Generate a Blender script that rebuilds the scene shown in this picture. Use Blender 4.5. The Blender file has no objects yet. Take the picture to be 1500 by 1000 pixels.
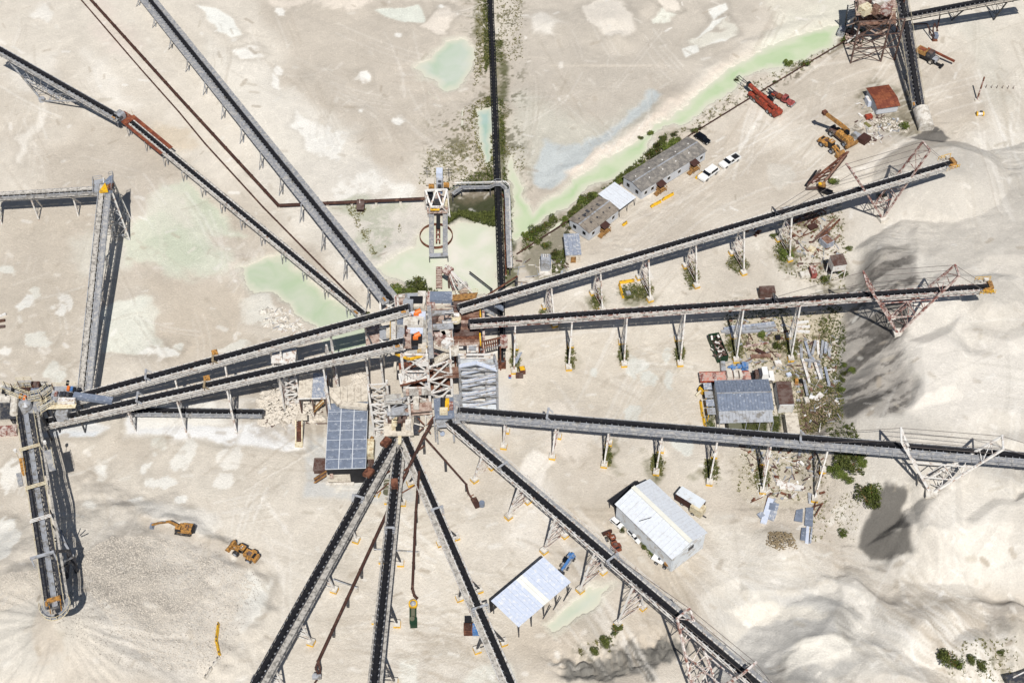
import bpy, math, random
import numpy as np
from mathutils import Vector, Matrix
random.seed(7)
SC = bpy.context.scene
COL = SC.collection
R = math.radians
# ---------------------------------------------------------------- camera, sky, sun, exposure
F, TILT, CH = 2083.333, R(40), 235.0
CAMP = Vector((0, -CH*math.tan(TILT), CH))
cam = bpy.data.objects.new('camera', bpy.data.cameras.new('camera'))
COL.objects.link(cam)
cam.location = CAMP
cam.rotation_euler = (TILT, 0, 0)
cam.data.lens = 50
cam.data.sensor_width = 36
cam.data.clip_start = 1
cam.data.clip_end = 6000
SC.camera = cam
SUN = Vector((.049, -.557, .829)).normalized()
W = bpy.data.worlds.new('World'); SC.world = W; W.use_nodes = True
nt = W.node_tree; bg = nt.nodes['Background']
sk = nt.nodes.new('ShaderNodeTexSky'); sk.sky_type = 'NISHITA'; sk.sun_disc = False
sk.sun_elevation = math.asin(SUN.z); sk.sun_rotation = math.atan2(SUN.x, SUN.y)
nt.links.new(sk.outputs[0], bg.inputs[0]); bg.inputs[1].default_value = 0.05
sl = bpy.data.lights.new('sun', 'SUN'); sl.energy = 4.6; sl.angle = R(.53); sl.color = (1, .965, .91)
so = bpy.data.objects.new('sun', sl); COL.objects.link(so)
so.rotation_euler = SUN.to_track_quat('Z', 'Y').to_euler()
so.location = (0, -60, 120)
SC.view_settings.view_transform = 'Standard'; SC.view_settings.look = 'None'
SC.view_settings.exposure = 0.17; SC.view_settings.gamma = 1
SC.view_settings.use_curve_mapping = False

# ---------------------------------------------------------------- survey: photograph points to places at a known height
def U(px, py, z=0.0):
    dx = (px-750)/F; dy = (500-py)/F
    d = Vector((dx, dy*math.cos(TILT)+math.sin(TILT), dy*math.sin(TILT)-math.cos(TILT)))
    return CAMP + d*((z-CH)/d.z)
def lin(c):
    return tuple((x/255/12.92 if x/255 <= .04045 else ((x/255+.055)/1.055)**2.4) for x in c)

# ---------------------------------------------------------------- terrain heights and soils
rng = np.random.default_rng(11)
def axis(a, b, step, far):
    mid = np.arange(a, b+step/2, step)
    g = []; d = step
    x = b
    while x < far:
        d *= 1.35; x += d; g.append(x)
    l = []; d = step; x = a
    while x > -far:
        d *= 1.35; x -= d; l.append(x)
    return np.array(l[::-1]+list(mid)+g)
GX = axis(-146, 146, .32, 2500); GY = axis(-92, 130, .32, 2500)
NX, NY = len(GX), len(GY)
XX, YY = np.meshgrid(GX, GY)
def vnoise(x, y, seed):
    n = 256
    lat = np.random.default_rng(seed).random((n, n)).astype(np.float32)
    xi = np.floor(x).astype(np.int64); yi = np.floor(y).astype(np.int64)
    fx = x-xi; fy = y-yi
    fx = fx*fx*fx*(fx*(fx*6-15)+10); fy = fy*fy*fy*(fy*(fy*6-15)+10)
    x0 = xi % n; x1 = (xi+1) % n; y0 = yi % n; y1 = (yi+1) % n
    a = lat[y0, x0]; b = lat[y0, x1]; c = lat[y1, x0]; d = lat[y1, x1]
    return (a+(b-a)*fx)*(1-fy)+(c+(d-c)*fx)*fy
def fbm(x, y, scale, seed, octv=4, gain=.5):
    s = 0; a = 1; t = 0; f = 1/scale
    for k in range(octv):
        s = s+a*vnoise(x*f+k*17.3, y*f+k*9.1, seed+k); t += a; a *= gain; f *= 2.03
    return s/t-.5
def sstep(a, b, x):
    t = np.clip((x-a)/(b-a), 0, 1); return t*t*(3-2*t)
N_BIG = fbm(XX, YY, 60, 1, 4); N_MID = fbm(XX, YY, 17, 21, 5); N_SML = fbm(XX, YY, 4.5, 41, 4, .6); N_FINE = fbm(XX, YY, 1.3, 61, 3, .7)
N_W1 = fbm(XX, YY, 9, 81, 4); N_W2 = fbm(XX, YY, 9, 91, 4)
WX = XX+N_W1*5; WY = YY+N_W2*5
def polypts(px):
    return np.array([U(a, b)[:2] for a, b in px])
def sdpoly(pts, x, y):
    d = np.full(x.shape, 1e9); inside = np.zeros(x.shape, bool); n = len(pts)
    for i in range(n):
        ax, ay = pts[i]; bx, by = pts[(i+1) % n]
        ex, ey = bx-ax, by-ay; wx, wy = x-ax, y-ay
        t = np.clip((wx*ex+wy*ey)/(ex*ex+ey*ey+1e-9), 0, 1)
        d = np.minimum(d, (wx-ex*t)**2+(wy-ey*t)**2)
        c = ((ay <= y) & (by > y)) | ((by <= y) & (ay > y))
        xc = ax+(y-ay)/(ey if abs(ey) > 1e-9 else 1e-9)*ex
        inside ^= c & (x < xc)
    return np.where(inside, 1, -1)*np.sqrt(d)
def window(pts, m):
    x0, y0 = pts.min(0)-m; x1, y1 = pts.max(0)+m
    i0 = np.searchsorted(GX, x0); i1 = np.searchsorted(GX, x1); j0 = np.searchsorted(GY, y0); j1 = np.searchsorted(GY, y1)
    return slice(j0, max(j1, j0+1)), slice(i0, max(i1, i0+1))
def sdline(pts, x, y):
    d = np.full(x.shape, 1e9)
    for i in range(len(pts)-1):
        ax, ay = pts[i]; bx, by = pts[i+1]
        ex, ey = bx-ax, by-ay; wx, wy = x-ax, y-ay
        t = np.clip((wx*ex+wy*ey)/(ex*ex+ey*ey+1e-9), 0, 1)
        d = np.minimum(d, (wx-ex*t)**2+(wy-ey*t)**2)
    return np.sqrt(d)

HZ = N_BIG*.9+N_MID*.45+N_SML*.13+N_FINE*.03
HZ *= sstep(0, 12, np.hypot(XX, YY)-0)*.6+.4
def mound(px, py, h, rad, z=0, pw=1.15, rough=.12):
    global HZ
    c = U(px, py, z)
    pts = np.array([[c.x-rad*1.4, c.y-rad*1.4], [c.x+rad*1.4, c.y+rad*1.4]])
    w = window(pts, 0)
    dx = XX[w]-c.x; dy = YY[w]-c.y
    r = np.hypot(dx, dy)*(1+N_W1[w]*rough*2+N_MID[w]*rough)
    HZ[w] = np.maximum(HZ[w], HZ[w]*.3+h*np.clip(1-r/rad, 0, 1)**pw) if h > 0 else HZ[w]+h*np.clip(1-r/rad, 0, 1)**pw
def ridge(px, h, wid):
    global HZ
    pts = polypts(px); w = window(pts, wid*2)
    d = sdline(pts, WX[w], WY[w])
    HZ[w] += h*np.clip(1-d/wid, 0, 1)**1.2
# stockpile under the stacker, lower left
mound(83, 905, 11.5, 37, 11, 1.25, .2)
c = U(83, 905, 11); th = np.arctan2(YY-c.y, XX-c.x); rr = np.hypot(XX-c.x, YY-c.y)
gul = .6*(vnoise(th*5+50+N_MID*2, rr*.05+3, 5)-.5)+.5*(vnoise(th*16+80+N_MID*5, rr*.09+9, 6)-.5)
lft = sstep(38, 26, rr)*sstep(1, 6, rr)
HZ += gul*.65*lft*(.5+1.6*np.clip(N_W2+.3, 0, 1))
# the long sand stockpile plateau on the right
PLAT = [(1252, 366), (1240, 420), (1230, 455), (1226, 500), (1233, 560), (1228, 640), (1266, 700), (1292, 740), (1262, 800), (1310, 850), (1380, 880), (1440, 870), (1900, 930), (1900, 120), (1430, 225), (1345, 285), (1292, 335)]
pts = polypts(PLAT); sd = sdpoly(pts, XX+N_W1*3, YY+N_W2*3)
cst = U(1290, 785, 3); edge = np.clip(sd, 0, None)*(.70+.12*N_W1)*(1+.9*np.exp(-((XX-cst.x)**2+(YY-cst.y)**2)/130))
pl = (8.6+N_BIG*1.0)*np.clip(sdline(polypts([(1280, 320), (1345, 285), (1430, 225), (1600, 170), (1900, 120)]), WX, WY)/34, .04, 1)**.9
plat = np.where(edge < pl-.3, edge, pl-.3+.3*(1-np.exp(-(np.clip(edge-pl+.3, 0, None))/.3)))
strk = vnoise(WX*.11+4, (WY+XX*.35)*.42, 33)-.5+(vnoise(WX*.3, (WY+XX*.35)*1.9, 34)-.5)*.35
strk = strk*(.35+1.3*np.clip(N_MID+.4, 0, 1))
plat = plat+strk*.5*sstep(0, 3, sd)*sstep(14, 9, sd)
HZ = HZ*(1-sstep(0, 4, sd)*.6)+np.clip(plat, 0, None)
for (px, py, z, h, rad) in ((1404, 258, 6, 6.6, 22), (1450, 452, 10, 10.6, 26), (1530, 690, 10, 10.8, 26), (1345, 640, 8.5, 9.4, 14)):
    c = U(px, py, z); r = np.hypot(XX-c.x, YY-c.y)*(1+N_W1*.15)
    HZ = np.maximum(HZ, h-.2*np.minimum(r, 12)-.6*np.clip(r-12, 0, None))
for (px, py, rad, dep) in ((1425, 480, 9, .9), (1440, 760, 12, 1.2), (1470, 655, 10, 1.0), (1345, 470, 8, .6)):
    c = U(px, py, 8); r = np.hypot(XX-c.x, YY-c.y)*(1+N_W1*.2)
    HZ -= dep*sstep(rad, rad*.45, r)
def lobe(px, h, wid, warp=.5):
    global HZ
    p = polypts(px); w = window(p, 6); sd = sdpoly(p, XX[w]+N_W1[w]*3*warp, YY[w]+N_W2[w]*3*warp); HZ[w] += h*np.clip(sd/wid, 0, 1)
for q, h, wd in (([(1322, 352), (1345, 340), (1352, 380), (1335, 440), (1322, 470)], 1.0, 3), ([(1380, 470), (1395, 430), (1440, 405), (1500, 410), (1510, 520), (1460, 540), (1400, 520)], -.8, 3), ([(1400, 460), (1440, 430), (1480, 440), (1495, 490), (1450, 512), (1410, 495)], .9, 3), ([(1318, 540), (1395, 500), (1410, 560), (1400, 620), (1320, 640)], 1.2, 2.5), ([(1440, 672), (1500, 690), (1500, 760), (1470, 770), (1462, 720)], -1.6, 1.6), ([(1318, 735), (1390, 720), (1400, 800), (1370, 850), (1330, 810)], 1.4, 2), ([(1396, 790), (1440, 760), (1500, 765), (1510, 860), (1430, 862)], .9, 2), ([(1258, 826), (1300, 818), (1330, 826), (1362, 852), (1345, 905), (1290, 880)], 1.5, 3), ([(1236, 392), (1290, 372), (1322, 384), (1290, 420), (1245, 440)], 1.0, 3), ([(1232, 560), (1290, 540), (1300, 590), (1236, 606)], 1.0, 3)): lobe(q, h, wd)
# dunes and drawdown bowls, lower right
DUN = [(1040, 1010), (1090, 905), (1150, 872), (1230, 862), (1290, 915), (1360, 960), (1420, 1015), (1300, 1120), (1050, 1120)]
sd = sdpoly(polypts(DUN), WX, WY); HZ += np.clip(np.clip(sd, 0, None)*.5, 0, 5.5)
for (px, py, rad, dep) in ((1120, 900, 10, 3.2), (1165, 935, 10, 3.2), (1215, 985, 9, 3.6), (1270, 1000, 8, 2.5), (1100, 960, 9, 2.8), (1245, 925, 7, 1.2)):
    c = U(px, py, 4); r = np.hypot((XX-c.x)*.75, YY-c.y)*(1+N_W1*.25)
    HZ -= dep*np.clip(1-r/rad, 0, 1)**.9
mound(1345, 925, 4, 9, 2, 1.1); mound(1390, 905, 4.5, 12, 2, 1.1); mound(1425, 950, 4, 8, 2); mound(1480, 930, 2.5, 9, 1)
ridge([(1250, 860), (1330, 925), (1400, 985)], 1.6, 5); ridge([(1200, 850), (1260, 880), (1320, 960)], 1.0, 3)
ridge([(1485, 905), (1475, 960), (1480, 1010)], 1.5, 3); ridge([(1430, 895), (1470, 905), (1520, 900)], 1.2, 2.5)
# craggy eroded bank, bottom centre
CRAG = [(798, 968), (850, 952), (905, 932), (960, 915), (988, 940), (940, 972), (885, 998), (835, 992)]
sd = sdpoly(polypts(CRAG), WX, WY); m = sstep(-1.5, 1.5, sd)
crk = np.abs(fbm(WX, YY, 3.2, 141, 5, .62))*2
HZ += m*(crk*2.6-1.1)-np.clip(sd, 0, 6)*.1
ridge([(790, 985), (850, 990), (905, 1010)], .8, 5)
# low mounds, banks and spoil
mound(800, 38, 1.3, 9, .5); mound(895, 32, 2.2, 12, 1); mound(905, 55, 1.6, 7, 1); mound(965, 3, 2, 9, .5); mound(500, -3, 1.5, 12); mound(655, 28, .8, 7)
mound(1370, 198, 1.5, 3.2, 0, 1.0); mound(1150, 800, 1.8, 6.5, 1); mound(770, 660, .5, 9); mound(1200, 600, 1.4, 7, .5)
ridge([(832, 262), (880, 222), (930, 192), (985, 150), (1040, 110), (1110, 72), (1200, 40)], 1.1, 5)
ridge([(765, 235), (775, 300)], .7, 5)
ridge([(215, 770), (280, 780), (345, 818), (360, 835)], .7, 2.4); ridge([(1085, 455), (1140, 470)], .4, 4)
ridge([(825, 275), (790, 305)], .5, 3)
# ponds: basins carved below the water sheets
WATER = {
 'canal': ([(1228, 34), (1190, 44), (1125, 68), (1075, 95), (1025, 127), (975, 170), (950, 190), (910, 215), (880, 237), (862, 250), (825, 277), (777, 314), (767, 297), (757, 262), (750, 235), (744, 235), (746, 300), (746, 357), (762, 351), (782, 337), (812, 320), (855, 282), (905, 257), (935, 232), (947, 207), (955, 196), (975, 181), (990, 185), (1025, 160), (1075, 122), (1085, 112), (1125, 100), (1180, 86), (1222, 66)], (212, 225, 190), 1),
 'thickener_pond': ([(586, 372), (545, 393), (558, 408), (590, 424), (640, 428), (690, 434), (727, 430), (727, 335), (700, 325), (672, 322), (655, 333), (640, 318), (622, 322), (611, 345), (610, 362)], (234, 234, 217), 1),
 'green_pond': ([(352, 392), (385, 380), (425, 376), (442, 397), (467, 420), (495, 440), (530, 462), (548, 480), (548, 520), (490, 532), (470, 497), (462, 475), (447, 462), (425, 442), (400, 431), (375, 429), (358, 412)], (208, 217, 194), 1),
 'settling_pond': ([(612, 95), (635, 68), (655, 55), (685, 58), (689, 80), (684, 110), (670, 128), (645, 134), (635, 118), (615, 112)], (210, 220, 205), .8),
 'aqua_pond': ([(692, 165), (720, 158), (723, 185), (723, 236), (709, 242), (705, 205), (693, 185)], (182, 208, 198), 1),
 'roadside_pond': ([(800, 915), (830, 882), (868, 857), (899, 850), (891, 878), (852, 903), (812, 925)], (208, 218, 202), .7),
}
wet = np.zeros_like(XX)
for k, (pl_, c_, dp) in WATER.items():
    p = polypts(pl_); w = window(p, 8)
    sd = sdpoly(p, XX[w]+N_W1[w]*4.5+N_SML[w]*2.2, YY[w]+N_W2[w]*4.5+N_FINE[w]*1.2)
    tgt = np.where(sd > 0, -.16-np.clip(sd, 0, 4)*.28*dp, .02+np.clip(-sd, 0, 4)*.12)
    b = sstep(-5, -.2, sd)
    HZ[w] = HZ[w]*(1-b)+tgt*b
    wet[w] = np.maximum(wet[w], sstep(-1.6, -.1, sd))
# level pads for buildings
for pad in ([(1206, 385), (1250, 378), (1250, 425), (1208, 428)], [(1262, 118), (1340, 112), (1362, 188), (1300, 200), (1262, 196)], [(830, 350), (880, 380), (1060, 250), (1015, 190), (905, 262)], [(1025, 540), (1160, 540), (1180, 640), (1030, 640)], [(880, 760), (950, 690), (1060, 790), (1000, 850)], [(710, 880), (790, 810), (845, 865), (760, 935)], [(440, 540), (760, 430), (760, 660), (440, 740)], [(0, 560), (120, 550), (120, 660), (0, 660)]):
    sd = sdpoly(polypts(pad), XX, YY); b = sstep(-4, 0, sd)*(1-sstep(-2, -.2, wet*2-2)); b = np.where(HZ < -.1, 0, b)
    HZ = HZ*(1-b)
HZ = HZ.astype(np.float32)
def ground(x, y):
    i = int(np.clip(np.searchsorted(GX, x)-1, 0, NX-2)); j = int(np.clip(np.searchsorted(GY, y)-1, 0, NY-2))
    fx = (x-GX[i])/(GX[i+1]-GX[i]); fy = (y-GY[j])/(GY[j+1]-GY[j])
    return float((HZ[j, i]*(1-fx)+HZ[j, i+1]*fx)*(1-fy)+(HZ[j+1, i]*(1-fx)+HZ[j+1, i+1]*fx)*fy)
def G(px, py):
    z = 0
    for _ in range(8):
        p = U(px, py, z); z = z*.3+ground(p.x, p.y)*.7
    p = U(px, py, z); p.z = ground(p.x, p.y)
    return p

# soils: colour of the ground itself (damp silt, dry crust, grey fines, weeds), with some stockpile shade painted in
KG = 1.42
def alb(c): return np.array(lin(c))/KG
mix0 = sstep(-.28, .25, N_BIG+N_MID*.7)[..., None]
SOIL = alb((206, 194, 177))*(1-mix0)+alb((224, 215, 200))*mix0
def blend(m, c):
    global SOIL
    SOIL = SOIL+(alb(c)-SOIL)*m[..., None]
def paint(px, c, soft=2.0, op=1.0, warp=1.0, brk=0.0, seed=0):
    p = polypts(px); w = window(p, 10)
    if SOIL[w].size == 0: return
    sd = sdpoly(p, XX[w]+N_W1[w]*8*warp+N_SML[w]*3.2*warp, YY[w]+N_W2[w]*8*warp+N_FINE[w]*2.0*warp+N_MID[w]*1.5*warp)
    m = sstep(-soft, soft*.4, sd)*op
    if brk: m = m*sstep(brk-.18, brk+.12, N_SML[w]+N_FINE[w]*.6+.25)
    if soft <= 1.2 and c[0] > 198 and op > .7:      # damp rim round a drying crust
        SOIL[w] = SOIL[w]*(1-.13*np.exp(-((sd+1.1)/.9)**2)*np.clip(.6+2.2*N_MID[w], 0, 1.3))[..., None]
    SOIL[w] = SOIL[w]+(alb(c)-SOIL[w])*m[..., None]
def grit(px, c, dens, seed, soft=5):
    p = polypts(px); w = window(p, 8)
    sd = sdpoly(p, WX[w], WY[w])
    n = fbm(XX[w], YY[w], .9, seed, 2, .8)+N_SML[w]*.7
    m = sstep(-soft, soft, sd)*sstep(.22-dens*.25, .30-dens*.15, n)
    SOIL[w] = SOIL[w]+(alb(c)-SOIL[w])*(m*.8)[..., None]
LT = (236, 229, 217); WH = (243, 240, 232); TN = (203, 190, 172); GY_ = (186, 180, 170)
# broad areas
paint([(375, 0), (705, 0), (700, 170), (620, 190), (520, 180), (440, 110)], (206, 195, 179), 5)
paint([(745, 0), (1120, 0), (1060, 60), (960, 130), (880, 200), (790, 220), (750, 150)], (204, 194, 179), 5)
paint([(300, 60), (400, 120), (480, 170), (530, 215), (570, 330), (560, 420), (440, 340), (370, 250), (310, 150)], (230, 223, 210), 4)
paint([(380, 240), (560, 250), (620, 300), (600, 370), (545, 400), (440, 300)], (226, 219, 207), 4)
paint([(440, 165), (470, 185), (515, 210), (500, 230), (455, 222), (430, 190)], WH, 1.2, .9, 1.2)
paint([(490, 265), (545, 255), (600, 275), (575, 300), (510, 300)], WH, 1.5, .7, 1.5, .2)
paint([(505, 300), (580, 300), (590, 340), (545, 375), (520, 350)], (192, 194, 172), 2, .9, 1.5, .12)
paint([(175, 360), (212, 312), (232, 280), (265, 272), (305, 300), (345, 325), (352, 348), (312, 345), (305, 370), (330, 388), (300, 398), (250, 400), (235, 388), (200, 378), (183, 394)], (216, 219, 198), 2.5, .95)
paint([(225, 355), (260, 335), (300, 365), (270, 385)], (199, 208, 182), 3, .7)
paint([(270, 280), (320, 310), (340, 335), (300, 320)], (203, 211, 186), 2, .7)
paint([(200, 318), (230, 282), (262, 296), (290, 340), (262, 330), (230, 312)], (228, 222, 206), 2, .6)
paint([(148, 468), (168, 446), (213, 431), (226, 456), (222, 490), (230, 512), (190, 514), (148, 517), (160, 492)], (228, 228, 214), .8, 1, .7)
paint([(120, 345), (165, 345), (180, 400), (110, 410)], (222, 218, 204), 3, .7)
paint([(350, 440), (375, 435), (410, 455), (400, 480), (360, 470)], (230, 227, 215), 1, .9)
paint([(230, 410), (345, 410), (350, 500), (240, 520)], (207, 193, 173), 5, .8)
paint([(0, 300), (110, 310), (100, 540), (0, 540)], (208, 196, 178), 4, .7)
for (x, y, a, b) in ((40, 437, 9, 12), (70, 460, 8, 9), (86, 448, 9, 14), (60, 500, 18, 10), (20, 520, 9, 8), (70, 545, 16, 15), (10, 395, 14, 6), (52, 425, 7, 9), (250, 500, 14, 5), (340, 505, 18, 6), (220, 510, 30, 6), (218, 665, 16, 8), (224, 685, 9, 7), (255, 700, 22, 9), (280, 668, 17, 16), (330, 700, 22, 14), (340, 670, 22, 14), (205, 740, 14, 6), (270, 735, 14, 6), (145, 690, 14, 7), (130, 740, 8, 7), (20, 700, 18, 26), (12, 790, 22, 40), (30, 570, 12, 6), (205, 600, 20, 6), (330, 640, 20, 6), (150, 695, 8, 8)):
    paint([(x+a*math.cos(t*.9)*random.uniform(.75, 1.15), y+b*math.sin(t*.9)*random.uniform(.75, 1.15)) for t in range(7)], random.choice([(236, 234, 226), (228, 227, 216), (240, 237, 229)]), .45, random.uniform(.7, 1), 1.0)
paint([(40, 25), (60, 0), (75, 25), (60, 35)], WH, 1.5, .6); paint([(35, 95), (75, 75), (90, 120), (60, 130)], LT, 3, .8)
paint([(120, 70), (165, 110), (200, 160), (170, 150), (130, 110)], LT, 3, .8); paint([(15, 110), (40, 105), (40, 135), (20, 140)], LT, 2, .8)
paint([(30, 205), (60, 150), (52, 190), (42, 230)], LT, 1.2, .8)
paint([(225, 190), (300, 130), (345, 160), (380, 240), (330, 260), (260, 220)], (231, 222, 207), 3, .8)
paint([(225, 195), (270, 185), (300, 215), (245, 215)], (219, 196, 160), 2.5, .5, 1.2)
paint([(120, 0), (200, 60), (160, 70)], (226, 212, 199), 3, .6)
# top: white crusts
paint([(288, 12), (320, 18), (340, 32), (353, 54), (342, 57), (318, 46), (312, 34)], (238, 238, 230), .5, 1, .35)
paint([(345, 75), (370, 72), (378, 88), (355, 84)], WH, .6, .9, .6); paint([(395, 110), (412, 118), (416, 132), (398, 124)], WH, .5, .9, .5)
paint([(550, 18), (600, 10), (612, 8), (620, 32), (590, 30), (565, 26)], (224, 227, 214), .5, 1, .4)
paint([(620, 35), (640, 8), (670, 25), (662, 40), (640, 36)], (232, 221, 206), 1, .9)
for (x, y, r) in ((417, 17, 7), (532, 112, 10), (408, 105, 8), (582, 182, 7), (525, 162, 3), (585, 50, 4), (640, 10, 4)):
    paint([(x+r*math.cos(t), y+r*.8*math.sin(t)) for t in range(6)], WH, .5, .95, .5)
paint([(400, 0), (480, 0), (560, 0), (540, 10), (470, 14), (410, 8)], (231, 219, 203), 1.5)
paint([(775, 28), (800, 20), (822, 38), (808, 55), (780, 48)], (234, 227, 215), 2, .95)
paint([(858, 8), (895, -5), (915, 5), (930, 45), (918, 60), (890, 60), (865, 40)], (231, 222, 208), .8, 1, .6)
paint([(945, -5), (985, -5), (982, 12), (965, 18), (950, 12)], (231, 221, 206), .8)
paint([(958, 20), (982, 18), (978, 28), (962, 28)], (222, 222, 208), .8)
for q in ([(1038, 15), (1060, 5), (1065, 15), (1045, 28)], [(1045, 30), (1062, 26), (1020, 58), (1018, 60)], [(1000, 70), (1022, 66), (1025, 76), (1005, 82)], [(1050, 56), (1072, 50), (1062, 60), (1035, 66)]):
    paint(q, (240, 239, 231), .4, .95, .3)
paint([(1020, 60), (1060, 30), (1068, 50), (1030, 70)], (224, 220, 205), 1, .9)
# blue-grey settling flat north of the canal, pale margins
paint([(760, 140), (870, 190), (960, 150), (900, 200), (840, 240), (780, 260), (755, 230)], (212, 208, 192), 5, .8)
paint([(783, 272), (800, 204), (812, 208), (850, 214), (905, 180), (962, 132), (975, 140), (905, 190), (858, 232), (826, 262), (805, 275)], (201, 208, 208), 1.2, 1, .5)
paint([(832, 260), (880, 220), (930, 190), (985, 150), (1045, 105), (1115, 70), (1110, 85), (1040, 122), (990, 160), (940, 198), (890, 232), (845, 262)], (231, 216, 199), 1.5, .9, .6)
paint([(1120, 65), (1240, -20), (1250, 60), (1180, 75), (1120, 105)], (232, 230, 212), 4, 1)
paint([(1130, 75), (1150, 45), (1200, 30), (1180, 60)], (222, 222, 205), 1.5, .6, 1.5, .15)
# weeds and grit along the vertical conveyor and canal
grit([(690, 0), (760, 0), (770, 240), (770, 300), (700, 420), (690, 250), (620, 250), (640, 170), (700, 130)], (112, 108, 76), .5, 301)
grit([(640, 170), (720, 130), (720, 260), (620, 255)], (140, 134, 100), .5, 305)
paint([(662, 282), (700, 285), (724, 275), (725, 336), (702, 328), (672, 318), (652, 330), (655, 300)], (62, 70, 34), 1.2, .95, .8, .02)
paint([(655, 278), (690, 255), (724, 250), (722, 285), (680, 290)], (128, 116, 92), 2, .8, 1, .1)
paint([(708, 0), (719, 0), (724, 150), (722, 260), (714, 250), (714, 120)], (128, 124, 84), 1.2, .8, 1, .15)
paint([(726, 60), (734, 60), (744, 250), (750, 420), (738, 420), (734, 250)], (104, 106, 62), 1.0, .85, .8, .12)
paint([(748, 290), (754, 300), (753, 360), (746, 372)], (70, 80, 38), .8, .9, .5)
paint([(757, 390), (770, 345), (800, 335), (840, 312), (870, 288), (940, 240), (960, 205), (975, 200), (990, 190), (930, 250), (880, 292), (840, 345), (835, 380), (800, 400), (770, 400)], (104, 104, 66), 1.5, .55, 1, .1)
grit([(940, 230), (1000, 185), (1080, 130), (1150, 100), (1240, 60), (1190, 100), (1080, 160), (1010, 195), (960, 235)], (104, 96, 70), .62, 310, 2)
grit([(840, 275), (900, 225), (960, 190), (935, 230), (880, 262)], (132, 124, 92), .4, 311, 2)
paint([(1255, 150), (1280, 120), (1330, 130), (1340, 180), (1320, 195), (1285, 190), (1262, 175)], (132, 124, 98), 2, .75, 1, .12)
grit([(1240, 185), (1330, 165), (1335, 195), (1250, 200)], (110, 100, 78), .6, 312, 2)
paint([(1232, 40), (1262, 45), (1268, 62), (1240, 72), (1225, 85), (1232, 60)], (136, 124, 102), 1, .8, 1, .1)
# right hand storage yard: trodden soil, weeds, rust litter
paint([(1080, 455), (1225, 450), (1235, 560), (1225, 640), (1150, 640), (1150, 540), (1080, 520)], (205, 190, 160), 4, .8)
grit([(1060, 440), (1225, 445), (1232, 640), (1150, 640), (1150, 520), (1060, 510)], (112, 100, 70), .45, 320)
grit([(1170, 540), (1225, 540), (1228, 640), (1165, 640)], (88, 76, 52), .75, 322)
paint([(1180, 585), (1225, 575), (1230, 640), (1200, 640), (1175, 625)], (150, 130, 98), 2, .8, 1)
paint([(1033, 570), (1042, 560), (1050, 625), (1038, 632)], (78, 84, 44), .6, 1, .3)
paint([(1076, 615), (1122, 612), (1124, 632), (1078, 632)], (90, 92, 54), .8, 1, .4); paint([(1130, 612), (1142, 608), (1140, 632), (1130, 632)], (70, 78, 40), .8, 1, .4)
grit([(1080, 640), (1190, 650), (1215, 740), (1110, 735), (1075, 690)], (122, 108, 82), .55, 324)
paint([(1090, 655), (1130, 650), (1180, 665), (1190, 720), (1130, 740), (1085, 700)], (208, 197, 172), 3, .6)
paint([(1205, 650), (1225, 650), (1245, 690), (1215, 690)], (118, 104, 80), 1.2, .8)
grit([(1140, 310), (1225, 290), (1230, 390), (1140, 400)], (128, 110, 84), .45, 326)
grit([(1185, 395), (1240, 390), (1240, 430), (1190, 430)], (92, 86, 54), .6, 327)
paint([(1195, 380), (1240, 378), (1245, 420), (1195, 428)], (118, 110, 78), 1.5, .7, 1, .1)
paint([(1160, 785), (1100, 780), (1125, 775), (1160, 790), (1168, 810), (1140, 812)], (160, 146, 122), 1.5, .9, 1, .1)
# weeds at the trestle feet
for (x, y, a, b) in ((805, 465, 14, 12), (877, 443, 12, 18), (925, 430, 22, 14), (947, 440, 12, 8), (1012, 410, 12, 20), (1082, 390, 16, 16), (1150, 370, 18, 20), (757, 525, 8, 22), (837, 525, 8, 20), (915, 520, 8, 22), (995, 520, 9, 22), (1075, 512, 14, 18), (1160, 510, 12, 20), (893, 670, 8, 16), (962, 685, 12, 16), (1043, 700, 14, 16), (1048, 672, 8, 10)):
    grit([(x+a*math.cos(t), y+b*math.sin(t)) for t in range(6)], (70, 74, 38), .85, 330+x, 1.2)
    paint([(x+a*.8*math.cos(t), y+b*.9*math.sin(t)) for t in range(6)], (120, 118, 74), 1.2, .6, 1, .05)
# grey concrete aprons and dust by the plant
paint([(452, 640), (540, 620), (605, 690), (600, 735), (545, 735), (450, 725)], (203, 203, 200), 1, .95, .4)
paint([(180, 592), (375, 588), (448, 600), (448, 655), (370, 652), (180, 640)], (226, 220, 210), 1.2, .9, .4)
paint([(180, 610), (330, 628), (445, 625), (447, 656), (370, 653), (260, 642), (180, 634)], (238, 239, 240), .8, .95, .5)
paint([(180, 596), (300, 590), (330, 620), (200, 625)], (243, 240, 232), 1.2, .8, .8, .0)
paint([(70, 630), (140, 615), (150, 625), (135, 638), (75, 640)], (233, 234, 234), .8, .9, .5)
paint([(60, 635), (140, 632), (135, 640), (70, 642)], (215, 220, 226), .6, .9, .3)
paint([(700, 580), (740, 570), (740, 640), (690, 640)], (226, 222, 215), 3, .7)
paint([(375, 570), (440, 560), (480, 600), (470, 640), (375, 640)], (178, 166, 150), 2, .7, 1, .1)
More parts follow.
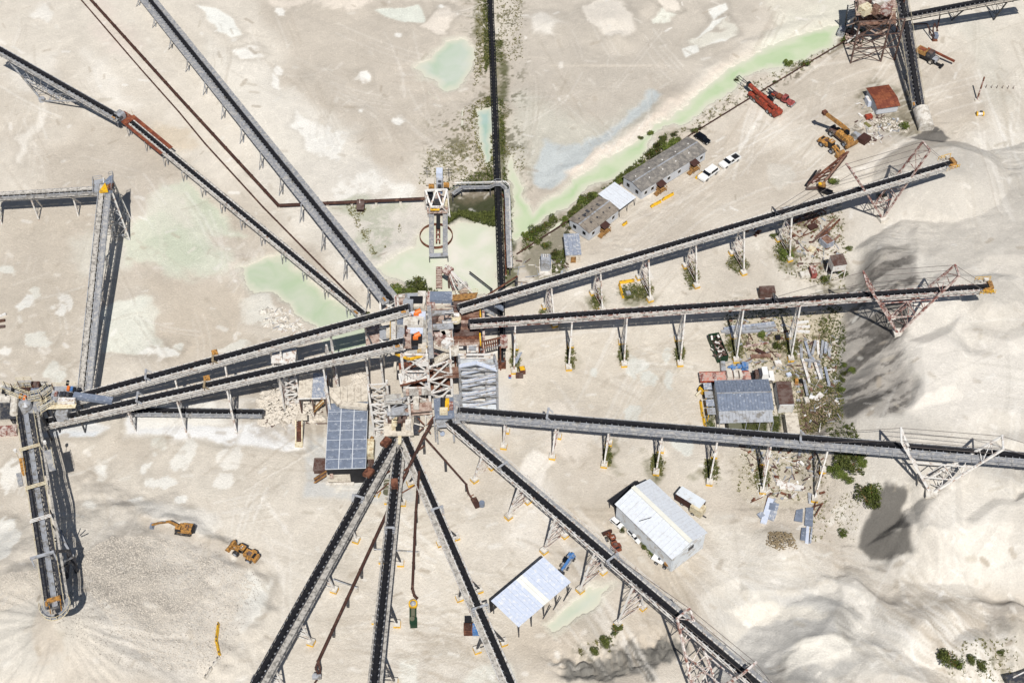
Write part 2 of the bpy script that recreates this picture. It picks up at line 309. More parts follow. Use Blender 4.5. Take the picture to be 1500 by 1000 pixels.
# centre yard
paint([(755, 480), (1060, 440), (1040, 620), (760, 600)], (222, 211, 193), 5, .7)
for (x, y, a, b) in ((870, 552, 6, 9), (978, 556, 8, 14), (925, 545, 12, 18), (935, 602, 18, 14), (978, 515, 6, 14), (1000, 652, 12, 16), (945, 560, 10, 8)):
    paint([(x+a*math.cos(t*.9), y+b*math.sin(t*.9)) for t in range(7)], (221, 222, 213), .4, .9, .8)
paint([(755, 695), (780, 665), (800, 665), (805, 680), (790, 695), (785, 715), (765, 705)], (242, 235, 224), 1, .9, .6)
paint([(810, 600), (830, 600), (870, 640), (840, 670), (800, 650)], (236, 226, 212), 2, .7); paint([(740, 740), (790, 720), (830, 780), (800, 830), (760, 790)], (236, 229, 218), 4, .6)
paint([(820, 770), (900, 720), (1000, 830), (990, 880), (920, 830)], (210, 196, 175), 4, .7)
paint([(1050, 760), (1160, 800), (1240, 860), (1100, 870), (1040, 850)], (229, 222, 209), 5, .7)
paint([(780, 925), (880, 885), (960, 860), (1000, 890), (960, 930), (850, 950), (770, 990)], (208, 194, 174), 4, .7)
paint([(830, 910), (890, 880), (920, 890), (870, 930)], (190, 180, 164), 2, .8)
paint([(815, 968), (860, 955), (905, 938), (960, 920), (985, 942), (940, 972), (885, 995), (835, 992)], (132, 129, 122), 1.0, .95, 1.2)
grit([(840, 950), (910, 930), (900, 950), (860, 965)], (86, 82, 58), .7, 340, 1.5)
paint([(590, 870), (640, 850), (620, 960), (690, 960), (700, 1000), (560, 1000)], (224, 216, 203), 4, .6)
paint([(590, 968), (612, 966), (610, 1000), (588, 1000)], (228, 227, 216), .7, .9, .3); paint([(690, 985), (740, 970), (745, 1000), (670, 1000)], (226, 225, 213), .8, .9, .4)
paint([(345, 905), (390, 850), (385, 870), (352, 925)], (234, 231, 222), 1, .9, .5); paint([(205, 745), (260, 750), (330, 770), (300, 790), (215, 765)], (231, 227, 218), 2, .8, .8)
paint([(350, 860), (362, 845), (388, 855), (370, 905), (345, 905)], (232, 230, 221), 1.2, .9, .5)
paint([(210, 775), (260, 785), (330, 805), (360, 835), (345, 845), (270, 800), (215, 790)], (196, 182, 162), 1.0, .85, .8)
paint([(170, 790), (300, 810), (345, 880), (330, 950), (280, 1000), (180, 990), (120, 900)], (214, 207, 196), 4, .9)
paint([(120, 830), (230, 800), (250, 850), (270, 900), (220, 930), (150, 910)], (188, 178, 164), 4, .75, 2)
paint([(0, 940), (60, 920), (110, 930), (105, 1000), (0, 1010)], (216, 210, 198), 3, .8); paint([(60, 1000), (75, 950), (95, 925), (108, 960), (110, 1000)], (205, 193, 176), 1.2, .9)
# right stockpile: pale washed sand, grey coarse streaks and painted-in shade on its flank
wp = polypts([(1236, 300), (1340, 240), (1420, 190), (1700, 150), (1700, 900), (1380, 890), (1250, 860), (1210, 640), (1220, 500)])
sd = sdpoly(wp, WX, WY); blend(sstep(-3, 5, sd)*.92, (217, 210, 198))
blend(sstep(0, 10, sd)*sstep(-.05, .2, N_MID+N_BIG*.5)*.7, (228, 222, 211))
paint([(1330, 520), (1430, 560), (1500, 520), (1500, 640), (1400, 640), (1310, 640)], (231, 224, 213), 4, .8)
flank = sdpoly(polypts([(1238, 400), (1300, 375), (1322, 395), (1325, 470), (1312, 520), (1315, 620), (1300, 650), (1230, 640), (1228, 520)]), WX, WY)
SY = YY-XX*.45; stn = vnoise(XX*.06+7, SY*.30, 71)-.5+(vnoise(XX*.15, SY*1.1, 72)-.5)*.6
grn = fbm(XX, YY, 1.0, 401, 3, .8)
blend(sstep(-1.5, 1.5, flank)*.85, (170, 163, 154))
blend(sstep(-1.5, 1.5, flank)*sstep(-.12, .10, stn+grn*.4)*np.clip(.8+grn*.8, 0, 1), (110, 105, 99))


paint([(1240, 430), (1290, 385), (1318, 372), (1320, 384), (1280, 400), (1250, 440)], (170, 164, 154), .8, .8, .5)
paint([(1050, 870), (1130, 855), (1250, 870), (1330, 960), (1330, 1010), (1040, 1010)], (218, 214, 205), 4, .8)
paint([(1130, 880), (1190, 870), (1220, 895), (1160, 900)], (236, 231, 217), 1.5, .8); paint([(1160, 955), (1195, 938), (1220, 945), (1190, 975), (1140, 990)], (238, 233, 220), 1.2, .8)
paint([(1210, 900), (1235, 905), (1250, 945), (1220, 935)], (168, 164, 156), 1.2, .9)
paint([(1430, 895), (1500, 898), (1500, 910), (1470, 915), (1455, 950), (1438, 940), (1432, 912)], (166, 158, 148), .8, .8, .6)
paint([(1380, 950), (1500, 940), (1500, 1000), (1380, 1000)], (218, 211, 196), 4, .6); grit([(1390, 950), (1470, 940), (1480, 1000), (1390, 1000)], (120, 116, 84), .4, 350)
paint([(1130, 0), (1240, 0), (1235, 30), (1160, 60)], (224, 218, 200), 4, .7)
# road and yard, upper right

paint([(1240, 205), (1290, 195), (1340, 192), (1345, 200), (1300, 205)], (192, 184, 172), 2, .7)
paint([(1390, 0), (1500, 0), (1500, 240), (1430, 120)], (222, 214, 199), 6, .7)
paint([(1400, 30), (1440, 40), (1480, 150), (1460, 160)], (210, 206, 192), 3, .5, 1)
paint([(1125, 240), (1155, 243), (1165, 258), (1140, 275), (1125, 262)], (217, 211, 199), .8, .6, .3)
# tyre and flow marks, drawn as broad swept arcs of disturbed soil
def arc(px, wid, c, op):
    p = polypts(px); w = window(p, 3)
    if XX[w].size == 0: return
    d = sdline(p, XX[w]+N_SML[w]*.8, YY[w]+N_FINE[w]*.5)
    SOIL[w] = SOIL[w]+(alb(c)-SOIL[w])*(sstep(wid, wid*.35, d)*op*(.55+.9*np.clip(N_MID[w]+.4, 0, 1)))[..., None]
ra = random.Random(3)
def marks(cx, cy, sx, sy, n, ang, spread, ln, cols, op=.4, wid=.35):
    for _ in range(n):
        x = cx+ra.uniform(-sx, sx); y = cy+ra.uniform(-sy, sy); a = R(ang+ra.gauss(0, spread)); k = ra.gauss(0, .35); L_ = ln*ra.uniform(.4, 1.3); q = []
        for i in range(9):
            q.append((x, y)); x += math.cos(a)*L_/8; y += math.sin(a)*L_/8; a += k/8
        o = op*ra.uniform(.4, 1); c = ra.choice(cols)
        arc(q, wid*ra.uniform(.7, 1.6), c, o)
        nb = ra.choice((0, 1, 1, 2, 4, 6)); sp = ra.uniform(2.2, 9)
        for j in range(nb):
            oo = sp*(j+1)*ra.uniform(.8, 1.2); k0 = ra.randint(0, 3)
            arc([(u-oo*math.sin(a), v+oo*math.cos(a)) for u, v in q[k0:]], wid*ra.uniform(.5, 1.1), ra.choice((c, c, ra.choice(cols))), o*ra.uniform(.5, 1))
DK = [(176, 162, 142), (188, 174, 154), (196, 186, 168)]; LG = [(242, 236, 226), (236, 229, 216), (246, 243, 236)]
marks(300, 700, 280, 110, 46, 10, 60, 120, DK+LG, .4); marks(60, 120, 80, 110, 22, 60, 40, 90, DK+LG, .4); marks(500, 90, 180, 90, 40, 55, 30, 110, DK+LG, .32)
marks(900, 110, 120, 110, 34, 110, 50, 100, DK+LG, .3); marks(1200, 170, 150, 120, 46, -30, 18, 170, DK+LG, .42, .45); marks(1440, 110, 60, 120, 24, 65, 14, 200, DK+LG, .4, .5)
marks(900, 560, 150, 90, 40, -20, 40, 120, DK+LG, .36); marks(880, 800, 130, 80, 40, 42, 14, 150, DK+LG, .5, .45); marks(560, 850, 220, 120, 60, 10, 30, 110, DK+LG, .36)
marks(260, 360, 130, 120, 30, 40, 40, 80, DK+LG, .32); marks(60, 430, 60, 120, 26, 20, 60, 70, DK+LG, .36); marks(1120, 830, 130, 60, 34, 20, 16, 170, DK+LG, .35)
marks(1400, 640, 100, 220, 40, 70, 50, 120, LG+[(196, 190, 178)], .32); marks(1180, 930, 140, 60, 22, 30, 20, 130, LG+[(186, 182, 174)], .3); marks(1300, 900, 80, 60, 44, 42, 7, 150, LG+DK, .55)
marks(620, 930, 70, 60, 26, 15, 14, 90, DK, .45, .3); marks(960, 300, 120, 60, 30, -32, 12, 130, DK+LG, .35)
paint([(1266, 748), (1284, 738), (1312, 748), (1308, 775), (1313, 800), (1322, 822), (1300, 826), (1272, 818), (1258, 800)], (116, 112, 106), .8, .95, .5)  # shade of the steep hollow, painted into the soil colour
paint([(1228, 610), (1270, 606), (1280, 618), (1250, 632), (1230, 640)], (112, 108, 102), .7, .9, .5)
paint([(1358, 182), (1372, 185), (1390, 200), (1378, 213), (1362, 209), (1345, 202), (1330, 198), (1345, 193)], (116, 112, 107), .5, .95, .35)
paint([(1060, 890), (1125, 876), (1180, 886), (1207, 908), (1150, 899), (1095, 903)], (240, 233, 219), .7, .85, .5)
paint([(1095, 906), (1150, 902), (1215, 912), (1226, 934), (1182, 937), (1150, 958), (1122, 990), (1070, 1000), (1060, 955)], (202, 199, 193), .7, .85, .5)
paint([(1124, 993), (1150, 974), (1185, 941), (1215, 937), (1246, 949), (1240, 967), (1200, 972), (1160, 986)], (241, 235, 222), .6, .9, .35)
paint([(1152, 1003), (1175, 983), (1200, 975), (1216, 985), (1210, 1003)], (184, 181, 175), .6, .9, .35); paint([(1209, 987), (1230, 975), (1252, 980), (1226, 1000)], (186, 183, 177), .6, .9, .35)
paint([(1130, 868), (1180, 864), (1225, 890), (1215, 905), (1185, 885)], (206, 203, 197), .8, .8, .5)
for i in range(1500):                       # stray pebbly and dusty flecks over the whole floor
    x = ra.uniform(0, 1500); y = ra.uniform(0, 1000); a = ra.uniform(0, 6.3); l = ra.uniform(3, 16)
    arc([(x, y), (x+l*math.cos(a), y+l*.6*math.sin(a))], ra.uniform(.25, .8), ra.choice(LG+DK+[(230, 226, 216)]), ra.uniform(.2, .7))
blend(np.clip(wet, 0, 1)*.6, (222, 219, 200))
N_X = fbm(XX, YY, .75, 501, 2, .8)
SOIL *= (1+N_FINE*.10+N_SML*.16+N_MID*.18+N_X*.04)[..., None]
lum_ = SOIL.mean(2, keepdims=True); SOIL = (lum_+(SOIL-lum_)*.80)*(1+.13*sstep(.12, .35, lum_))
SOIL = np.clip(SOIL*np.array([1.0, .995, .985]), .02, .8)

def node_mat(name):
    m = bpy.data.materials.new(name); m.use_nodes = True
    return m, m.node_tree.nodes, m.node_tree.links, m.node_tree.nodes['Principled BSDF']
def terrain():
    me = bpy.data.meshes.new('ground')
    n = NX*NY; co = np.empty((n, 3), np.float32)
    co[:, 0] = XX.ravel(); co[:, 1] = YY.ravel(); co[:, 2] = HZ.ravel()
    idx = np.arange(n).reshape(NY, NX)
    q = np.stack([idx[:-1, :-1], idx[:-1, 1:], idx[1:, 1:], idx[1:, :-1]], -1).reshape(-1, 4).astype(np.int32)
    me.vertices.add(n); me.vertices.foreach_set('co', co.ravel())
    me.loops.add(q.size); me.loops.foreach_set('vertex_index', q.ravel())
    me.polygons.add(len(q)); me.polygons.foreach_set('loop_start', np.arange(0, q.size, 4, dtype=np.int32))
    me.polygons.foreach_set('use_smooth', np.ones(len(q), bool))
    me.update(calc_edges=True)
    at = me.attributes.new('soil', 'FLOAT_COLOR', 'POINT')
    rgba = np.ones((n, 4), np.float32); rgba[:, :3] = SOIL.reshape(-1, 3)
    at.data.foreach_set('color', rgba.ravel())
    o = bpy.data.objects.new('ground', me); COL.objects.link(o); o['kind'] = 'structure'
    m, N, L, P = node_mat('soil')
    a = N.new('ShaderNodeAttribute'); a.attribute_name = 'soil'
    tc = N.new('ShaderNodeNewGeometry')
    n1 = N.new('ShaderNodeTexNoise'); n1.inputs['Scale'].default_value = 2.6; n1.inputs['Detail'].default_value = 8; n1.inputs['Roughness'].default_value = .72
    n2 = N.new('ShaderNodeTexVoronoi'); n2.inputs['Scale'].default_value = 2.1
    L.new(tc.outputs['Position'], n1.inputs['Vector']); L.new(tc.outputs['Position'], n2.inputs['Vector'])
    mr = N.new('ShaderNodeMapRange'); mr.inputs['From Min'].default_value = .3; mr.inputs['From Max'].default_value = .7; mr.inputs['To Min'].default_value = .89; mr.inputs['To Max'].default_value = 1.10
    L.new(n1.outputs['Fac'], mr.inputs['Value'])
    # thin drying and flow lines
    n3 = N.new('ShaderNodeTexNoise'); n3.inputs['Scale'].default_value = .16; n3.inputs['Detail'].default_value = 5; n3.inputs['Distortion'].default_value = 1.2; L.new(tc.outputs['Position'], n3.inputs['Vector'])
    cr3 = N.new('ShaderNodeValToRGB'); e = cr3.color_ramp.elements; e[0].position = .40; e[0].color = (.5, .5, .5, 1); e[1].position = .60; e[1].color = (.5, .5, .5, 1)
    for ps, v in ((.443, .5), (.452, .42), (.461, .5), (.492, .5), (.50, .66), (.508, .5), (.536, .5), (.545, .43), (.552, .5)): q_ = e.new(ps); q_.color = (v, v, v, 1)
    L.new(n3.outputs['Fac'], cr3.inputs[0])
    ml = N.new('ShaderNodeMath'); ml.operation = 'MULTIPLY'; L.new(mr.outputs[0], ml.inputs[0]); md = N.new('ShaderNodeMath'); md.operation = 'MULTIPLY_ADD'; md.inputs[1].default_value = .9; md.inputs[2].default_value = .55; L.new(cr3.outputs[0], md.inputs[0]); L.new(md.outputs[0], ml.inputs[1])
    mu = N.new('ShaderNodeVectorMath'); mu.operation = 'SCALE'; L.new(a.outputs['Color'], mu.inputs[0]); L.new(ml.outputs[0], mu.inputs['Scale'])
    L.new(mu.outputs[0], P.inputs['Base Color']); P.inputs['Roughness'].default_value = .95; P.inputs['Specular IOR Level'].default_value = .15
    bp = N.new('ShaderNodeBump'); bp.inputs['Strength'].default_value = .55; bp.inputs['Distance'].default_value = .45
    L.new(n1.outputs['Fac'], bp.inputs['Height']); L.new(bp.outputs[0], P.inputs['Normal'])
    me.materials.append(m)
terrain()
def water(name, px, c):
    # sheet cut from the survey grid; the shore is where the ground dips under it, and the colour follows the depth
    p = polypts(px); w = window(p, 7); sd = sdpoly(p, XX[w], YY[w]); h = HZ[w]
    keep = (sd > -2.6) & (h < -.06) & (OWN[w] == sd)
    ny, nx = h.shape; ids = -np.ones((ny, nx), int)
    cell = (keep[:-1, :-1] | keep[:-1, 1:] | keep[1:, :-1] | keep[1:, 1:]) & (OWN[w][:-1, :-1] == sd[:-1, :-1])
    used = np.zeros((ny, nx), bool); used[:-1, :-1] |= cell; used[1:, :-1] |= cell; used[:-1, 1:] |= cell; used[1:, 1:] |= cell
    ids[used] = np.arange(used.sum())
    x = XX[w][used]; y = YY[w][used]; d = np.clip(-h[used]-.14, 0, 2)
    jj, ii = np.nonzero(cell)
    q = np.stack([ids[jj, ii], ids[jj, ii+1], ids[jj+1, ii+1], ids[jj+1, ii]], -1)
    me = bpy.data.meshes.new(name); me.from_pydata(np.stack([x, y, np.full(len(x), -.14)], -1).tolist(), [], q.tolist()); me.update()
    at = me.attributes.new('depth', 'FLOAT', 'POINT'); at.data.foreach_set('value', d.astype(np.float32))
    o = bpy.data.objects.new(name, me); COL.objects.link(o); o['kind'] = 'structure'
    m, N, L, P = node_mat(name+'_water')
    tc = N.new('ShaderNodeNewGeometry'); n1 = N.new('ShaderNodeTexNoise'); n1.inputs['Scale'].default_value = .13; n1.inputs['Detail'].default_value = 6; n1.inputs['Distortion'].default_value = .6
    L.new(tc.outputs['Position'], n1.inputs['Vector'])
    cr = N.new('ShaderNodeValToRGB'); b = alb(c)
    cr.color_ramp.elements[0].position = .35; cr.color_ramp.elements[1].position = .68
    cr.color_ramp.elements[0].color = (b[0]*.85, b[1]*.93, b[2]*.83, 1); cr.color_ramp.elements[1].color = (min(1, b[0]*1.08), min(1, b[1]*1.03), min(1, b[2]*1.08), 1)
    L.new(n1.outputs['Fac'], cr.inputs[0])
    a = N.new('ShaderNodeAttribute'); a.attribute_name = 'depth'; mr = N.new('ShaderNodeMapRange'); mr.inputs['From Max'].default_value = .55; L.new(a.outputs['Fac'], mr.inputs['Value'])
    mx = N.new('ShaderNodeMixRGB'); L.new(mr.outputs[0], mx.inputs[0]); mx.inputs[1].default_value = (*alb((229, 227, 208)), 1); L.new(cr.outputs[0], mx.inputs[2]); L.new(mx.outputs[0], P.inputs['Base Color'])
    P.inputs['Roughness'].default_value = .2; P.inputs['Specular IOR Level'].default_value = .35
    n2 = N.new('ShaderNodeTexNoise'); n2.inputs['Scale'].default_value = 1.2; L.new(tc.outputs['Position'], n2.inputs['Vector'])
    bp = N.new('ShaderNodeBump'); bp.inputs['Strength'].default_value = .06; L.new(n2.outputs['Fac'], bp.inputs['Height']); L.new(bp.outputs[0], P.inputs['Normal'])
    me.materials.append(m)
OWN = np.full(XX.shape, -1e9)
for k, (pl_, c_, dp) in WATER.items():
    p = polypts(pl_); w = window(p, 7); OWN[w] = np.maximum(OWN[w], sdpoly(p, XX[w], YY[w]))
for k, (pl_, c_, dp) in WATER.items(): water(k, pl_, c_)
# ---------------------------------------------------------------- materials
def mat(name, c, rough=.7, metal=0.0, var=.16, scale=.8, spots=None, amt=.35, sscale=.9, fine=True):
    m, N, L, P = node_mat(name)
    b = np.array(lin(c))/1.25
    tc = N.new('ShaderNodeTexCoord'); geo = N.new('ShaderNodeNewGeometry')
    n1 = N.new('ShaderNodeTexNoise'); n1.inputs['Scale'].default_value = scale; n1.inputs['Detail'].default_value = 7; n1.inputs['Roughness'].default_value = .68
    L.new(geo.outputs['Position'], n1.inputs['Vector'])
    cr = N.new('ShaderNodeValToRGB'); cr.color_ramp.elements[0].position = .3; cr.color_ramp.elements[1].position = .7
    lo = np.clip(b*(1-var), 0, 1); hi = np.clip(b*(1+var), 0, .9)
    cr.color_ramp.elements[0].color = (*lo, 1); cr.color_ramp.elements[1].color = (*hi, 1)
    L.new(n1.outputs['Fac'], cr.inputs[0]); out = cr.outputs[0]
    if spots is not None:
        n2 = N.new('ShaderNodeTexNoise'); n2.inputs['Scale'].default_value = sscale; n2.inputs['Detail'].default_value = 9; n2.inputs['Roughness'].default_value = .75
        mp = N.new('ShaderNodeVectorMath'); mp.operation = 'ADD'; mp.inputs[1].default_value = (31.7, 4.1, 9.9)
        L.new(geo.outputs['Position'], mp.inputs[0]); L.new(mp.outputs[0], n2.inputs['Vector'])
        r2 = N.new('ShaderNodeValToRGB'); r2.color_ramp.elements[0].position = .60-amt*.42; r2.color_ramp.elements[1].position = .68-amt*.36
        L.new(n2.outputs['Fac'], r2.inputs[0])
        mx = N.new('ShaderNodeMixRGB'); L.new(r2.outputs[0], mx.inputs[0]); L.new(out, mx.inputs[1]); mx.inputs[2].default_value = (*(np.array(lin(spots))/1.25), 1); out = mx.outputs[0]
    L.new(out, P.inputs['Base Color']); P.inputs['Roughness'].default_value = rough; P.inputs['Metallic'].default_value = metal
    P.inputs['Specular IOR Level'].default_value = .3
    return m
M = {
 'belt': mat('belt_rubber', (26, 26, 31), .75, 0, .35, 1.5, (70, 68, 64), .08, 1.2),
 'galv': mat('galvanised_steel', (182, 185, 191), .5, .2, .12, .7, (140, 136, 130), .25, .8),
 'grate': mat('walkway_grating', (150, 152, 157), .7, .1, .2, 1.4, (190, 187, 182), .3, 1.4),
 'grate_dusty': mat('dusty_grating', (196, 191, 183), .85, 0, .14, 1.1, (136, 132, 126), .3, 1.4),
 'white': mat('white_paint_steel', (232, 230, 226), .55, 0, .07, .8, (168, 140, 122), .2, 1.1),
 'rustwhite': mat('rust_streaked_white_paint', (230, 224, 219), .65, 0, .08, 1, (140, 92, 78), .3, .9),
 'redrust': mat('faded_red_steel', (132, 84, 76), .75, 0, .25, 1, (210, 198, 190), .34, 1.1),
 'rust': mat('rusted_steel', (132, 88, 68), .85, 0, .3, .8, (84, 50, 38), .4, .9),
 'pipe': mat('brown_rust_pipe', (70, 46, 39), .8, 0, .25, .7, (112, 84, 70), .16, .8),
 'dark': mat('dark_steel', (66, 68, 76), .6, .2, .25, 1.2, (122, 118, 112), .22, 1.2),
 'blackm': mat('black_steel', (34, 34, 38), .6, 0, .3, 1),
 'yellow': mat('yellow_paint', (236, 186, 40), .55, 0, .12, 1.5, (170, 130, 70), .2, 1.5),
 'conc': mat('concrete', (224, 219, 210), .9, 0, .08, 1, (186, 178, 166), .3, .9),
 'orange': mat('orange_paint', (230, 124, 56), .5, 0, .1, 1.5),
 'cat': mat('machine_yellow', (200, 146, 76), .65, 0, .16, 1.8, (128, 98, 62), .34, 2.0),
 'tyre': mat('tyre_rubber', (44, 43, 44), .9, 0, .3, 2, (128, 120, 110), .25, 2),
 'glass': mat('dark_glass', (24, 28, 34), .12, 0, .1, 1),
 'slate': mat('blue_grey_sheet', (126, 136, 154), .5, .1, .2, .9, (186, 192, 202), .12, 1.6),
 'slate2': mat('dusty_blue_sheet', (150, 158, 174), .6, .05, .14, 1.2, (214, 214, 214), .24, 2.0),
 'whiteroof': mat('white_sheet_roof', (224, 229, 236), .45, 0, .06, 1.1, (214, 216, 220), .22, 1.8),
 'ridgec': mat('cream_ridge_cap', (234, 233, 222), .6, 0, .06, 1),
 'blueroof': mat('pale_blue_sheet_roof', (208, 217, 235), .4, 0, .05, .9, (234, 236, 240), .2, 1.6),
 'skylight': mat('translucent_sheet', (240, 240, 234), .5, 0, .05, .8),
 'wall': mat('white_sheet_wall', (222, 228, 234), .6, 0, .07, .5, (190, 186, 180), .22, .6),
 'greyroof': mat('grey_shingle_roof', (122, 118, 114), .9, 0, .16, 1.8, (154, 148, 140), .3, .7),
 'tanroof': mat('tan_grey_shingle_roof', (148, 138, 126), .9, 0, .14, 1.8, (116, 108, 100), .26, .8),
 'siding': mat('pale_grey_siding', (204, 208, 214), .7, 0, .06, .8),
 'timber': mat('weathered_timber', (170, 128, 76), .85, 0, .2, 2, (120, 90, 58), .3, 1.6),
 'brownroof': mat('brown_awning', (74, 48, 42), .7, 0, .2, 1.4),
 'rustbox': mat('orange_rust_sheet', (150, 88, 60), .8, 0, .24, .6, (116, 62, 46), .42, .5),
 'stockroof': mat('brown_grey_metal', (112, 96, 90), .8, 0, .2, .8, (88, 62, 54), .35, .7),
 'tarp': mat('cream_sheet', (220, 211, 196), .8, 0, .1, 1, (184, 174, 160), .28, 1.2),
 'red': mat('red_orange_paint', (178, 76, 54), .65, 0, .16, 1.5, (120, 62, 50), .34, 1.4),
 'pink': mat('faded_red_paint', (174, 92, 88), .5, 0, .14, 1.5, (110, 58, 54), .28, 1.4),
 'trailer': mat('coral_trailer_bed', (206, 122, 106), .6, 0, .14, 1.6, (196, 170, 158), .46, 1.6),
 'blue': mat('blue_paint', (70, 122, 184), .55, 0, .16, 1.6, (150, 160, 172), .26, 1.8),
 'green': mat('dark_green_paint', (32, 62, 42), .6, 0, .2, 1.2),
 'olive': mat('olive_canvas', (112, 112, 92), .85, 0, .14, 1),
 'carw': mat('white_car_paint', (242, 242, 240), .25, 0, .03, 1),
 'carb': mat('black_car_paint', (20, 22, 28), .25, 0, .15, 1),
 'cream': mat('cream_paint', (226, 216, 188), .6, 0, .1, 1, (186, 164, 128), .24, 1.4),
 'plank': mat('rusty_brown_planks', (148, 118, 102), .85, 0, .24, 1.6, (110, 80, 68), .34, 1.2),
 'pinkdeck': mat('dusty_rust_deck', (190, 170, 158), .85, 0, .2, 1.2, (136, 106, 94), .28, 1.2),
 'deck': mat('dusty_plate_deck', (192, 190, 184), .8, .05, .16, .8, (152, 146, 140), .34, .7),
 'stone': mat('broken_limestone', (214, 206, 194), .95, 0, .16, 1.6),
 'greystone': mat('grey_crushed_stone', (172, 165, 156), .95, 0, .2, 1.6),
 'brush': mat('brush_and_clods', (150, 134, 108), .95, 0, .25, 1.6),
 'cable': mat('steel_cable', (120, 112, 108), .6, .2, .2, 1),
}
def leafmat(name, a, b):
    m, N, L, P = node_mat(name)
    g = N.new('ShaderNodeNewGeometry'); oi = N.new('ShaderNodeTexNoise'); oi.inputs['Scale'].default_value = 1.1; oi.inputs['Detail'].default_value = 3
    L.new(g.outputs['Position'], oi.inputs['Vector'])
    ad = N.new('ShaderNodeMath'); ad.operation = 'ADD'; ml = N.new('ShaderNodeMath'); ml.operation = 'MULTIPLY'; ml.inputs[1].default_value = .5
    L.new(g.outputs['Random Per Island'], ml.inputs[0]); L.new(ml.outputs[0], ad.inputs[0]); L.new(oi.outputs['Fac'], ad.inputs[1])
    cr = N.new('ShaderNodeValToRGB'); cr.color_ramp.elements[0].position = .4; cr.color_ramp.elements[1].position = 1.05
    cr.color_ramp.elements[0].color = (*lin(a), 1); cr.color_ramp.elements[1].color = (*lin(b), 1)
    L.new(ad.outputs[0], cr.inputs[0]); L.new(cr.outputs[0], P.inputs['Base Color']); P.inputs['Roughness'].default_value = .8; P.inputs['Specular IOR Level'].default_value = .15
    return m
M['leaf'] = leafmat('bush_leaves', (46, 58, 24), (104, 116, 54)); M['weed'] = leafmat('dry_weeds', (66, 70, 38), (126, 120, 78)); M['scrub'] = leafmat('dark_scrub', (44, 52, 26), (88, 94, 48))

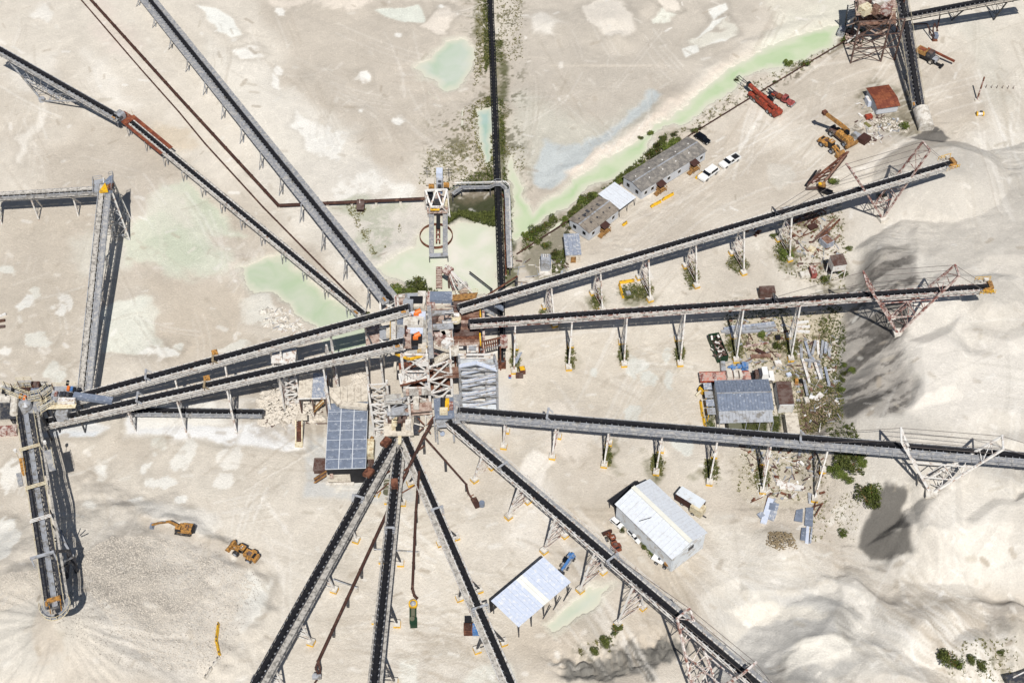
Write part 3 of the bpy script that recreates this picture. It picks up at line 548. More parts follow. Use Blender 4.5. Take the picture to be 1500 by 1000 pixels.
# ---------------------------------------------------------------- mesh helpers
OFF = {}
Z = Vector((0, 0, 1))
def frame(d, up=Z):
    d = d.normalized(); s = d.cross(up)
    if s.length < 1e-4: s = d.cross(Vector((0, 1, 0)))
    s.normalize(); return d, s, s.cross(d)
class MB:
    def __init__(self): self.v = []; self.f = []
    def hexa(self, p):
        n = len(self.v); self.v += [tuple(q) for q in p]
        self.f += [(n, n+3, n+2, n+1), (n+4, n+5, n+6, n+7), (n, n+1, n+5, n+4), (n+1, n+2, n+6, n+5), (n+2, n+3, n+7, n+6), (n+3, n, n+4, n+7)]; return self
    def box(self, c, s, rz=0.0, rx=0.0):
        m = Matrix.Rotation(rz, 3, 'Z') @ Matrix.Rotation(rx, 3, 'X'); c = Vector(c); a, b, d = s[0]/2, s[1]/2, s[2]/2
        return self.hexa([c+m @ Vector(q) for q in ((-a, -b, -d), (a, -b, -d), (a, b, -d), (-a, b, -d), (-a, -b, d), (a, -b, d), (a, b, d), (-a, b, d))])
    def beam(self, a, b, w=.15, h=None, up=Z):
        a = Vector(a); b = Vector(b); h = w if h is None else h
        d, s, u = frame(b-a, up); s = s*(w/2); u = u*(h/2)
        return self.hexa([a-s-u, a+s-u, b+s-u, b-s-u, a-s+u, a+s+u, b+s+u, b-s+u])
    def tube(self, a, b, r, n=8, r2=None, cap=True):
        a = Vector(a); b = Vector(b); r2 = r if r2 is None else r2; d, s, u = frame(b-a); k = len(self.v)
        for i in range(n):
            t = 2*math.pi*i/n; q = s*math.cos(t)+u*math.sin(t); self.v += [tuple(a+q*r), tuple(b+q*r2)]
        for i in range(n):
            j = (i+1) % n; self.f.append((k+2*i, k+2*j, k+2*j+1, k+2*i+1))
        if cap: self.f += [tuple(k+2*i for i in range(n))[::-1], tuple(k+2*i+1 for i in range(n))]
        return self
    def prism(self, pts, z0, z1):
        n = len(pts); k = len(self.v)
        ar = sum(pts[i][0]*pts[(i+1) % n][1]-pts[(i+1) % n][0]*pts[i][1] for i in range(n))
        if ar < 0: pts = pts[::-1]
        self.v += [(p[0], p[1], z0) for p in pts]+[(p[0], p[1], z1) for p in pts]
        self.f += [tuple(range(k+n-1, k-1, -1)), tuple(range(k+n, k+2*n))]+[(k+i, k+(i+1) % n, k+n+(i+1) % n, k+n+i) for i in range(n)]
        return self
    def poly(self, pts, th=.06):
        # a plate of any orientation, th thick (downwards)
        pts = [Vector(p) for p in pts]; n = len(pts); k = len(self.v)
        nr = sum(((pts[i]-pts[0]).cross(pts[(i+1) % n]-pts[0]) for i in range(1, n)), Vector())
        if nr.z < 0: pts = pts[::-1]; nr = -nr
        nr.normalize()
        self.v += [tuple(p-nr*th) for p in pts]+[tuple(p) for p in pts]
        self.f += [tuple(range(k+n-1, k-1, -1)), tuple(range(k+n, k+2*n))]+[(k+i, k+(i+1) % n, k+n+(i+1) % n, k+n+i) for i in range(n)]
        return self
    def xsec(self, prof, a, b):
        # sweep a profile (side, up) from a to b
        a = Vector(a); b = Vector(b); d, s, u = frame(b-a); n = len(prof); k = len(self.v)
        for q in (a, b): self.v += [tuple(q+s*x+u*y) for x, y in prof]
        ar = sum(prof[i][0]*prof[(i+1) % n][1]-prof[(i+1) % n][0]*prof[i][1] for i in range(n))
        fs = [(k+i, k+(i+1) % n, k+n+(i+1) % n, k+n+i) for i in range(n)]+[tuple(range(k+n-1, k-1, -1)), tuple(range(k+n, k+2*n))]
        self.f += fs if ar < 0 else [t[::-1] for t in fs]
        return self
    def rock(self, c, r, rnd):
        c = Vector(c); k = len(self.v)
        o = [(1, 0, 0), (0, 1, 0), (-1, 0, 0), (0, -1, 0), (0, 0, 1), (0, 0, -1)]
        a = rnd.uniform(0, 6.3); ca, sa = math.cos(a), math.sin(a)
        for x, y, z in o:
            x, y = x*ca-y*sa, x*sa+y*ca; q = r*rnd.uniform(.65, 1.25); self.v.append((c.x+x*q, c.y+y*q, c.z+z*q*.75))
        self.f += [(k, k+1, k+4), (k+1, k+2, k+4), (k+2, k+3, k+4), (k+3, k, k+4), (k+1, k, k+5), (k+2, k+1, k+5), (k+3, k+2, k+5), (k, k+3, k+5)]
    def mesh(self, name, m, off=Vector()):
        me = bpy.data.meshes.new(name)
        me.from_pydata([(x-off[0], y-off[1], z-off[2]) for x, y, z in self.v], [], self.f); me.update()
        me.materials.append(M[m] if isinstance(m, str) else m); return me
    def build(self, name, m, parent=None, label=None, stuff=False):
        off = OFF.get(parent.name, Vector()) if parent else Vector()
        o = bpy.data.objects.new(name, self.mesh(name, m, off)); COL.objects.link(o)
        if parent: o.parent = parent; OFF[o.name] = off
        if label: o['label'] = label
        if stuff: o['kind'] = 'stuff'
        return o
def thing(name, label, cat, loc=(0, 0, 0), rz=0.0, group=None, world=True):
    o = bpy.data.objects.new(name, None); COL.objects.link(o); o.empty_display_size = .3
    o.location = loc; o.rotation_euler = (0, 0, rz); OFF[o.name] = Vector(loc) if world else Vector()
    tag(o, label, cat, group); return o
def tag(o, label, cat, group=None):
    o['label'] = label; o['category'] = cat
    if group: o['group'] = group
    return o
def single(mb, name, m, label, cat, loc=None, group=None):
    if loc is None:
        n = len(mb.v); loc = Vector((sum(v[0] for v in mb.v)/n, sum(v[1] for v in mb.v)/n, min(v[2] for v in mb.v)))
    loc = Vector(loc); o = bpy.data.objects.new(name, mb.mesh(name, m, loc)); o.location = loc; COL.objects.link(o); OFF[o.name] = loc
    return tag(o, label, cat, group)
def piece(name, me, parent, mw):
    o = bpy.data.objects.new(name, me); COL.objects.link(o); o.parent = parent
    off = OFF.get(parent.name, Vector()); OFF[o.name] = off
    o.matrix_local = Matrix.Translation(-off) @ mw
    return o
_unit = {}
ORD = ['leftmost', 'second from the left', 'third from the left', 'fourth from the left', 'fifth from the left', 'sixth from the left', 'seventh from the left', 'eighth from the left', 'ninth from the left', 'tenth from the left', 'eleventh from the left', 'twelfth from the left', 'thirteenth from the left', 'fourteenth from the left', 'fifteenth from the left', 'sixteenth from the left']
def rank_labels():
    gr = {}
    for o in COL.objects:
        if o.parent is None and 'group' in o: gr.setdefault(o['label'], []).append(o)
    for lb, os_ in gr.items():
        os_.sort(key=lambda o: o.location.x)
        if 1 < len(os_) <= 16:
            for i, o in enumerate(os_): o['label'] = ORD[i]+' '+lb if i < len(os_)-1 else 'rightmost '+lb
def slab(m):
    if m not in _unit: _unit[m] = MB().box((0, 0, 0), (1, 1, 1)).mesh('plate_'+m, m)
    return _unit[m]
def mframe(c, d, size, up=Z):
    # matrix of a unit cube stretched to size (along, across, thick) at c, x axis along d
    d, s, u = frame(d, up)
    return Matrix.Translation(c) @ Matrix((( d.x, -s.x, u.x), (d.y, -s.y, u.y), (d.z, -s.z, u.z))).to_4x4() @ Matrix.Diagonal((*size, 1))
def copy_tree(o, parent=None):
    c = o.copy(); COL.objects.link(c); OFF[c.name] = Vector()
    if parent: c.parent = parent
    for ch in o.children: copy_tree(ch, c)
    return c
def vplane(px, py, A, B):
    # point seen at (px, py) lying in the vertical plane through A and B
    n = (B-A).cross(Z); d = U(px, py, 0)-CAMP
    return CAMP+d*((A-CAMP).dot(n)/d.dot(n))

# ---------------------------------------------------------------- conveyors
def conveyor(label, A, B, wl=0.0, wr=0.9, bw=1.15, td=1.0, feet=(), frame_m='white', walk_m='grate', leg_m='rustwhite', rail=True, panel=2.4, name='belt_conveyor', cat='conveyor', group=None, feet_blocks=True, drive=True, idl='galv', rail_m=None, belt_m='belt'):
    d = B-A; L_ = d.length; d = d.normalized(); _, s, u = frame(d)
    t = thing(name, label, cat, (A.x, A.y, 0), 0, group)
    bw *= .86; wl *= .9; wr *= .92; hb = bw/2
    MB().xsec([(-hb, .14), (-hb*.42, 0), (hb*.42, 0), (hb, .14), (hb, .20), (hb*.42, .06), (-hb*.42, .06), (-hb, .20)], A, B).build('belt', belt_m, t)
    MB().xsec([(-hb, -.62), (hb, -.62), (hb, -.57), (-hb, -.57)], A+d*.4, B-d*.4).build('return_belt', 'belt', t)
    mb = MB(); n = max(2, int(L_/1.25))
    for i in range(n):
        p = A+d*(L_*(i+.5)/n)
        mb.beam(p-s*(hb+.22)-u*.12, p+s*(hb+.22)-u*.12, .1, .08, u)
        for k in (-1, 1): mb.beam(p+s*k*(hb+.2)-u*.2, p+s*k*(hb+.16)+u*.26, .13, .1, d)
    mb.build('idler_frames', idl, t, stuff=True)
    # lattice side trusses
    e = hb+.28
    mb = MB()
    for k in (-1, 1):
        for h in (-.1, -td): mb.beam(A+s*k*e+u*h, B+s*k*e+u*h, .15, .18, u)
    mb.build('truss_chords', frame_m, t)
    mb = MB(); n = max(2, int(L_/1.5))
    for k in (-1, 1):
        for i in range(n):
            p = A+d*(L_*i/n)+s*k*e; q = A+d*(L_*(i+1)/n)+s*k*e
            a, b = (-.15, -td+.05) if i % 2 else (-td+.05, -.15)
            mb.beam(p+u*a, q+u*b, .11, .11, s)
    for i in range(0, n, 2):
        p = A+d*(L_*i/n); mb.beam(p-s*(e-.1)-u*td, p+s*(e-.1)-u*td, .11, .1, u)
    mb.build('truss_lacing', frame_m, t, stuff=True)
    for k, w in ((-1, wl), (1, wr)):
        if w <= 0: continue
        n = max(1, int(L_/panel)); c0 = s*k*(e+.12+w/2)-u*.22; wl_ = L_/n
        for i in range(n):
            piece('walkway_panel', slab(walk_m), t, mframe(A+d*(wl_*(i+.5))+c0, d, (wl_-.07, w, .06+.02*(i % 2)), u))
        if rail:
            mb = MB(); o = s*k*(e+.16+w)-u*.2
            for i in range(n+1):
                p = A+d*(wl_*min(i, n-.02)+.02)+o; mb.beam(p-u*.25, p+Z*1.05, .06, .06, d)
            for h in (.55, 1.05): mb.beam(A+o+Z*h, B+o+Z*h, .055, .055)
            for i in range(n): mb.beam(A+d*(wl_*i)+s*k*(e-.05)-u*.34, A+d*(wl_*i)+o-u*.12, .08, .08, u)
            mb.build('handrail', rail_m or frame_m, t, stuff=True)
    for p, nm in ((A, 'tail_pulley'), (B, 'head_pulley')):
        MB().tube(p-s*(hb+.15)-u*.28, p+s*(hb+.15)-u*.28, .34, 12).build(nm, 'dark', t)
    if drive:
        p = B-d*1.2+s*(hb+.8)
        dr = MB().box(p-u*.1, (1.2, .8, .7), math.atan2(d.y, d.x)).build('drive_unit', 'galv', t)
        MB().tube(p+u*.35-d*.2, p+u*.35+d*.7, .25, 8).build('motor', 'orange' if drive == 'o' else 'cat', dr)
    for ft in feet: trestle(t, A, B, ft, td, e, leg_m, feet_blocks)
    return t
def trestle(t, A, B, ft, td, e, leg_m, blocks=True, wide=None):
    d = (B-A).normalized(); _, s, u = frame(d); L_ = (B-A).length
    pts = [G(*q) if not isinstance(q, Vector) else q for q in ft[:2]]
    if len(pts) == 1:
        h2 = Vector((d.x, d.y, 0)).normalized(); sh = Vector((h2.y, -h2.x, 0)); w = 2.6
        k = -1 if True else 1
        # single visible foot: its partner stands mirrored under the belt
        p = pts[0]; tt = (p-A).dot(h2); c = A+h2*tt; off = (p-c).dot(sh)
        q = p-sh*(2*off if abs(off) > 1 else 5*(1 if off > 0 else -1)); q.z = ground(q.x, q.y); pts.append(q)
    mid = (pts[0]+pts[1])/2
    h2 = Vector((d.x, d.y, 0)); hl = h2.length; tt = (Vector((mid.x-A.x, mid.y-A.y, 0))).dot(h2/hl)/hl
    tt = min(max(tt, .3), L_-.3); C = A+d*tt-u*(td+.1)
    sg = 1 if (pts[0]-C).dot(s) > 0 else -1
    tops = [C+s*sg*(e-.1), C-s*sg*(e-.1)]
    foots = [p+Z*(.95 if blocks else .05) for p in pts]
    mb = MB(); n = max(3, int((C.z-mid.z)/1.7))
    mb.beam(tops[0]+s*sg*.3, tops[1]-s*sg*.3, .22, .22)
    for i in range(n):
        a0 = foots[0].lerp(tops[0], i/n); a1 = foots[0].lerp(tops[0], (i+1)/n); b0 = foots[1].lerp(tops[1], i/n); b1 = foots[1].lerp(tops[1], (i+1)/n)
        mb.beam(a0, b0, .085, .085); mb.beam(*((a0, b1) if i % 2 else (b0, a1)), .085, .085)
    tr = mb.build('support_trestle', leg_m, t)
    for p, q in zip(foots, tops): MB().beam(p, q, .3, .3, d).build('leg', 'white' if leg_m == 'rustwhite' else leg_m, tr)
    if blocks:
        rz = math.atan2(d.y, d.x)
        for p in pts:
            fb = MB().box(p+Z*.72, (1.2, 1.2, .5), rz).build('footing', 'conc', tr)
            MB().box(p+Z*.2, (1.3, 1.3, .55), rz).build('footing_base', 'yellow', tr)
def mast(t, A, B, tops, feet, m, half=1.5):
    # a suspended span: two V frames, one each side of the belt, joined over it, with stay cables
    d = (B-A).normalized(); _, s, u = frame(d)
    F0 = [G(*q) for q in feet]; T0 = [vplane(*q, A, B) for q in tops]
    for ti in T0:
        fr = None
        for k, f in zip((1, -1), F0):
            top = ti+s*k*half
            if fr is None:
                mb = MB(); n = 7
                oth = F0[1]
                for i in range(n):
                    p0 = F0[0].lerp(ti+s*half, i/n); q0 = F0[1].lerp(ti-s*half, i/n); p1 = F0[0].lerp(ti+s*half, (i+1)/n); q1 = F0[1].lerp(ti-s*half, (i+1)/n)
                    if i == 4: continue
                    mb.beam(p0, q0, .14); mb.beam(*((p0, q1) if i % 2 else (q0, p1)), .12)
                mb.beam(ti+s*(half+.2), ti-s*(half+.2), .35)
                fr = mb.build('mast_frame', m, t, stuff=True)
            MB().beam(f, top, .42, .34, s).build('mast_leg', m, fr)
    for f in F0: MB().box(f+Z*.2, (2.2, 2.2, .8), math.atan2(d.y, d.x)).build('mast_footing', 'conc', t)
    mb = MB()
    for k in (1, -1):
        mb.beam(T0[0]+s*k*half, T0[1]+s*k*half, .07)
        mb.beam((T0[0]+s*k*half).lerp(F0[0 if k > 0 else 1], .1), (T0[1]+s*k*half).lerp(F0[0 if k > 0 else 1], .1), .07)
        a = T0[0]-d*17; a = A+d*max(0, (a-A).dot(d)); b = A+d*min((B-A).length-1, (T0[1]-A).dot(d)+14)
        mb.beam(T0[0]+s*k*half, a+s*k*1.1, .07); mb.beam(T0[1]+s*k*half, b+s*k*1.1, .07)
    mb.build('stay_cables', 'cable', t, stuff=True)
    mb = MB()
    for i, (p, q) in enumerate(((F0[0], T0[0]), (F0[0], T0[1]))):
        pass
    a0, a1 = F0[0].lerp(T0[0]+s*half, .32), F0[0].lerp(T0[1]+s*half, .32); b0, b1 = F0[0].lerp(T0[0]+s*half, .6), F0[0].lerp(T0[1]+s*half, .6)
    mb.beam(a0, a1, .2); mb.beam(b0, b1, .2); mb.beam(a0, b0.lerp(b1, .5), .14); mb.beam(a1, b0.lerp(b1, .5), .14)
    c0, c1 = F0[1].lerp(T0[0]-s*half, .45), F0[1].lerp(T0[1]-s*half, .45); mb.beam(c0, c1, .2)
    mb.build('mast_tie', m, t)
def s_of(A, B): return frame(B-A)[1]
def gantry(t, p, d, w, h, m='galv'):
    _, s, u = frame(d); mb = MB()
    for k in (-1, 1): mb.beam(p+s*k*w, p+s*k*w+Z*h, .12)
    mb.beam(p-s*w+Z*h, p+s*w+Z*h, .42, .1)
    for k in (-1, 1):
        for i in range(4): mb.beam(p+s*k*w+d.normalized()*(.25+.22*i)+Z*(h-.3-.28*i), p+s*k*(w-.5)+d.normalized()*(.25+.22*i)+Z*(h-.3-.28*i), .18, .05)
    return mb.build('crossover_step', m, t)

def head_platform(t, A, B):
    d = (B-A).normalized(); _, s, u = frame(d); rz = math.atan2(d.y, d.x)
    for k in (-1, 1):
        p = B-d*.6+s*k*1.5-u*.3; pl = MB().box(p, (3.4, .9, .1), rz).build('head_platform', 'grate_dusty', t); mb = MB()
        for i in range(5): q = p+s*k*.42+d*(-1.6+.8*i); mb.beam(q, q+Z*1.1, .08)
        for h in (.55, 1.1): mb.beam(p+s*k*.42-d*1.6+Z*h, p+s*k*.42+d*1.6+Z*h, .08)
        mb.build('handrail', 'yellow', pl, stuff=True)
    MB().box(B+s*1.5+Z*.4-d*.4, (1.5, .8, .8), rz).build('head_gearbox', 'cat', t); MB().box(B+d*.5+Z*.1, (.9, 1.9, .9), rz).build('discharge_hood', 'timber', t); MB().box(B-s*1.5+Z*.3, (.9, .6, .6), rz).build('motor', 'conc', t); MB().beam(B-s*1.6+d*.8, B+s*1.8+d*.8, .18).build('nose_bar', 'yellow', t)
# radial stacking conveyors, right
A, B = U(672, 449, 11.0), U(1393, 238, 13.6)
t = conveyor('longest belt conveyor rising right above the office cabins, hung from a rusty cable mast', A, B, 0, 1.15, 1.2, 1.1,
    [[(812, 477), (798, 450)], [(882, 455), (868, 430)], [(952, 440), (936, 408)], [(1020, 420), (1004, 391)], [(1089, 401), (1072, 372)], [(1156, 381), (1140, 352)]], frame_m='white', walk_m='grate_dusty')
mast(t, A, B, ((1245, 247), (1357, 214)), ((1293, 320), (1280, 300)), 'redrust')
gantry(t, A.lerp(B, .62), B-A, .9, 1.6, 'dark'); head_platform(t, A, B)
A, B = U(688, 471, 13.2), U(1447, 419, 17.2)
t = conveyor('dark belt conveyor crossing right over the storage yard below the longest one', A, B, 0, .55, 1.2, 1.3,
    [[(753, 545), (755, 510)], [(833, 540), (836, 507)], [(914, 535), (910, 502)], [(996, 534), (992, 497)], [(1078, 529), (1074, 494)], [(1158, 527), (1155, 494)]], frame_m='rustwhite', walk_m='grate_dusty', rail=False, leg_m='white')
mast(t, A, B, ((1267, 406), (1402, 396)), ((1316, 489), (1306, 466)), 'redrust')
gantry(t, A.lerp(B, .585), B-A, .9, 1.4, 'dark'); head_platform(t, A, B)
A, B = U(672, 600, 8.6), U(1560, 672, 17.5)
t = conveyor('belt conveyor with wide pale grey walkway passing below the grey roofed workshop', A, B, 0, 1.7, 1.2, 1.1,
    [[(738, 655), (742, 632)], [(809, 670), (818, 640)], [(885, 682), (892, 650)], [(961, 693), (968, 660)], [(1039, 708), (1046, 668)], [(1117, 720), (1118, 678)], [(1193, 732), (1205, 690)]], frame_m='galv', walk_m='grate')
mast(t, A, B, ((1320, 636), (1469, 648)), ((1364, 723), (1352, 705)), 'white')
gantry(t, A.lerp(B, .155), B-A, 1.4, 1.3); gantry(t, A.lerp(B, .58), B-A, 1.4, .6)
# radial conveyors, lower
A, B = U(657, 616, 6.3), U(1150, 1036, 16.6)
t = conveyor('belt conveyor descending to the lower right corner past the white warehouse', A, B, .75, 0, 1.2, 1.0,
    [[(695, 704), (720, 685)], [(745, 758), (773, 735)], [(797, 808), (827, 785)], [(850, 865), (883, 838)], [(905, 915), (941, 890)]], frame_m='white', walk_m='grate')
mast(t, A, B, ((1001, 898), (1098, 978)), ((1020, 1035), (1052, 1010)), 'rustwhite')
gantry(t, A.lerp(B, .19), B-A, 1.2, .9); gantry(t, A.lerp(B, .535), B-A, 1.4, 1.0)
A, B = U(576, 640, 3.8), U(362, 1020, 12.2)
t = conveyor('leftmost of the fanned belt conveyors running down to the bottom edge, with broad grey walkway', A, B, 1.6, 0, 1.1, .9,
    [[(552, 724), (540, 716)], [(522, 792), (502, 783)], [(490, 865), (462, 857)], [(456, 942), (425, 931)], [(418, 1012), (384, 1000)]], frame_m='dark', walk_m='grate_dusty', leg_m='white')
gantry(t, A.lerp(B, .27), B-A, 1.2, .9)
for q in (.03, .165):
    p = A.lerp(B, q); MB().box(p+Z*.5-Vector((.7, 0, 0)), (1.5, 2.0, .9), R(-32)).build('skirt_box', 'rust', t)
A, B = U(584, 655, 3.8), U(545, 1030, 11.5)
t = conveyor('middle belt conveyor of the lower fan, nearly black, between two brown slurry pipes', A, B, .6, .35, 1.1, .9,
    [[(590, 738), (568, 735)], [(587, 826), (560, 822)], [(582, 915), (550, 910)], [(578, 1000), (545, 998)]], frame_m='dark', walk_m='grate_dusty', rail=False, leg_m='dark')
gantry(t, A.lerp(B, .36), B-A, 1.0, .9); MB().box(A.lerp(B, .17)+Z*.5, (1.3, 2.0, .9), R(5)).build('skirt_box', 'rust', t)
A, B = U(594, 640, 3.4), U(758, 1020, 8.0)
t = conveyor('right belt conveyor of the lower fan, passing close beside the blue and rust generators', A, B, 0, 1.1, 1.15, .9,
    [[(601, 709), (616, 700)], [(645, 797), (668, 788)], [(673, 877), (702, 865)], [(699, 953), (738, 942)]], frame_m='white', walk_m='grate_dusty', leg_m='dark')
gantry(t, A.lerp(B, .315), B-A, 1.2, .9); gantry(t, A.lerp(B, .70), B-A, 1.6, 1.2, 'galv')
# feed conveyors, left of the plant
A, B = U(78, 590, 5.0), U(598, 449, 25.0)
FEEDA = (A, B)
t = conveyor('upper of the twin feed conveyors climbing right to the plant top', A, B, 0, 1.3, 1.3, 1.6,
    [[(270, 610), (262, 590)], [(343, 612), (338, 590)], [(425, 600), (418, 575)], [(497, 575), (490, 555)]], frame_m='white', walk_m='grate_dusty', feet_blocks=False)
gantry(t, A.lerp(B, .46), B-A, 1.4, 1.0, 'brush'); MB().box(A.lerp(B, .465)-s_of(A, B)*1.0+Z*.9, (1.2, 1.0, .5), .3).build('drive_unit', 'cat', t); gantry(t, A.lerp(B, .27), B-A, 1.3, 1.2, 'galv')
A, B = U(66, 617, 4.0), U(590, 499, 25.0)
t = conveyor('lower of the twin feed conveyors climbing right to the plant top', A, B, 0, 1.3, 1.3, 1.6,
    [[(199, 632), (193, 612)], [(273, 633), (266, 613)], [(347, 635), (340, 614)], [(417, 602), (425, 580)], [(488, 622), (480, 604)]], frame_m='white', walk_m='grate_dusty', feet_blocks=False)
gantry(t, A.lerp(B, .46), B-A, 1.4, 1.0, 'brush'); MB().box(A.lerp(B, .465)-s_of(A, B)*1.0+Z*.9, (1.2, 1.0, .5), .3).build('drive_unit', 'cat', t); gantry(t, A.lerp(B, .27), B-A, 1.3, 1.2, 'galv')
A, B = U(170, 600, 2.2), U(385, 603, 2.6)
conveyor('low grey conveyor on the ground beneath the twin feed conveyors', A, B, 0, .7, 1.0, .8, [], frame_m='galv', feet_blocks=False, drive=False)
# upper left
A, B = U(205, -18, 2.6), U(574, 440, 7.5)
t = conveyor('wide grey decked conveyor crossing from the top edge down to the plant', A, B, 1.15, 1.5, 1.05, .8, [], frame_m='galv', walk_m='grate', rail=False, panel=1.6)
d = (B-A).normalized(); _, s, u = frame(d); n = 13
for i in range(n):
    p = A+d*((B-A).length*(i+.4)/n); tr = None
    mb = MB()
    for k in (-2.0, 2.4):
        q = p+s*k; mb.beam(Vector((q.x, q.y, ground(q.x, q.y)-.1)), q-u*.5, .22)
    q = p+s*3.4; mb.beam(Vector((q.x, q.y, ground(q.x, q.y)-.1)), p+s*2.2-u*.4, .14); mb.beam(p-s*2-u*.5, p+s*2.4-u*.5, .2)
    mb.build('support_trestle', 'galv', t)
A, B = U(-14, 64, 12.5), U(176, 172, 5.2)
t = conveyor('inclined conveyor at the upper left edge standing on a triangular mast', A, B, 0, .9, 1.2, 1.2, [], frame_m='galv', walk_m='grate_dusty')
f0 = G(62, 148); f1 = G(76, 136)
for q in ((2, 82), (122, 150)):
    p = vplane(q[0], q[1]-8, A, B); mb = MB()
    for k, f in ((1.2, f0), (-1.2, f1)):
        tp = p+Vector((.3*k, -k*.6, -.6)); mb.beam(f, tp, .3)
    for i in range(1, 6): mb.beam(f0.lerp(p, i/6), f1.lerp(p, i/6), .1); mb.beam(f0.lerp(p, i/6), f1.lerp(p, (i-1)/6), .1)
    mb.build('mast_leg', 'galv', t)
mb = MB(); a = f0.lerp(vplane(2, 74, A, B), .45); b = f0.lerp(vplane(122, 142, A, B), .45); mb.beam(a, b, .2)
for i in range(6): q = A.lerp(B, .22+.08*i); mb.beam(f0.lerp(q, .5), q-Z*.9, .12)
mb.build('mast_tie', 'galv', t)
for f in (f0, f1): MB().tube(f-Z*.1, f+Z*.9, .8, 10).build('mast_footing', 'galv', t)
A, B = U(180, 168, 3.6), U(532, 458, 3.2)
t = conveyor('narrow ground conveyor from the rust stained transfer point past the green pond', A, B, .45, .6, .95, .8, [], frame_m='white', walk_m='grate_dusty', rail=False)
d = (B-A).normalized(); _, s, u = frame(d); n = 12
for i in range(n):
    p = A+d*((B-A).length*(i+.5)/n); mb = MB()
    for k in (-.8, .8):
        q = p+s*k; mb.beam(Vector((q.x, q.y, ground(q.x, q.y)-.3)), q-u*.6, .18)
    q = p+s*1.7; mb.beam(q-u*.6, p-u*.6, .16); mb.beam(Vector((q.x, q.y, ground(q.x, q.y)-.3)), q-u*.5, .14)
    mb.build('support_trestle', 'galv', t)
A2, B2 = A, A.lerp(B, .27)
for k in (-1, 1):
    p = A.lerp(B, .11)+s*k*1.5; MB().beam(A.lerp(B, .02)+s*k*1.45-u*.1, A.lerp(B, .2)+s*k*1.4-u*.1, 1.0 if k < 0 else .8, .1, u).build('spill_deck', 'rustbox', t)
tt_ = thing('transfer_house', 'small rust stained transfer platform where two upper left conveyors meet', 'transfer station', G(190, 186))
q = U(176, 170, 4.6); MB().box(q+Vector((1.0, .4, -.9)), (4.2, 3.0, .2), R(-38)).build('platform', 'rustbox', tt_)
MB().box(q+Vector((0, 0, .2)), (1.9, 1.9, 1.7), R(-38)).build('hopper', 'galv', tt_)
for a, b in ((-1.5, 1), (1.8, -1.6), (2.6, 0), (-.6, 2.2)): MB().beam(Vector((q.x+a, q.y+b, ground(q.x+a, q.y+b)-.2)), q+Vector((a, b, -.9)), .2).build('leg', 'galv', tt_)
mb = MB()
for a in range(5):
    p = q+Vector((2.0+.8*math.cos(a), 1.2+.7*math.sin(a*1.7), 0)); mb.beam(p-Z*.8, p+Z*.5, .06)
mb.build('handrail', 'cream', tt_, stuff=True)
# left: level conveyor, corner tower and rising conveyor
A, B = U(-16, 286, 8.2), U(150, 276, 8.6)
conveyor('level conveyor entering from the left edge to the corner tower', A, B, 0, .9, 1.2, 1.3, [[(3, 328), (2, 312)], [(57, 322), (62, 303)], [(115, 317), (119, 298)]], frame_m='galv', walk_m='grate_dusty', leg_m='white', feet_blocks=False, belt_m='grate_dusty')
A, B = U(119, 572, 5.6), U(150, 270, 14.6)
t = conveyor('steep grey conveyor rising from the left transfer station to the corner tower', A, B, 0, 1.3, 1.2, 1.3, [[(143, 492), (128, 492)], [(153, 443), (136, 443)], [(161, 394), (143, 394)], [(170, 346), (152, 346)]], frame_m='galv', walk_m='grate', leg_m='white', feet_blocks=False, belt_m='grate_dusty')
# ---------------------------------------------------------------- stacker boom and left transfer station
A, B = U(38, 606, 9.0), U(81, 888, 18.0)
t = conveyor('long stacker boom with a bare pale belt reaching over the lower left stockpile', A, B, .75, .9, 1.15, 1.5, [], frame_m='dark', walk_m='dark', rail_m='cream', belt_m='galv', idl='dark', name='stacker_boom', cat='stacker')
d = (B-A).normalized(); _, s, u = frame(d); s = -s; BL = (B-A).length
for k in (-1, 1):
    for i in range(20):
        piece('side_plate', slab('grate_dusty' if k > 0 else 'blackm'), t, mframe(A+d*(BL*(i+.5)/20)+s*k*(2.2 if k > 0 else .95)-u*.12, d, (BL/20-.08, .42, .05), u))
ring = MB(); c = B-d*.2; rr_ = 3.3
pts = [c+d*(rr_*math.cos(a))*1.0+s*(2.6*math.sin(a)) for a in [R(-110+22*i) for i in range(11)]]
for a, b in zip(pts, pts[1:]):
    ring.beam(a, b, .12); ring.beam(a+Z*1.0, b+Z*1.0, .08)
    ring.beam(a, a+Z*1.0, .07)
ring.build('tip_gallery_rail', 'cream', t)
for a, b in zip(pts, pts[1:]):
    i_ = lambda p: c+(p-c)*.58
    MB().poly([a, b, i_(b), i_(a)], .05).build('gallery_panel', 'grate', t)
for k in (-1, 1): MB().beam(c+s*k*1.0-d*1.2, c+s*k*.9+d*1.6, .14).build('nose_bar', 'cat', t)
MB().box(B-d*1.4+u*.35, (2.3, .7, .5), math.atan2(d.y, d.x)+R(90)).build('head_cover', 'cat', t)
MB().tube(c+d*2.6, c+d*2.6+Z*.6, .28, 10).build('lamp', 'blackm', t)
q = A+d*BL*.28
MB().box(q-s*2.0-u*.3, (3.6, .9, 1.0), math.atan2(d.y, d.x)).build('take_up_box', 'cat', t)
MB().box(q-s*3.0+d*3-u*.6, (3.0, .9, .5), math.atan2(d.y, d.x)).build('side_platform', 'grate', t)
sp = MB().box(q+s*3.0+d*.4-u*.3, (5.2, 1.5, .12), math.atan2(d.y, d.x)).build('side_platform', 'grate', t)
mb = MB()
for i in range(6): p = q+s*3.75+d*(-2.2+i*1.04)-u*.3; mb.beam(p, p+Z*1.1, .07)
mb.beam(q+s*3.75-d*2.2+Z*.8, q+s*3.75+d*3+Z*.8, .07); mb.build('handrail', 'cream', sp, stuff=True)
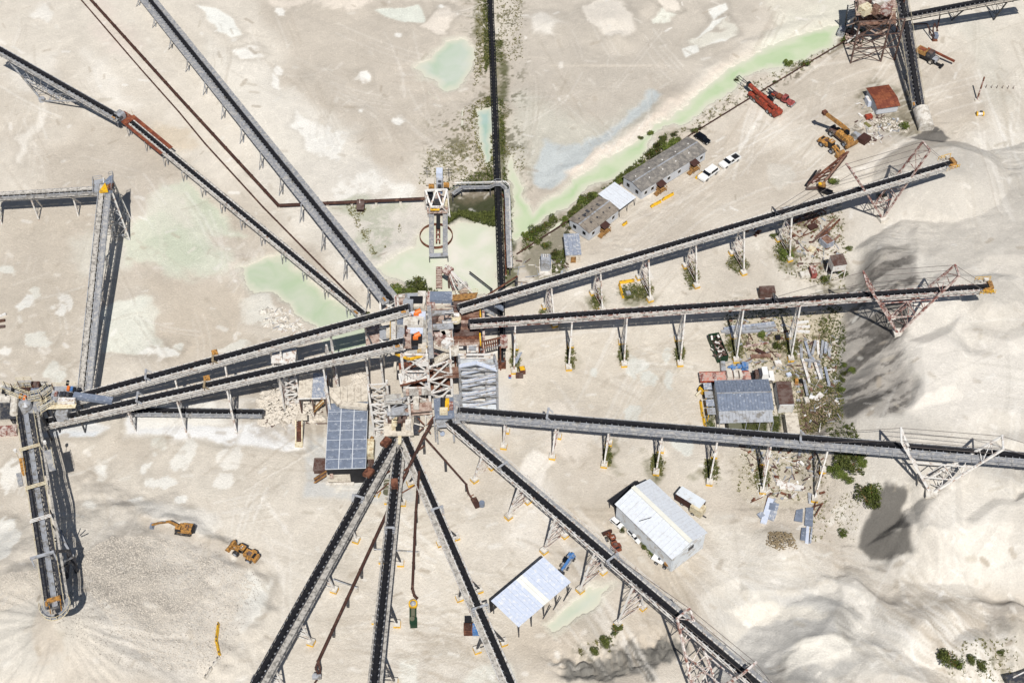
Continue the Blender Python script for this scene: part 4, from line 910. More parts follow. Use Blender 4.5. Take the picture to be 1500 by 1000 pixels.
for k, o in ((-1, -2.6), (1, 3.0)):
    p = q+s*o-d*2.6-u*.3; MB().beam(p, p+Z*2.4, .1).build('lamp_post', 'cream', t); MB().tube(p+Z*2.3, p+Z*2.9, .32, 8).build('lamp', 'white', t)
for f in (.43, .6, .22):
    p = A+d*BL*f; mb = MB()
    for k in (-1, 1): mb.beam(p+s*k*1.9-u*.2, p+s*k*1.9+Z*1.5, .12)
    for o in (-.35, .0, .35): mb.beam(p-s*1.95+d*o+Z*1.5, p+s*1.95+d*o+Z*1.5, .16, .1)
    mb.build('crossover_step', 'cream' if f != .6 else 'white', t)
# bracing tower under the boom, with wheels on the ring track
fo = [G(112, 838), G(98, 846)]
P0 = A+d*BL*.52; P1 = A+d*BL*.79; top = U(101, 806, 13.0); tp2 = U(108, 815, 11.0)
mb = MB()
for a, b in ((P0+s*1.4-u*1.4, top), (P0+s*1.4-u*1.4, tp2), (P0+d*4+s*1.4-u*1.4, top), (P1+s*1.4-u*1.4, tp2)): mb.beam(a, b, .28)
mb.build('outrigger_strut', 'galv', t)
MB().beam(P1-s*2.7+u*1.9, P1+s*1.5+u*1.9, .45, .4).build('portal_beam', 'galv', t)
MB().beam(P1+s*1.5+u*1.9, top, .5, .45).build('portal_brace', 'dark', t)
for k in (-2.5, 1.4): MB().beam(P1+s*k-u*.6, P1+s*k+u*1.8, .25).build('portal_post', 'galv', t)
mb = MB()
for f in fo: mb.beam(f, top, .5)
mb.beam(fo[0], tp2, .5); mb.beam(fo[1], P1-u*1.5, .4); mb.beam(fo[0].lerp(top, .5), fo[1].lerp(P1, .5), .3)
mb.build('carriage_leg', 'dark', t)
cen = (P0+P1)/2+s*2.6-u*3
for i in range(7):
    a = R(100+26*i); MB().beam(cen+d*1.0*math.cos(a)+s*1.0*math.sin(a), cen+d*2.7*math.cos(a)+s*2.4*math.sin(a), .16).build('stair_tread', 'dark', t)

def D(parent, nm, pxs, z, m, th=.16): return MB().poly([U(a, b, z) for a, b in pxs], th).build(nm, m, parent)
def railing(parent, pxs, z, m='cream', h=1.1, closed=False):
    P_ = [U(a, b, z) for a, b in pxs]; P_ = P_+[P_[0]] if closed else P_
    mb = MB()
    for a, b in zip(P_, P_[1:]):
        n = max(1, int((b-a).length/1.6))
        for i in range(n+1): q = a.lerp(b, i/n); mb.beam(q, q+Z*h, .08)
        for k in (.5, 1): mb.beam(a+Z*h*k, b+Z*h*k, .08)
    return mb.build('handrail', m, parent, stuff=True)
def col(parent, p, m='white', w=.4, nm='column'):
    g = Vector((p.x, p.y, ground(p.x, p.y)-.3)); return MB().beam(g, p, w, w, Vector((0, 1, 0))).build(nm, m, parent)
def bay(parent, a0, b0, z0, z1, n, m='white', w=.22, x=True):
    # braced bay between two column lines at plan points a0, b0
    mb = MB()
    for i in range(n):
        za = z0+(z1-z0)*i/n; zb = z0+(z1-z0)*(i+1)/n
        a, b = Vector((a0.x, a0.y, za)), Vector((b0.x, b0.y, za)); c, e = Vector((a0.x, a0.y, zb)), Vector((b0.x, b0.y, zb))
        mb.beam(c, e, w)
        if x: mb.beam(a, e, w*.8); mb.beam(b, c, w*.8)
        else: mb.beam(*((a, e) if i % 2 else (b, c)), w*.8)
    return mb.build('bracing', m, parent)
def bx(parent, nm, px, py, z, size, m, rz=0.0):
    p = U(px, py, z); return MB().box(p, size, rz).build(nm, m, parent)

t = thing('transfer_station', 'grey steel transfer station at the left edge with several railed platforms and walkways', 'transfer station', G(50, 640))
D(t, 'deck', [(78, 566), (112, 565), (112, 592), (70, 596), (72, 590)], 9.0, 'galv'); railing(t, [(78, 566), (112, 565)], 9); railing(t, [(70, 596), (112, 592)], 9)
D(t, 'deck', [(58, 592), (112, 591), (110, 597), (60, 599)], 9.3, 'cream'); D(t, 'deck', [(40, 588), (62, 588), (62, 612), (42, 614)], 7.5, 'grate'); railing(t, [(62, 588), (62, 612), (42, 614)], 7.5)
D(t, 'deck', [(0, 585), (26, 585), (26, 612), (0, 614)], 6.0, 'dark'); D(t, 'deck', [(46, 576), (72, 574), (68, 588), (44, 588)], 7.0, 'cream', .2)
for a, b, c_ in (((2, 567), (42, 583), 9.2), ((42, 583), (60, 579), 9.2), ((60, 579), (74, 568), 9.2), ((24, 562), (46, 561), 9.0), ((58, 600), (78, 588), 9.4)):
    A_, B_ = U(*a, c_), U(*b, c_); dd, ss, uu = frame(B_-A_); n = max(2, int((B_-A_).length/1.2))
    for i in range(n): piece('walkway_panel', slab('grate'), t, mframe(A_.lerp(B_, (i+.5)/n), dd, ((B_-A_).length/n-.06, 1.2, .06)))
    mb = MB()
    for k in (-.7, .7):
        for i in range(n+1): p = A_.lerp(B_, i/n)+ss*k; mb.beam(p-Z*.3, p+Z*1.1, .09)
        for h in (.55, 1.1, -.2): mb.beam(A_+ss*k+Z*h, B_+ss*k+Z*h, .1)
    mb.build('handrail', 'cream', t, stuff=True)
for i, (x, y, m) in enumerate(((82, 577, 'redrust'), (89, 577, 'dark'), (94, 577, 'dark'), (99, 578, 'dark'), (104, 579, 'blackm'), (100, 569, 'orange'), (105, 570, 'blue'), (109, 571, 'blackm'), (95, 586, 'cat'), (30, 580, 'cat'), (36, 583, 'orange'), (18, 572, 'blackm'), (5, 573, 'blackm'), (99, 561, 'blackm'))):
    p = U(x, y, 9.6); MB().tube(p-Vector((0, .5, 0)), p+Vector((0, .5, .1)), .32, 8).build('motor', m, t)
bx(t, 'chute', 98, 588, 9.5, (3.4, 1.3, 1.0), 'white'); bx(t, 'chute', 93, 604, 6, (2.4, 3.0, 2.2), 'galv')
p = U(36, 590, 9.0); MB().tube(p-Z*3, p, 1.25, 14).build('hopper', 'galv', t); MB().tube(p, p+Z*.7, 1.25, 14, .5).build('hopper_cap', 'galv', t)
MB().tube(U(22, 580, 7), U(20, 606, 7), .8, 10).build('duct', 'conc', t)
bx(t, 'machine_house', 8, 582, 5, (3.4, 4.2, 3), 'conc'); bx(t, 'machine_house', 46, 567, 7, (3.6, 1.6, 2), 'stockroof'); bx(t, 'control_box', 54, 575, 7, (2.2, 1.6, 1.6), 'slate')
for x, y, z in ((10, 588, 6), (26, 612, 6), (42, 614, 7.5), (62, 612, 7.4), (72, 594, 9), (110, 594, 9), (78, 568, 9), (110, 567, 9), (60, 580, 9), (30, 576, 9), (4, 568, 9)): col(t, U(x, y, z), 'dark', .3)
mb = MB(); 
for a, b in (((60, 600, 8), (72, 630, 3)), ((72, 630, 3), (62, 612, 3)), ((10, 600, 5), (28, 620, 1)), ((0, 590, 6), (20, 620, 1)), ((110, 594, 8), (72, 600, 4))): mb.beam(U(*a), U(*b), .28)
mb.build('bracing', 'dark', t, stuff=True)
MB().beam(U(108, 579, 9.4), U(165, 587, 8.5), 1.3, .9).build('discharge_chute', 'slate', t)
MB().beam(U(60, 602, 7), U(72, 634, .3), .3).build('drain_pipe', 'galv', t)
for i in range(8):
    p = U(8+i*10, 565+3*(i % 2), 9.8); MB().beam(p-Z*.8, p+Z*1.4, .1).build('lamp_post', 'rust' if i % 3 else 'dark', t)
single(MB().box(G(8, 634)+Z*.7, (5.2, 1.8, 1.4), R(4)).box(G(8, 634)+Z*1.5, (4.6, 1.3, .3), R(4)), 'scrap_skip', 'redrust', 'faded red steel skip on the ground below the left transfer station', 'skip')
t = thing('corner_tower', 'dark blue grey corner tower where the left level and rising conveyors meet', 'tower', G(165, 318))
dk = U(158, 266, 14.4)
D(t, 'deck', [(149, 270), (160, 258), (166, 256), (165, 281), (153, 283)], 14.4, 'slate', .3); D(t, 'deck', [(137, 264), (150, 262), (150, 282), (137, 284)], 13.2, 'galv', .2); railing(t, [(137, 284), (137, 264), (150, 262)], 13.2, 'galv')
railing(t, [(160, 258), (166, 256), (165, 281)], 14.4, 'galv')
p = U(153, 275, 15.0); MB().prism([(p.x-.9, p.y-1.3), (p.x+1.0, p.y-1.1), (p.x-.1, p.y+1.5)], p.z-.4, p.z+.2).build('discharge_hood', 'yellow', t); MB().box(p+Vector((1.3, .5, -.1)), (.9, 1.7, .5)).build('drive_unit', 'rust', t)
cs = [U(152, 282, 14.2), U(164, 281, 14.2), U(163, 259, 14.2), U(151, 261, 14.2)]; ft = [Vector((c.x+ox, c.y+oy, 0)) for c, ox, oy in zip(cs, (-.6, 1.2, 1.2, -.6), (-1.2, -1.2, 1, 1))]
for c, f in zip(cs, ft): MB().beam(f, c, .3).build('column', 'white', t)
for i in range(4):
    a, b, fa, fb = cs[i], cs[(i+1) % 4], ft[i], ft[(i+1) % 4]; mb = MB()
    for k in range(4):
        mb.beam(fa.lerp(a, k/4+.12), fb.lerp(b, k/4+.12), .2); mb.beam(fa.lerp(a, k/4), fb.lerp(b, k/4+.25), .15); mb.beam(fb.lerp(b, k/4), fa.lerp(a, k/4+.25), .15)
    mb.build('bracing', 'galv', t)
# ---------------------------------------------------------------- pipelines
def pipe(label, pts, r, m='pipe', step=6.0, name='slurry_pipe', cat='pipeline', saddle=True, mm=None):
    P_ = [U(*q) for q in pts]; t = thing(name, label, cat, (P_[0].x, P_[0].y, 0))
    for a, b in zip(P_, P_[1:]):
        n = max(1, round((b-a).length/step))
        for i in range(n):
            p, q = a.lerp(b, i/n), a.lerp(b, (i+1)/n)
            MB().tube(p, q, r, 10).build('pipe_length', m, t)
            dd = (q-p).normalized(); MB().tube(q-dd*.1, q+dd*.1, r*1.2, 10).build('flange', mm or m, t)
            if saddle:
                g = ground(q.x, q.y)
                if q.z-r > g+.15: MB().box((q.x, q.y, (g+q.z-r)/2), (.5, .5, q.z-r-g+.1)).build('saddle', 'conc' if q.z < 2 else 'dark', t)
    return t
pipe('thick brown slurry pipe from the top edge, bending at its elbow to the thickener tower', [(126, -8, .9), (258, 138, .9), (408, 301, .9), (622, 291, 1.6)], .4)
pipe('thinner brown pipe half buried in sand, left of the thick slurry pipe', [(112, -8, .35), (168, 57, .35), (205, 100, .12), (262, 164, .1), (300, 210, .35), (385, 303, .4), (535, 455, .4)], .2)
t = single(MB().box(U(528, 301, .9), (1.6, 2.4, 1.8)).box(U(528, 301, 1.95), (1.8, 2.6, .2)), 'valve_pit', 'stockroof', 'small grey box with a valve standing below the horizontal brown pipe', 'box')
MB().tube(U(527, 298, 2.0), U(527, 292, 2.4), .12, 6).build('valve', 'redrust', t)
pipe('long brown pipe on stands from the plant to a forked valve near the bottom edge', [(640, 606, 6.5), (620, 640, 5.5), (567, 750, 3.6), (466, 968, 2.4)], .3)
t = thing('valve_fork', 'forked brown pipe end with a grey valve at the lower end of the long pipe', 'valve', G(465, 996))
for a, b in (((466, 968, 2.4), (462, 978, 1.8)), ((466, 968, 2.4), (469, 980, 1.8)), ((462, 978, 1.8), (468, 990, 1.0)), ((469, 980, 1.8), (468, 990, 1.0)), ((468, 990, 1.0), (458, 1004, .4))): MB().tube(U(*a), U(*b), .2, 8).build('pipe_length', 'pipe', t)
bx(t, 'valve', 464, 991, 1.2, (1.6, .7, .7), 'galv'); bx(t, 'handwheel', 461, 988, 1.8, (.6, .6, .2), 'galv')
pipe('thin brown pipe running to the lower right with a hooked grey pump', [(622, 640, 4.8), (683, 709, 2.4), (686, 722, 1.4)], .2)
t = thing('dewatering_pump', 'brown pump with grey motor at the hooked end of the thin pipe', 'pump', G(700, 740))
for a, b in (((686, 722, 1.4), (690, 728, 1.0)), ((690, 728, 1.0), (698, 735, .7))): MB().tube(U(*a), U(*b), .2, 8).build('pipe_length', 'pipe', t)
MB().box(U(697, 736, .35), (1.2, 2.4, .35), R(25)).build('skid', 'pipe', t); p = U(706, 738, .9); MB().tube(p-Z*.5, p+Z*.6, .55, 12).build('motor', 'slate', t); MB().tube(U(688, 727, 1.2), U(694, 724, 1.2), .12, 6).build('valve', 'rust', t)
pipe('straight brown pipe ending above the green pump in the lower fan', [(614, 690, 4.5), (609, 750, 3.6), (604, 862, 1.6), (607, 872, 1.0), (611, 876, .6)], .26)
for lab, a, b in (('thin rusty pipe under the fan, from the hub to the leftmost conveyor, upper of two', (622, 652, 4), (548, 706, 2)), ('thin rusty pipe under the fan, from the hub to the leftmost conveyor, lower of two', (612, 672, 3.6), (552, 722, 1.4)), ('short rusty pipe between the middle and right fan conveyors', (625, 700, 3), (588, 722, 1.4)), ('thin grey crossbar pipe linking the middle conveyor and the long brown pipe', (548, 804, 1.6), (612, 808, 1.6)), ('pair of thin grey pipes joining the leftmost conveyor foot to the long brown pipe', (488, 848, 1.6), (522, 860, 1.6))):
    pipe(lab, [a, b], .13, 'rust' if 'rusty' in lab else 'galv')
pipe('thin brown pipe along the canal bank and behind the office cabins', [(757, 372, .4), (828, 326, .4), (1012, 197, .4), (1124, 128, .5), (1238, 60, .9)], .17)
pipe('short dark pipe sticking out over the milky pond', [(688, 398, 2), (720, 423, 2)], .16, 'blackm')
pipe('long rusty pipe lying along the start of the longest conveyor', [(705, 438, 6), (757, 405, 5)], .2, 'rust'); 
# green pump with yellow hood
t = thing('pump_set', 'green pump set with a yellow hood alone on sand between fan conveyors', 'pump', G(605, 915))
p = U(605, 884, 1.2); MB().tube(p-Z*.5, p+Z*.2, .85, 14).build('hood', 'yellow', t); MB().tube(p+Z*.2, p+Z*.55, .6, 12, .25).build('cap', 'galv', t)
MB().box(U(605, 900, .6), (1.3, 3.6, .5), R(3)).build('skid', 'green', t); MB().tube(U(605, 892, 1.0), U(605, 903, 1.0), .42, 10).build('coupling', 'olive', t); MB().box(U(606, 912, 1.0), (1.3, 1.5, 1.1), R(3)).build('engine', 'green', t); p = U(604, 907, 1.3); MB().tube(p-Z*.6, p+Z*.5, .45, 10).build('tank', 'olive', t)
# ---------------------------------------------------------------- vertical conveyor, thickener, gantry walkway
A, B = U(718, -14, 1.9), U(735, 418, 2.2)
t = conveyor('black ground conveyor running straight down the middle through weeds', A, B, 0, 0, 1.05, .8, [], frame_m='blackm', idl='blackm', drive=False, feet_blocks=False)
d = (B-A).normalized(); _, s, u = frame(d)
for i in range(16):
    p = A.lerp(B, (i+.5)/16); mb = MB()
    for k in (-.8, .8): q = p+s*k; mb.beam(Vector((q.x, q.y, ground(q.x, q.y)-.3)), q-u*.6, .16)
    mb.beam(p-s*.8-u*.7, p+s*.8-u*.7, .14); mb.build('support_trestle', 'dark', t)
A, B = U(734, 432, 1.4), U(735, 528, 1.2)
conveyor('short black conveyor stub ending below the rust red deck', A, B, 0, 0, 1.0, .6, [], frame_m='blackm', idl='blackm', drive=False)
single(MB().box(G(735, 536)+Z*.5, (1.8, 1.6, 1.0)).box(G(735, 531)+Z*1.0, (1.4, .9, .4)), 'end_block', 'rust', 'rust brown block closing the end of the short black conveyor stub', 'block')
t = thing('gantry_walkway', 'grey L shaped walkway bridging the black conveyor beside the thickener', 'walkway', G(700, 290))
W_ = [(663, 284, 2.6), (676, 275, 2.6), (718, 274, 2.6), (726, 270, 3.6), (734, 270, 3.6), (742, 277, 2.6), (744, 300, 2.6), (745, 345, 2.6), (747, 392, 2.6)]
W_ = [U(*q) for q in W_]
for a, b in zip(W_, W_[1:]):
    n = max(1, round((b-a).length/1.8))
    for i in range(n): piece('walkway_panel', slab('grate'), t, mframe(a.lerp(b, (i+.5)/n), b-a, ((b-a).length/n+.02, 1.15, .08)))
mb = MB()
for k in (-.62, .62):
    for a, b in zip(W_, W_[1:]):
        _, ss, _u = frame(b-a)
        for h in (.55, 1.1): mb.beam(a+ss*k+Z*h, b+ss*k+Z*h, .07)
        n = max(1, round((b-a).length/1.8))
        for i in range(n): q = a.lerp(b, i/n)+ss*k; mb.beam(q, q+Z*1.1, .07)
mb.build('handrail', 'galv', t, stuff=True)
for f in range(0, len(W_)): q = W_[f]; MB().beam(Vector((q.x, q.y, ground(q.x, q.y)-.4)), q-Z*.1, .25).build('post', 'dark', t)
MB().tube(U(664, 268, 2.6), U(741, 266, 2.6), .2, 8).build('pipe_length', 'white', t); MB().tube(U(741, 266, 2.6), U(746, 271, 2.6), .2, 8).build('pipe_length', 'white', t); MB().tube(U(746, 271, 2.6), U(749, 392, 2.6), .16, 8).build('pipe_length', 'white', t)
pipe('thin rust red pipe beside the gantry walkway', [(735, 284, .6), (739, 290, .6), (741, 402, .6)], .2, 'rust')
t = thing('thickener_tower', 'white steel thickener tower with yellow sign at the head of the ring tank', 'thickener', G(640, 318))
zt = 6.5; T_ = [U(623, 279, zt), U(655, 278, zt), U(648, 303, zt-1.8), U(631, 303, zt-1.8)]
fts = [U(624, 306, .2), U(657, 305, .2), U(660, 318, 0), U(627, 318, 0)]
for a, b in ((0, 1), (1, 2), (2, 3), (3, 0)): MB().beam(T_[a], T_[b], .42).build('top_beam', 'white', t)
mid = T_[0].lerp(T_[1], .5)
for k in (2, 3): MB().beam(mid, T_[k], .32).build('top_brace', 'white', t)
for a, f in zip(T_, fts): MB().beam(f, a, .34).build('column', 'white', t)
for a, b in ((0, 3), (1, 2), (2, 3)): MB().beam(fts[a].lerp(T_[a], .1), T_[b], .22).build('side_brace', 'white', t); MB().beam(fts[b].lerp(T_[b], .1), T_[a], .22).build('side_brace', 'white', t)
D(t, 'floor', [(624, 290), (656, 289), (656, 312), (626, 312)], 2.6, 'pinkdeck'); bx(t, 'drive_unit', 640, 293, 4, (2.2, 1.8, 1.4), 'dark'); bx(t, 'gearbox', 641, 287, 5, (1.3, 1.2, 1), 'redrust'); bx(t, 'motor', 645, 281, 5, (1.0, .7, .7), 'blue'); bx(t, 'box', 630, 286, 3.6, (1.4, 1.8, 1.2), 'blackm'); bx(t, 'box', 652, 297, 3.4, (1.2, 1.6, 1.2), 'cream'); bx(t, 'panel', 628, 297, 3, (1.0, 2, 1), 'dark')
bx(t, 'cabinet', 644, 257, 4.6, (1.5, 1.9, 3.2), 'blueroof'); c1 = bx(t, 'fan_box', 644, 269, 3.6, (1.4, 2.6, 2.2), 'galv')
for y in (266, 272): p = U(644, y, 4.75); MB().tube(p, p+Z*.08, .42, 12).build('fan', 'dark', c1)
bx(t, 'motor', 632, 273, 3, (1.3, .9, .8), 'cat'); bx(t, 'motor', 654, 271, 3, (1.3, .9, .8), 'cat'); bx(t, 'hatch', 630, 266, 1, (2, 2, .5), 'stone')
sg = MB().box(U(637, 305, 4.4), (2.1, .12, 1.1), 0, R(-28)).build('sign', 'yellow', t)
p = U(637, 304.6, 4.52)
for i, w in enumerate((.2, .26, .16, .24, .2, .26)): MB().box(p+Vector((-.72+i*.27, -.05, 0)), (w*.85, .04, .42), 0, R(-28)).build('sign_letter', 'blackm' if i < 4 else 'redrust', sg)
for x, y in ((626, 248), (658, 250)):
    p = G(x, y+14); MB().beam(p, p+Z*4, .12).build('lamp_post', 'dark', t)
    for h in (2.5, 3.4): MB().beam(p+Z*h-Vector((.8, 0, 0)), p+Z*h+Vector((.8, 0, 0)), .09).build('lamp_arm', 'dark', t)
c = U(639, 346, .1); mb = MB(); n = 40; 
for i in range(n):
    a, b = 2*math.pi*i/n, 2*math.pi*(i+1)/n; r = 3.75
    mb.beam(c+Vector((r*math.cos(a), r*math.sin(a), 0)), c+Vector((r*math.cos(b), r*math.sin(b), 0)), .18, .9)
mb.build('tank_ring', 'rust', t)
for x0, x1 in ((629, 635.5), (649, 655.5)):
    for i in range(6):
        y0 = 311+10*i; D(t, 'walkway_panel', [(x0, y0), (x1, y0), (x1, y0+9.6), (x0, y0+9.6)], 1.8, 'grate', .1)
    railing(t, [(x0, 311), (x0, 371)], 1.8, 'galv', .9); railing(t, [(x1, 311), (x1, 371)], 1.8, 'galv', .9)
D(t, 'walkway_panel', [(629, 371), (656, 370), (656, 375), (629, 376)], 1.8, 'galv', .2)
MB().beam(U(642, 308, 2.2), U(642, 335, 1.4), .9, .5).build('rake_drive', 'blackm', t)
for x in (639.5, 644): MB().beam(U(x, 330, 1.2), U(x, 356, .6), .35).build('rake_arm', 'rust', t)
for y in (336, 343, 350): MB().beam(U(639, y, 1), U(645, y, 1), .22).build('rake_bar', 'redrust', t)
for x, y in ((629, 376), (656, 375), (632, 345), (653, 345)): p = U(x, y, 1.7); MB().beam(p, Vector((p.x, p.y, -.9)), .2).build('post', 'dark', t)
# jetty and derrick on the pond
t = thing('pond_jetty', 'narrow rusty jetty ladder standing in the milky pond', 'jetty', G(643, 420))
for x in (639.5, 647): MB().beam(U(x, 391, .9), U(x, 422, .9), .25).build('rail_beam', 'rust', t)
for i in range(9): MB().beam(U(639, 392+i*3.5, 1.0), U(647.5, 392+i*3.5, 1.0), .55, .1).build('tread', 'pinkdeck' if i else 'redrust', t)
for x, y in ((639.5, 393), (647, 393), (639.5, 410), (647, 410)): p = U(x, y, .9); MB().beam(p, Vector((p.x, p.y, -.8)), .2).build('post', 'rust', t)
t = thing('pump_derrick', 'tapered derrick of white and red steel bars leaning out over the pond', 'derrick', G(682, 436))
tip = U(655, 388, 7.5)
for x, y, m in ((669, 430, 'white'), (676, 431, 'redrust'), (684, 430, 'white'), (690, 424, 'white'), (695, 432, 'white'), (664, 425, 'redrust')): MB().beam(U(x, y, 1.5), tip+Vector((random.uniform(-.5, .5), random.uniform(-.4, .4), 0)), .22).build('leg', m, t)
D(t, 'platform', [(669, 419), (683, 411), (686, 417), (672, 425)], 3.2, 'deck'); bx(t, 'winch', 656, 396, 6.3, (1.6, 2.2, .7), 'redrust', R(-40)); bx(t, 'motor', 680, 424, 2.2, (1.6, 1.4, 1), 'pinkdeck')
for k in (.3, .5, .7): a, b = U(666, 427, 1.5).lerp(tip, k), U(693, 428, 1.5).lerp(tip, k); MB().beam(a, b, .16).build('crossbar', 'white', t)
single(MB().tube(G(658, 424)-Z*.5, G(658, 424)+Z*4, .22, 8).tube(G(658, 424)+Z*4, G(658, 424)+Z*4.1, .3, 8), 'mooring_post', 'stockroof', 'grey post standing in the pond between the jetty and the derrick', 'post')
# ---------------------------------------------------------------- central screening plant
t = thing('screening_tower', 'tall central screening tower of white columns with grey decks and orange motors on top', 'plant tower', G(610, 610))
tx = [(597, 614), (632, 614), (664, 604)]; bxk = [(588, 530), (626, 528), (660, 522)]
fr = [U(a, b, 0) for a, b in tx]; bk = [U(a, b, 0) for a, b in bxk]; mdl = [f.lerp(b, .5) for f, b in zip(fr, bk)]
at_ = lambda p, z: Vector((p.x, p.y, z))
ztop = [21, 21, 17]
for row in (fr, mdl, bk):
    for p, z in zip(row, ztop): MB().beam(at_(p, -.3), at_(p, z), .5, .5, Vector((0, 1, 0))).build('column', 'white', t)
for row, m in ((fr, 'white'), (mdl, 'redrust'), (bk, 'white')):
    for i in range(2): bay(t, row[i], row[i+1], 0, min(ztop[i], ztop[i+1]), 4, m, .3, row is fr)
for i in range(3):
    bay(t, fr[i], mdl[i], 0, ztop[i], 4, 'white', .28, False); bay(t, mdl[i], bk[i], 0, ztop[i], 4, 'redrust', .25, False)
D(t, 'deck', [(581, 456), (623, 453), (625, 500), (581, 503)], 22, 'deck', .3); D(t, 'grating', [(572, 468), (580, 466), (580, 503), (572, 505)], 22, 'grate', .1)
railing(t, [(572, 505), (572, 468), (580, 455)], 22, 'yellow'); railing(t, [(580, 466), (580, 503)], 22, 'tarp'); railing(t, [(624, 452), (626, 502)], 22, 'tarp')
for i in range(11): D(t, 'stair_tread', [(573.4, 471+i*3), (579, 470.7+i*3), (579, 472.4+i*3), (573.4, 472.7+i*3)], 22.1, 'white', .06)
D(t, 'grating', [(625.5, 448), (632, 447), (636, 524), (628, 525)], 21, 'grate', .1); railing(t, [(632, 447), (636, 524)], 21, 'rust')
D(t, 'deck', [(584, 436), (660, 432), (661, 452), (584, 455)], 19.5, 'pinkdeck', .3); railing(t, [(584, 436), (660, 432)], 19.5, 'white'); railing(t, [(584, 455), (584, 436)], 19.5, 'white')
D(t, 'deck', [(634, 462), (660, 458), (664, 506), (637, 510)], 16.5, 'pinkdeck', .3); railing(t, [(660, 458), (664, 506)], 16.5, 'white')
bx(t, 'screen_box', 606, 473, 22.8, (4.0, 2.0, 1.6), 'conc'); bx(t, 'screen_cover', 594, 468, 22.5, (3.2, 2.0, .9), 'slate'); bx(t, 'screen_cover', 611, 462, 22.5, (3.4, 1.4, .9), 'blueroof'); bx(t, 'screen_cover', 607, 486, 22.6, (3.4, 1.4, .9), 'blueroof'); bx(t, 'plate', 590, 488, 22.2, (2.2, 3, .3), 'galv')
MB().tube(U(613, 472, 23.7), U(614, 472, 23.72), .5, 12).build('inspection_hatch', 'dark', t)
for x, y in ((612, 456), (611, 490)):
    p = U(x, y, 23.4); mo = MB().tube(p-Vector((.5, .2, .2)), p+Vector((.6, .2, .1)), .5, 10).build('motor', 'orange', t); MB().box(p+Vector((-.3, -.5, -.4)), (1.0, .7, .5)).build('motor_base', 'orange', mo)
for x, y in ((600, 463), (598, 486)): bx(t, 'motor', x, y, 23, (.8, .8, .8), 'redrust')
MB().tube(U(595, 441, 23), U(594.5, 494, 23), .28, 8).build('feed_pipe', 'pipe', t)
bx(t, 'discharge_hopper', 610, 444, 22, (2.6, 2.0, 2), 'blackm'); bx(t, 'discharge_hopper', 608, 497, 22, (2.8, 1.8, 1.6), 'blackm')
bx(t, 'head_chute', 598, 449, 22.5, (2, 2.2, 2), 'galv'); bx(t, 'head_chute', 597, 500, 22.3, (1.5, 2.2, 1.8), 'pinkdeck'); bx(t, 'dust_cap', 618, 440, 21.5, (1.6, 3.4, 2), 'conc'); bx(t, 'dust_cap', 605, 438, 21, (3.2, 1.6, 1.8), 'galv'); bx(t, 'drive_unit', 614, 448, 22.6, (2.2, 1, .8), 'tarp')
bx(t, 'tank', 646, 438, 20.6, (4.4, 2.4, 2), 'slate'); bx(t, 'tank_lid', 646, 434, 21.2, (4.6, 1.2, .5), 'white'); bx(t, 'hopper', 632, 440, 20.3, (1.6, 3.6, 1.4), 'redrust'); bx(t, 'hopper', 646, 447, 20, (4, 1, 1.2), 'tarp')
for i, (x, y, m) in enumerate(((640, 480, 'dark'), (655, 475, 'galv'), (645, 492, 'redrust'), (652, 488, 'conc'), (638, 466, 'stockroof'), (655, 502, 'white'), (643, 502, 'pinkdeck'), (650, 466, 'pinkdeck'))): bx(t, 'machine', x, y, 17.3, (1.6+.3*(i % 3), 1.2+.4*(i % 2), 1.3), m, R(10*i))
for y in (459, 480): MB().beam(U(628, y, 18.5), U(664, y-3, 18.5), 1.2, .5).build('cross_walkway', 'galv', t)
MB().beam(U(648, 461, 18), U(660, 452, 18), .35).build('strut', 'white', t)
p = U(668, 467, 15); MB().tube(p-Z*2.2, p-Z*.5, 1.0, 14).build('round_hopper', 'blackm', t); MB().tube(p-Z*.5, p+Z*.3, 1.05, 14).build('hopper_rim', 'cream', t); MB().tube(U(664, 462, 15.8), U(672, 461, 15.6), .5, 10).build('duct', 'white', t)
D(t, 'balcony', [(580, 518), (600, 513), (600, 525), (582, 520)], 20, 'conc', .12); D(t, 'balcony', [(600, 513), (622, 511), (621, 519), (600, 525)], 20, 'deck', .12)
MB().beam(U(579, 518, 20.3), U(600, 526, 20.3), .35, .5).build('toe_board', 'yellow', t); MB().beam(U(600, 526, 20.3), U(622, 520, 20.3), .35, .5).build('toe_board', 'yellow', t)
bx(t, 'bin', 619, 508, 21, (1.6, 1.8, 1.4), 'tarp'); bx(t, 'bin', 618, 528, 18, (2.0, 1.8, 1.4), 'white'); railing(t, [(622, 500), (626, 514), (612, 518)], 20.3, 'yellow')
for i in range(6): D(t, 'chute_plate', [(584+5*i, 532-.8*i), (588.4+5*i, 531-.8*i), (588.8+5*i, 539-.9*i), (584.6+5*i, 540.5-.9*i)], 16+.1*(i % 2), 'rust' if i % 3 else 'rustbox', .3)
D(t, 'screen_deck', [(583, 547), (627, 540), (628, 553), (586, 563)], 13, 'white', .5); D(t, 'screen_side', [(586, 563), (628, 553), (628, 555), (586, 565)], 13.2, 'rust', .3)
for i in range(9): MB().beam(U(588+4.6*i, 559-1.1*i, 13.2), U(587+4.6*i, 551-1.0*i, 13.2), .14).build('screen_bar', 'galv', t)
for i in range(9): D(t, 'sheet', [(590+4.6*i, 569-.2*i), (594.2+4.6*i, 568.8-.2*i), (594.6+4.6*i, 579-.2*i), (590.4+4.6*i, 579.4-.2*i)], 10+.12*(i % 2), 'pinkdeck' if i % 4 == 1 else 'deck', .12)
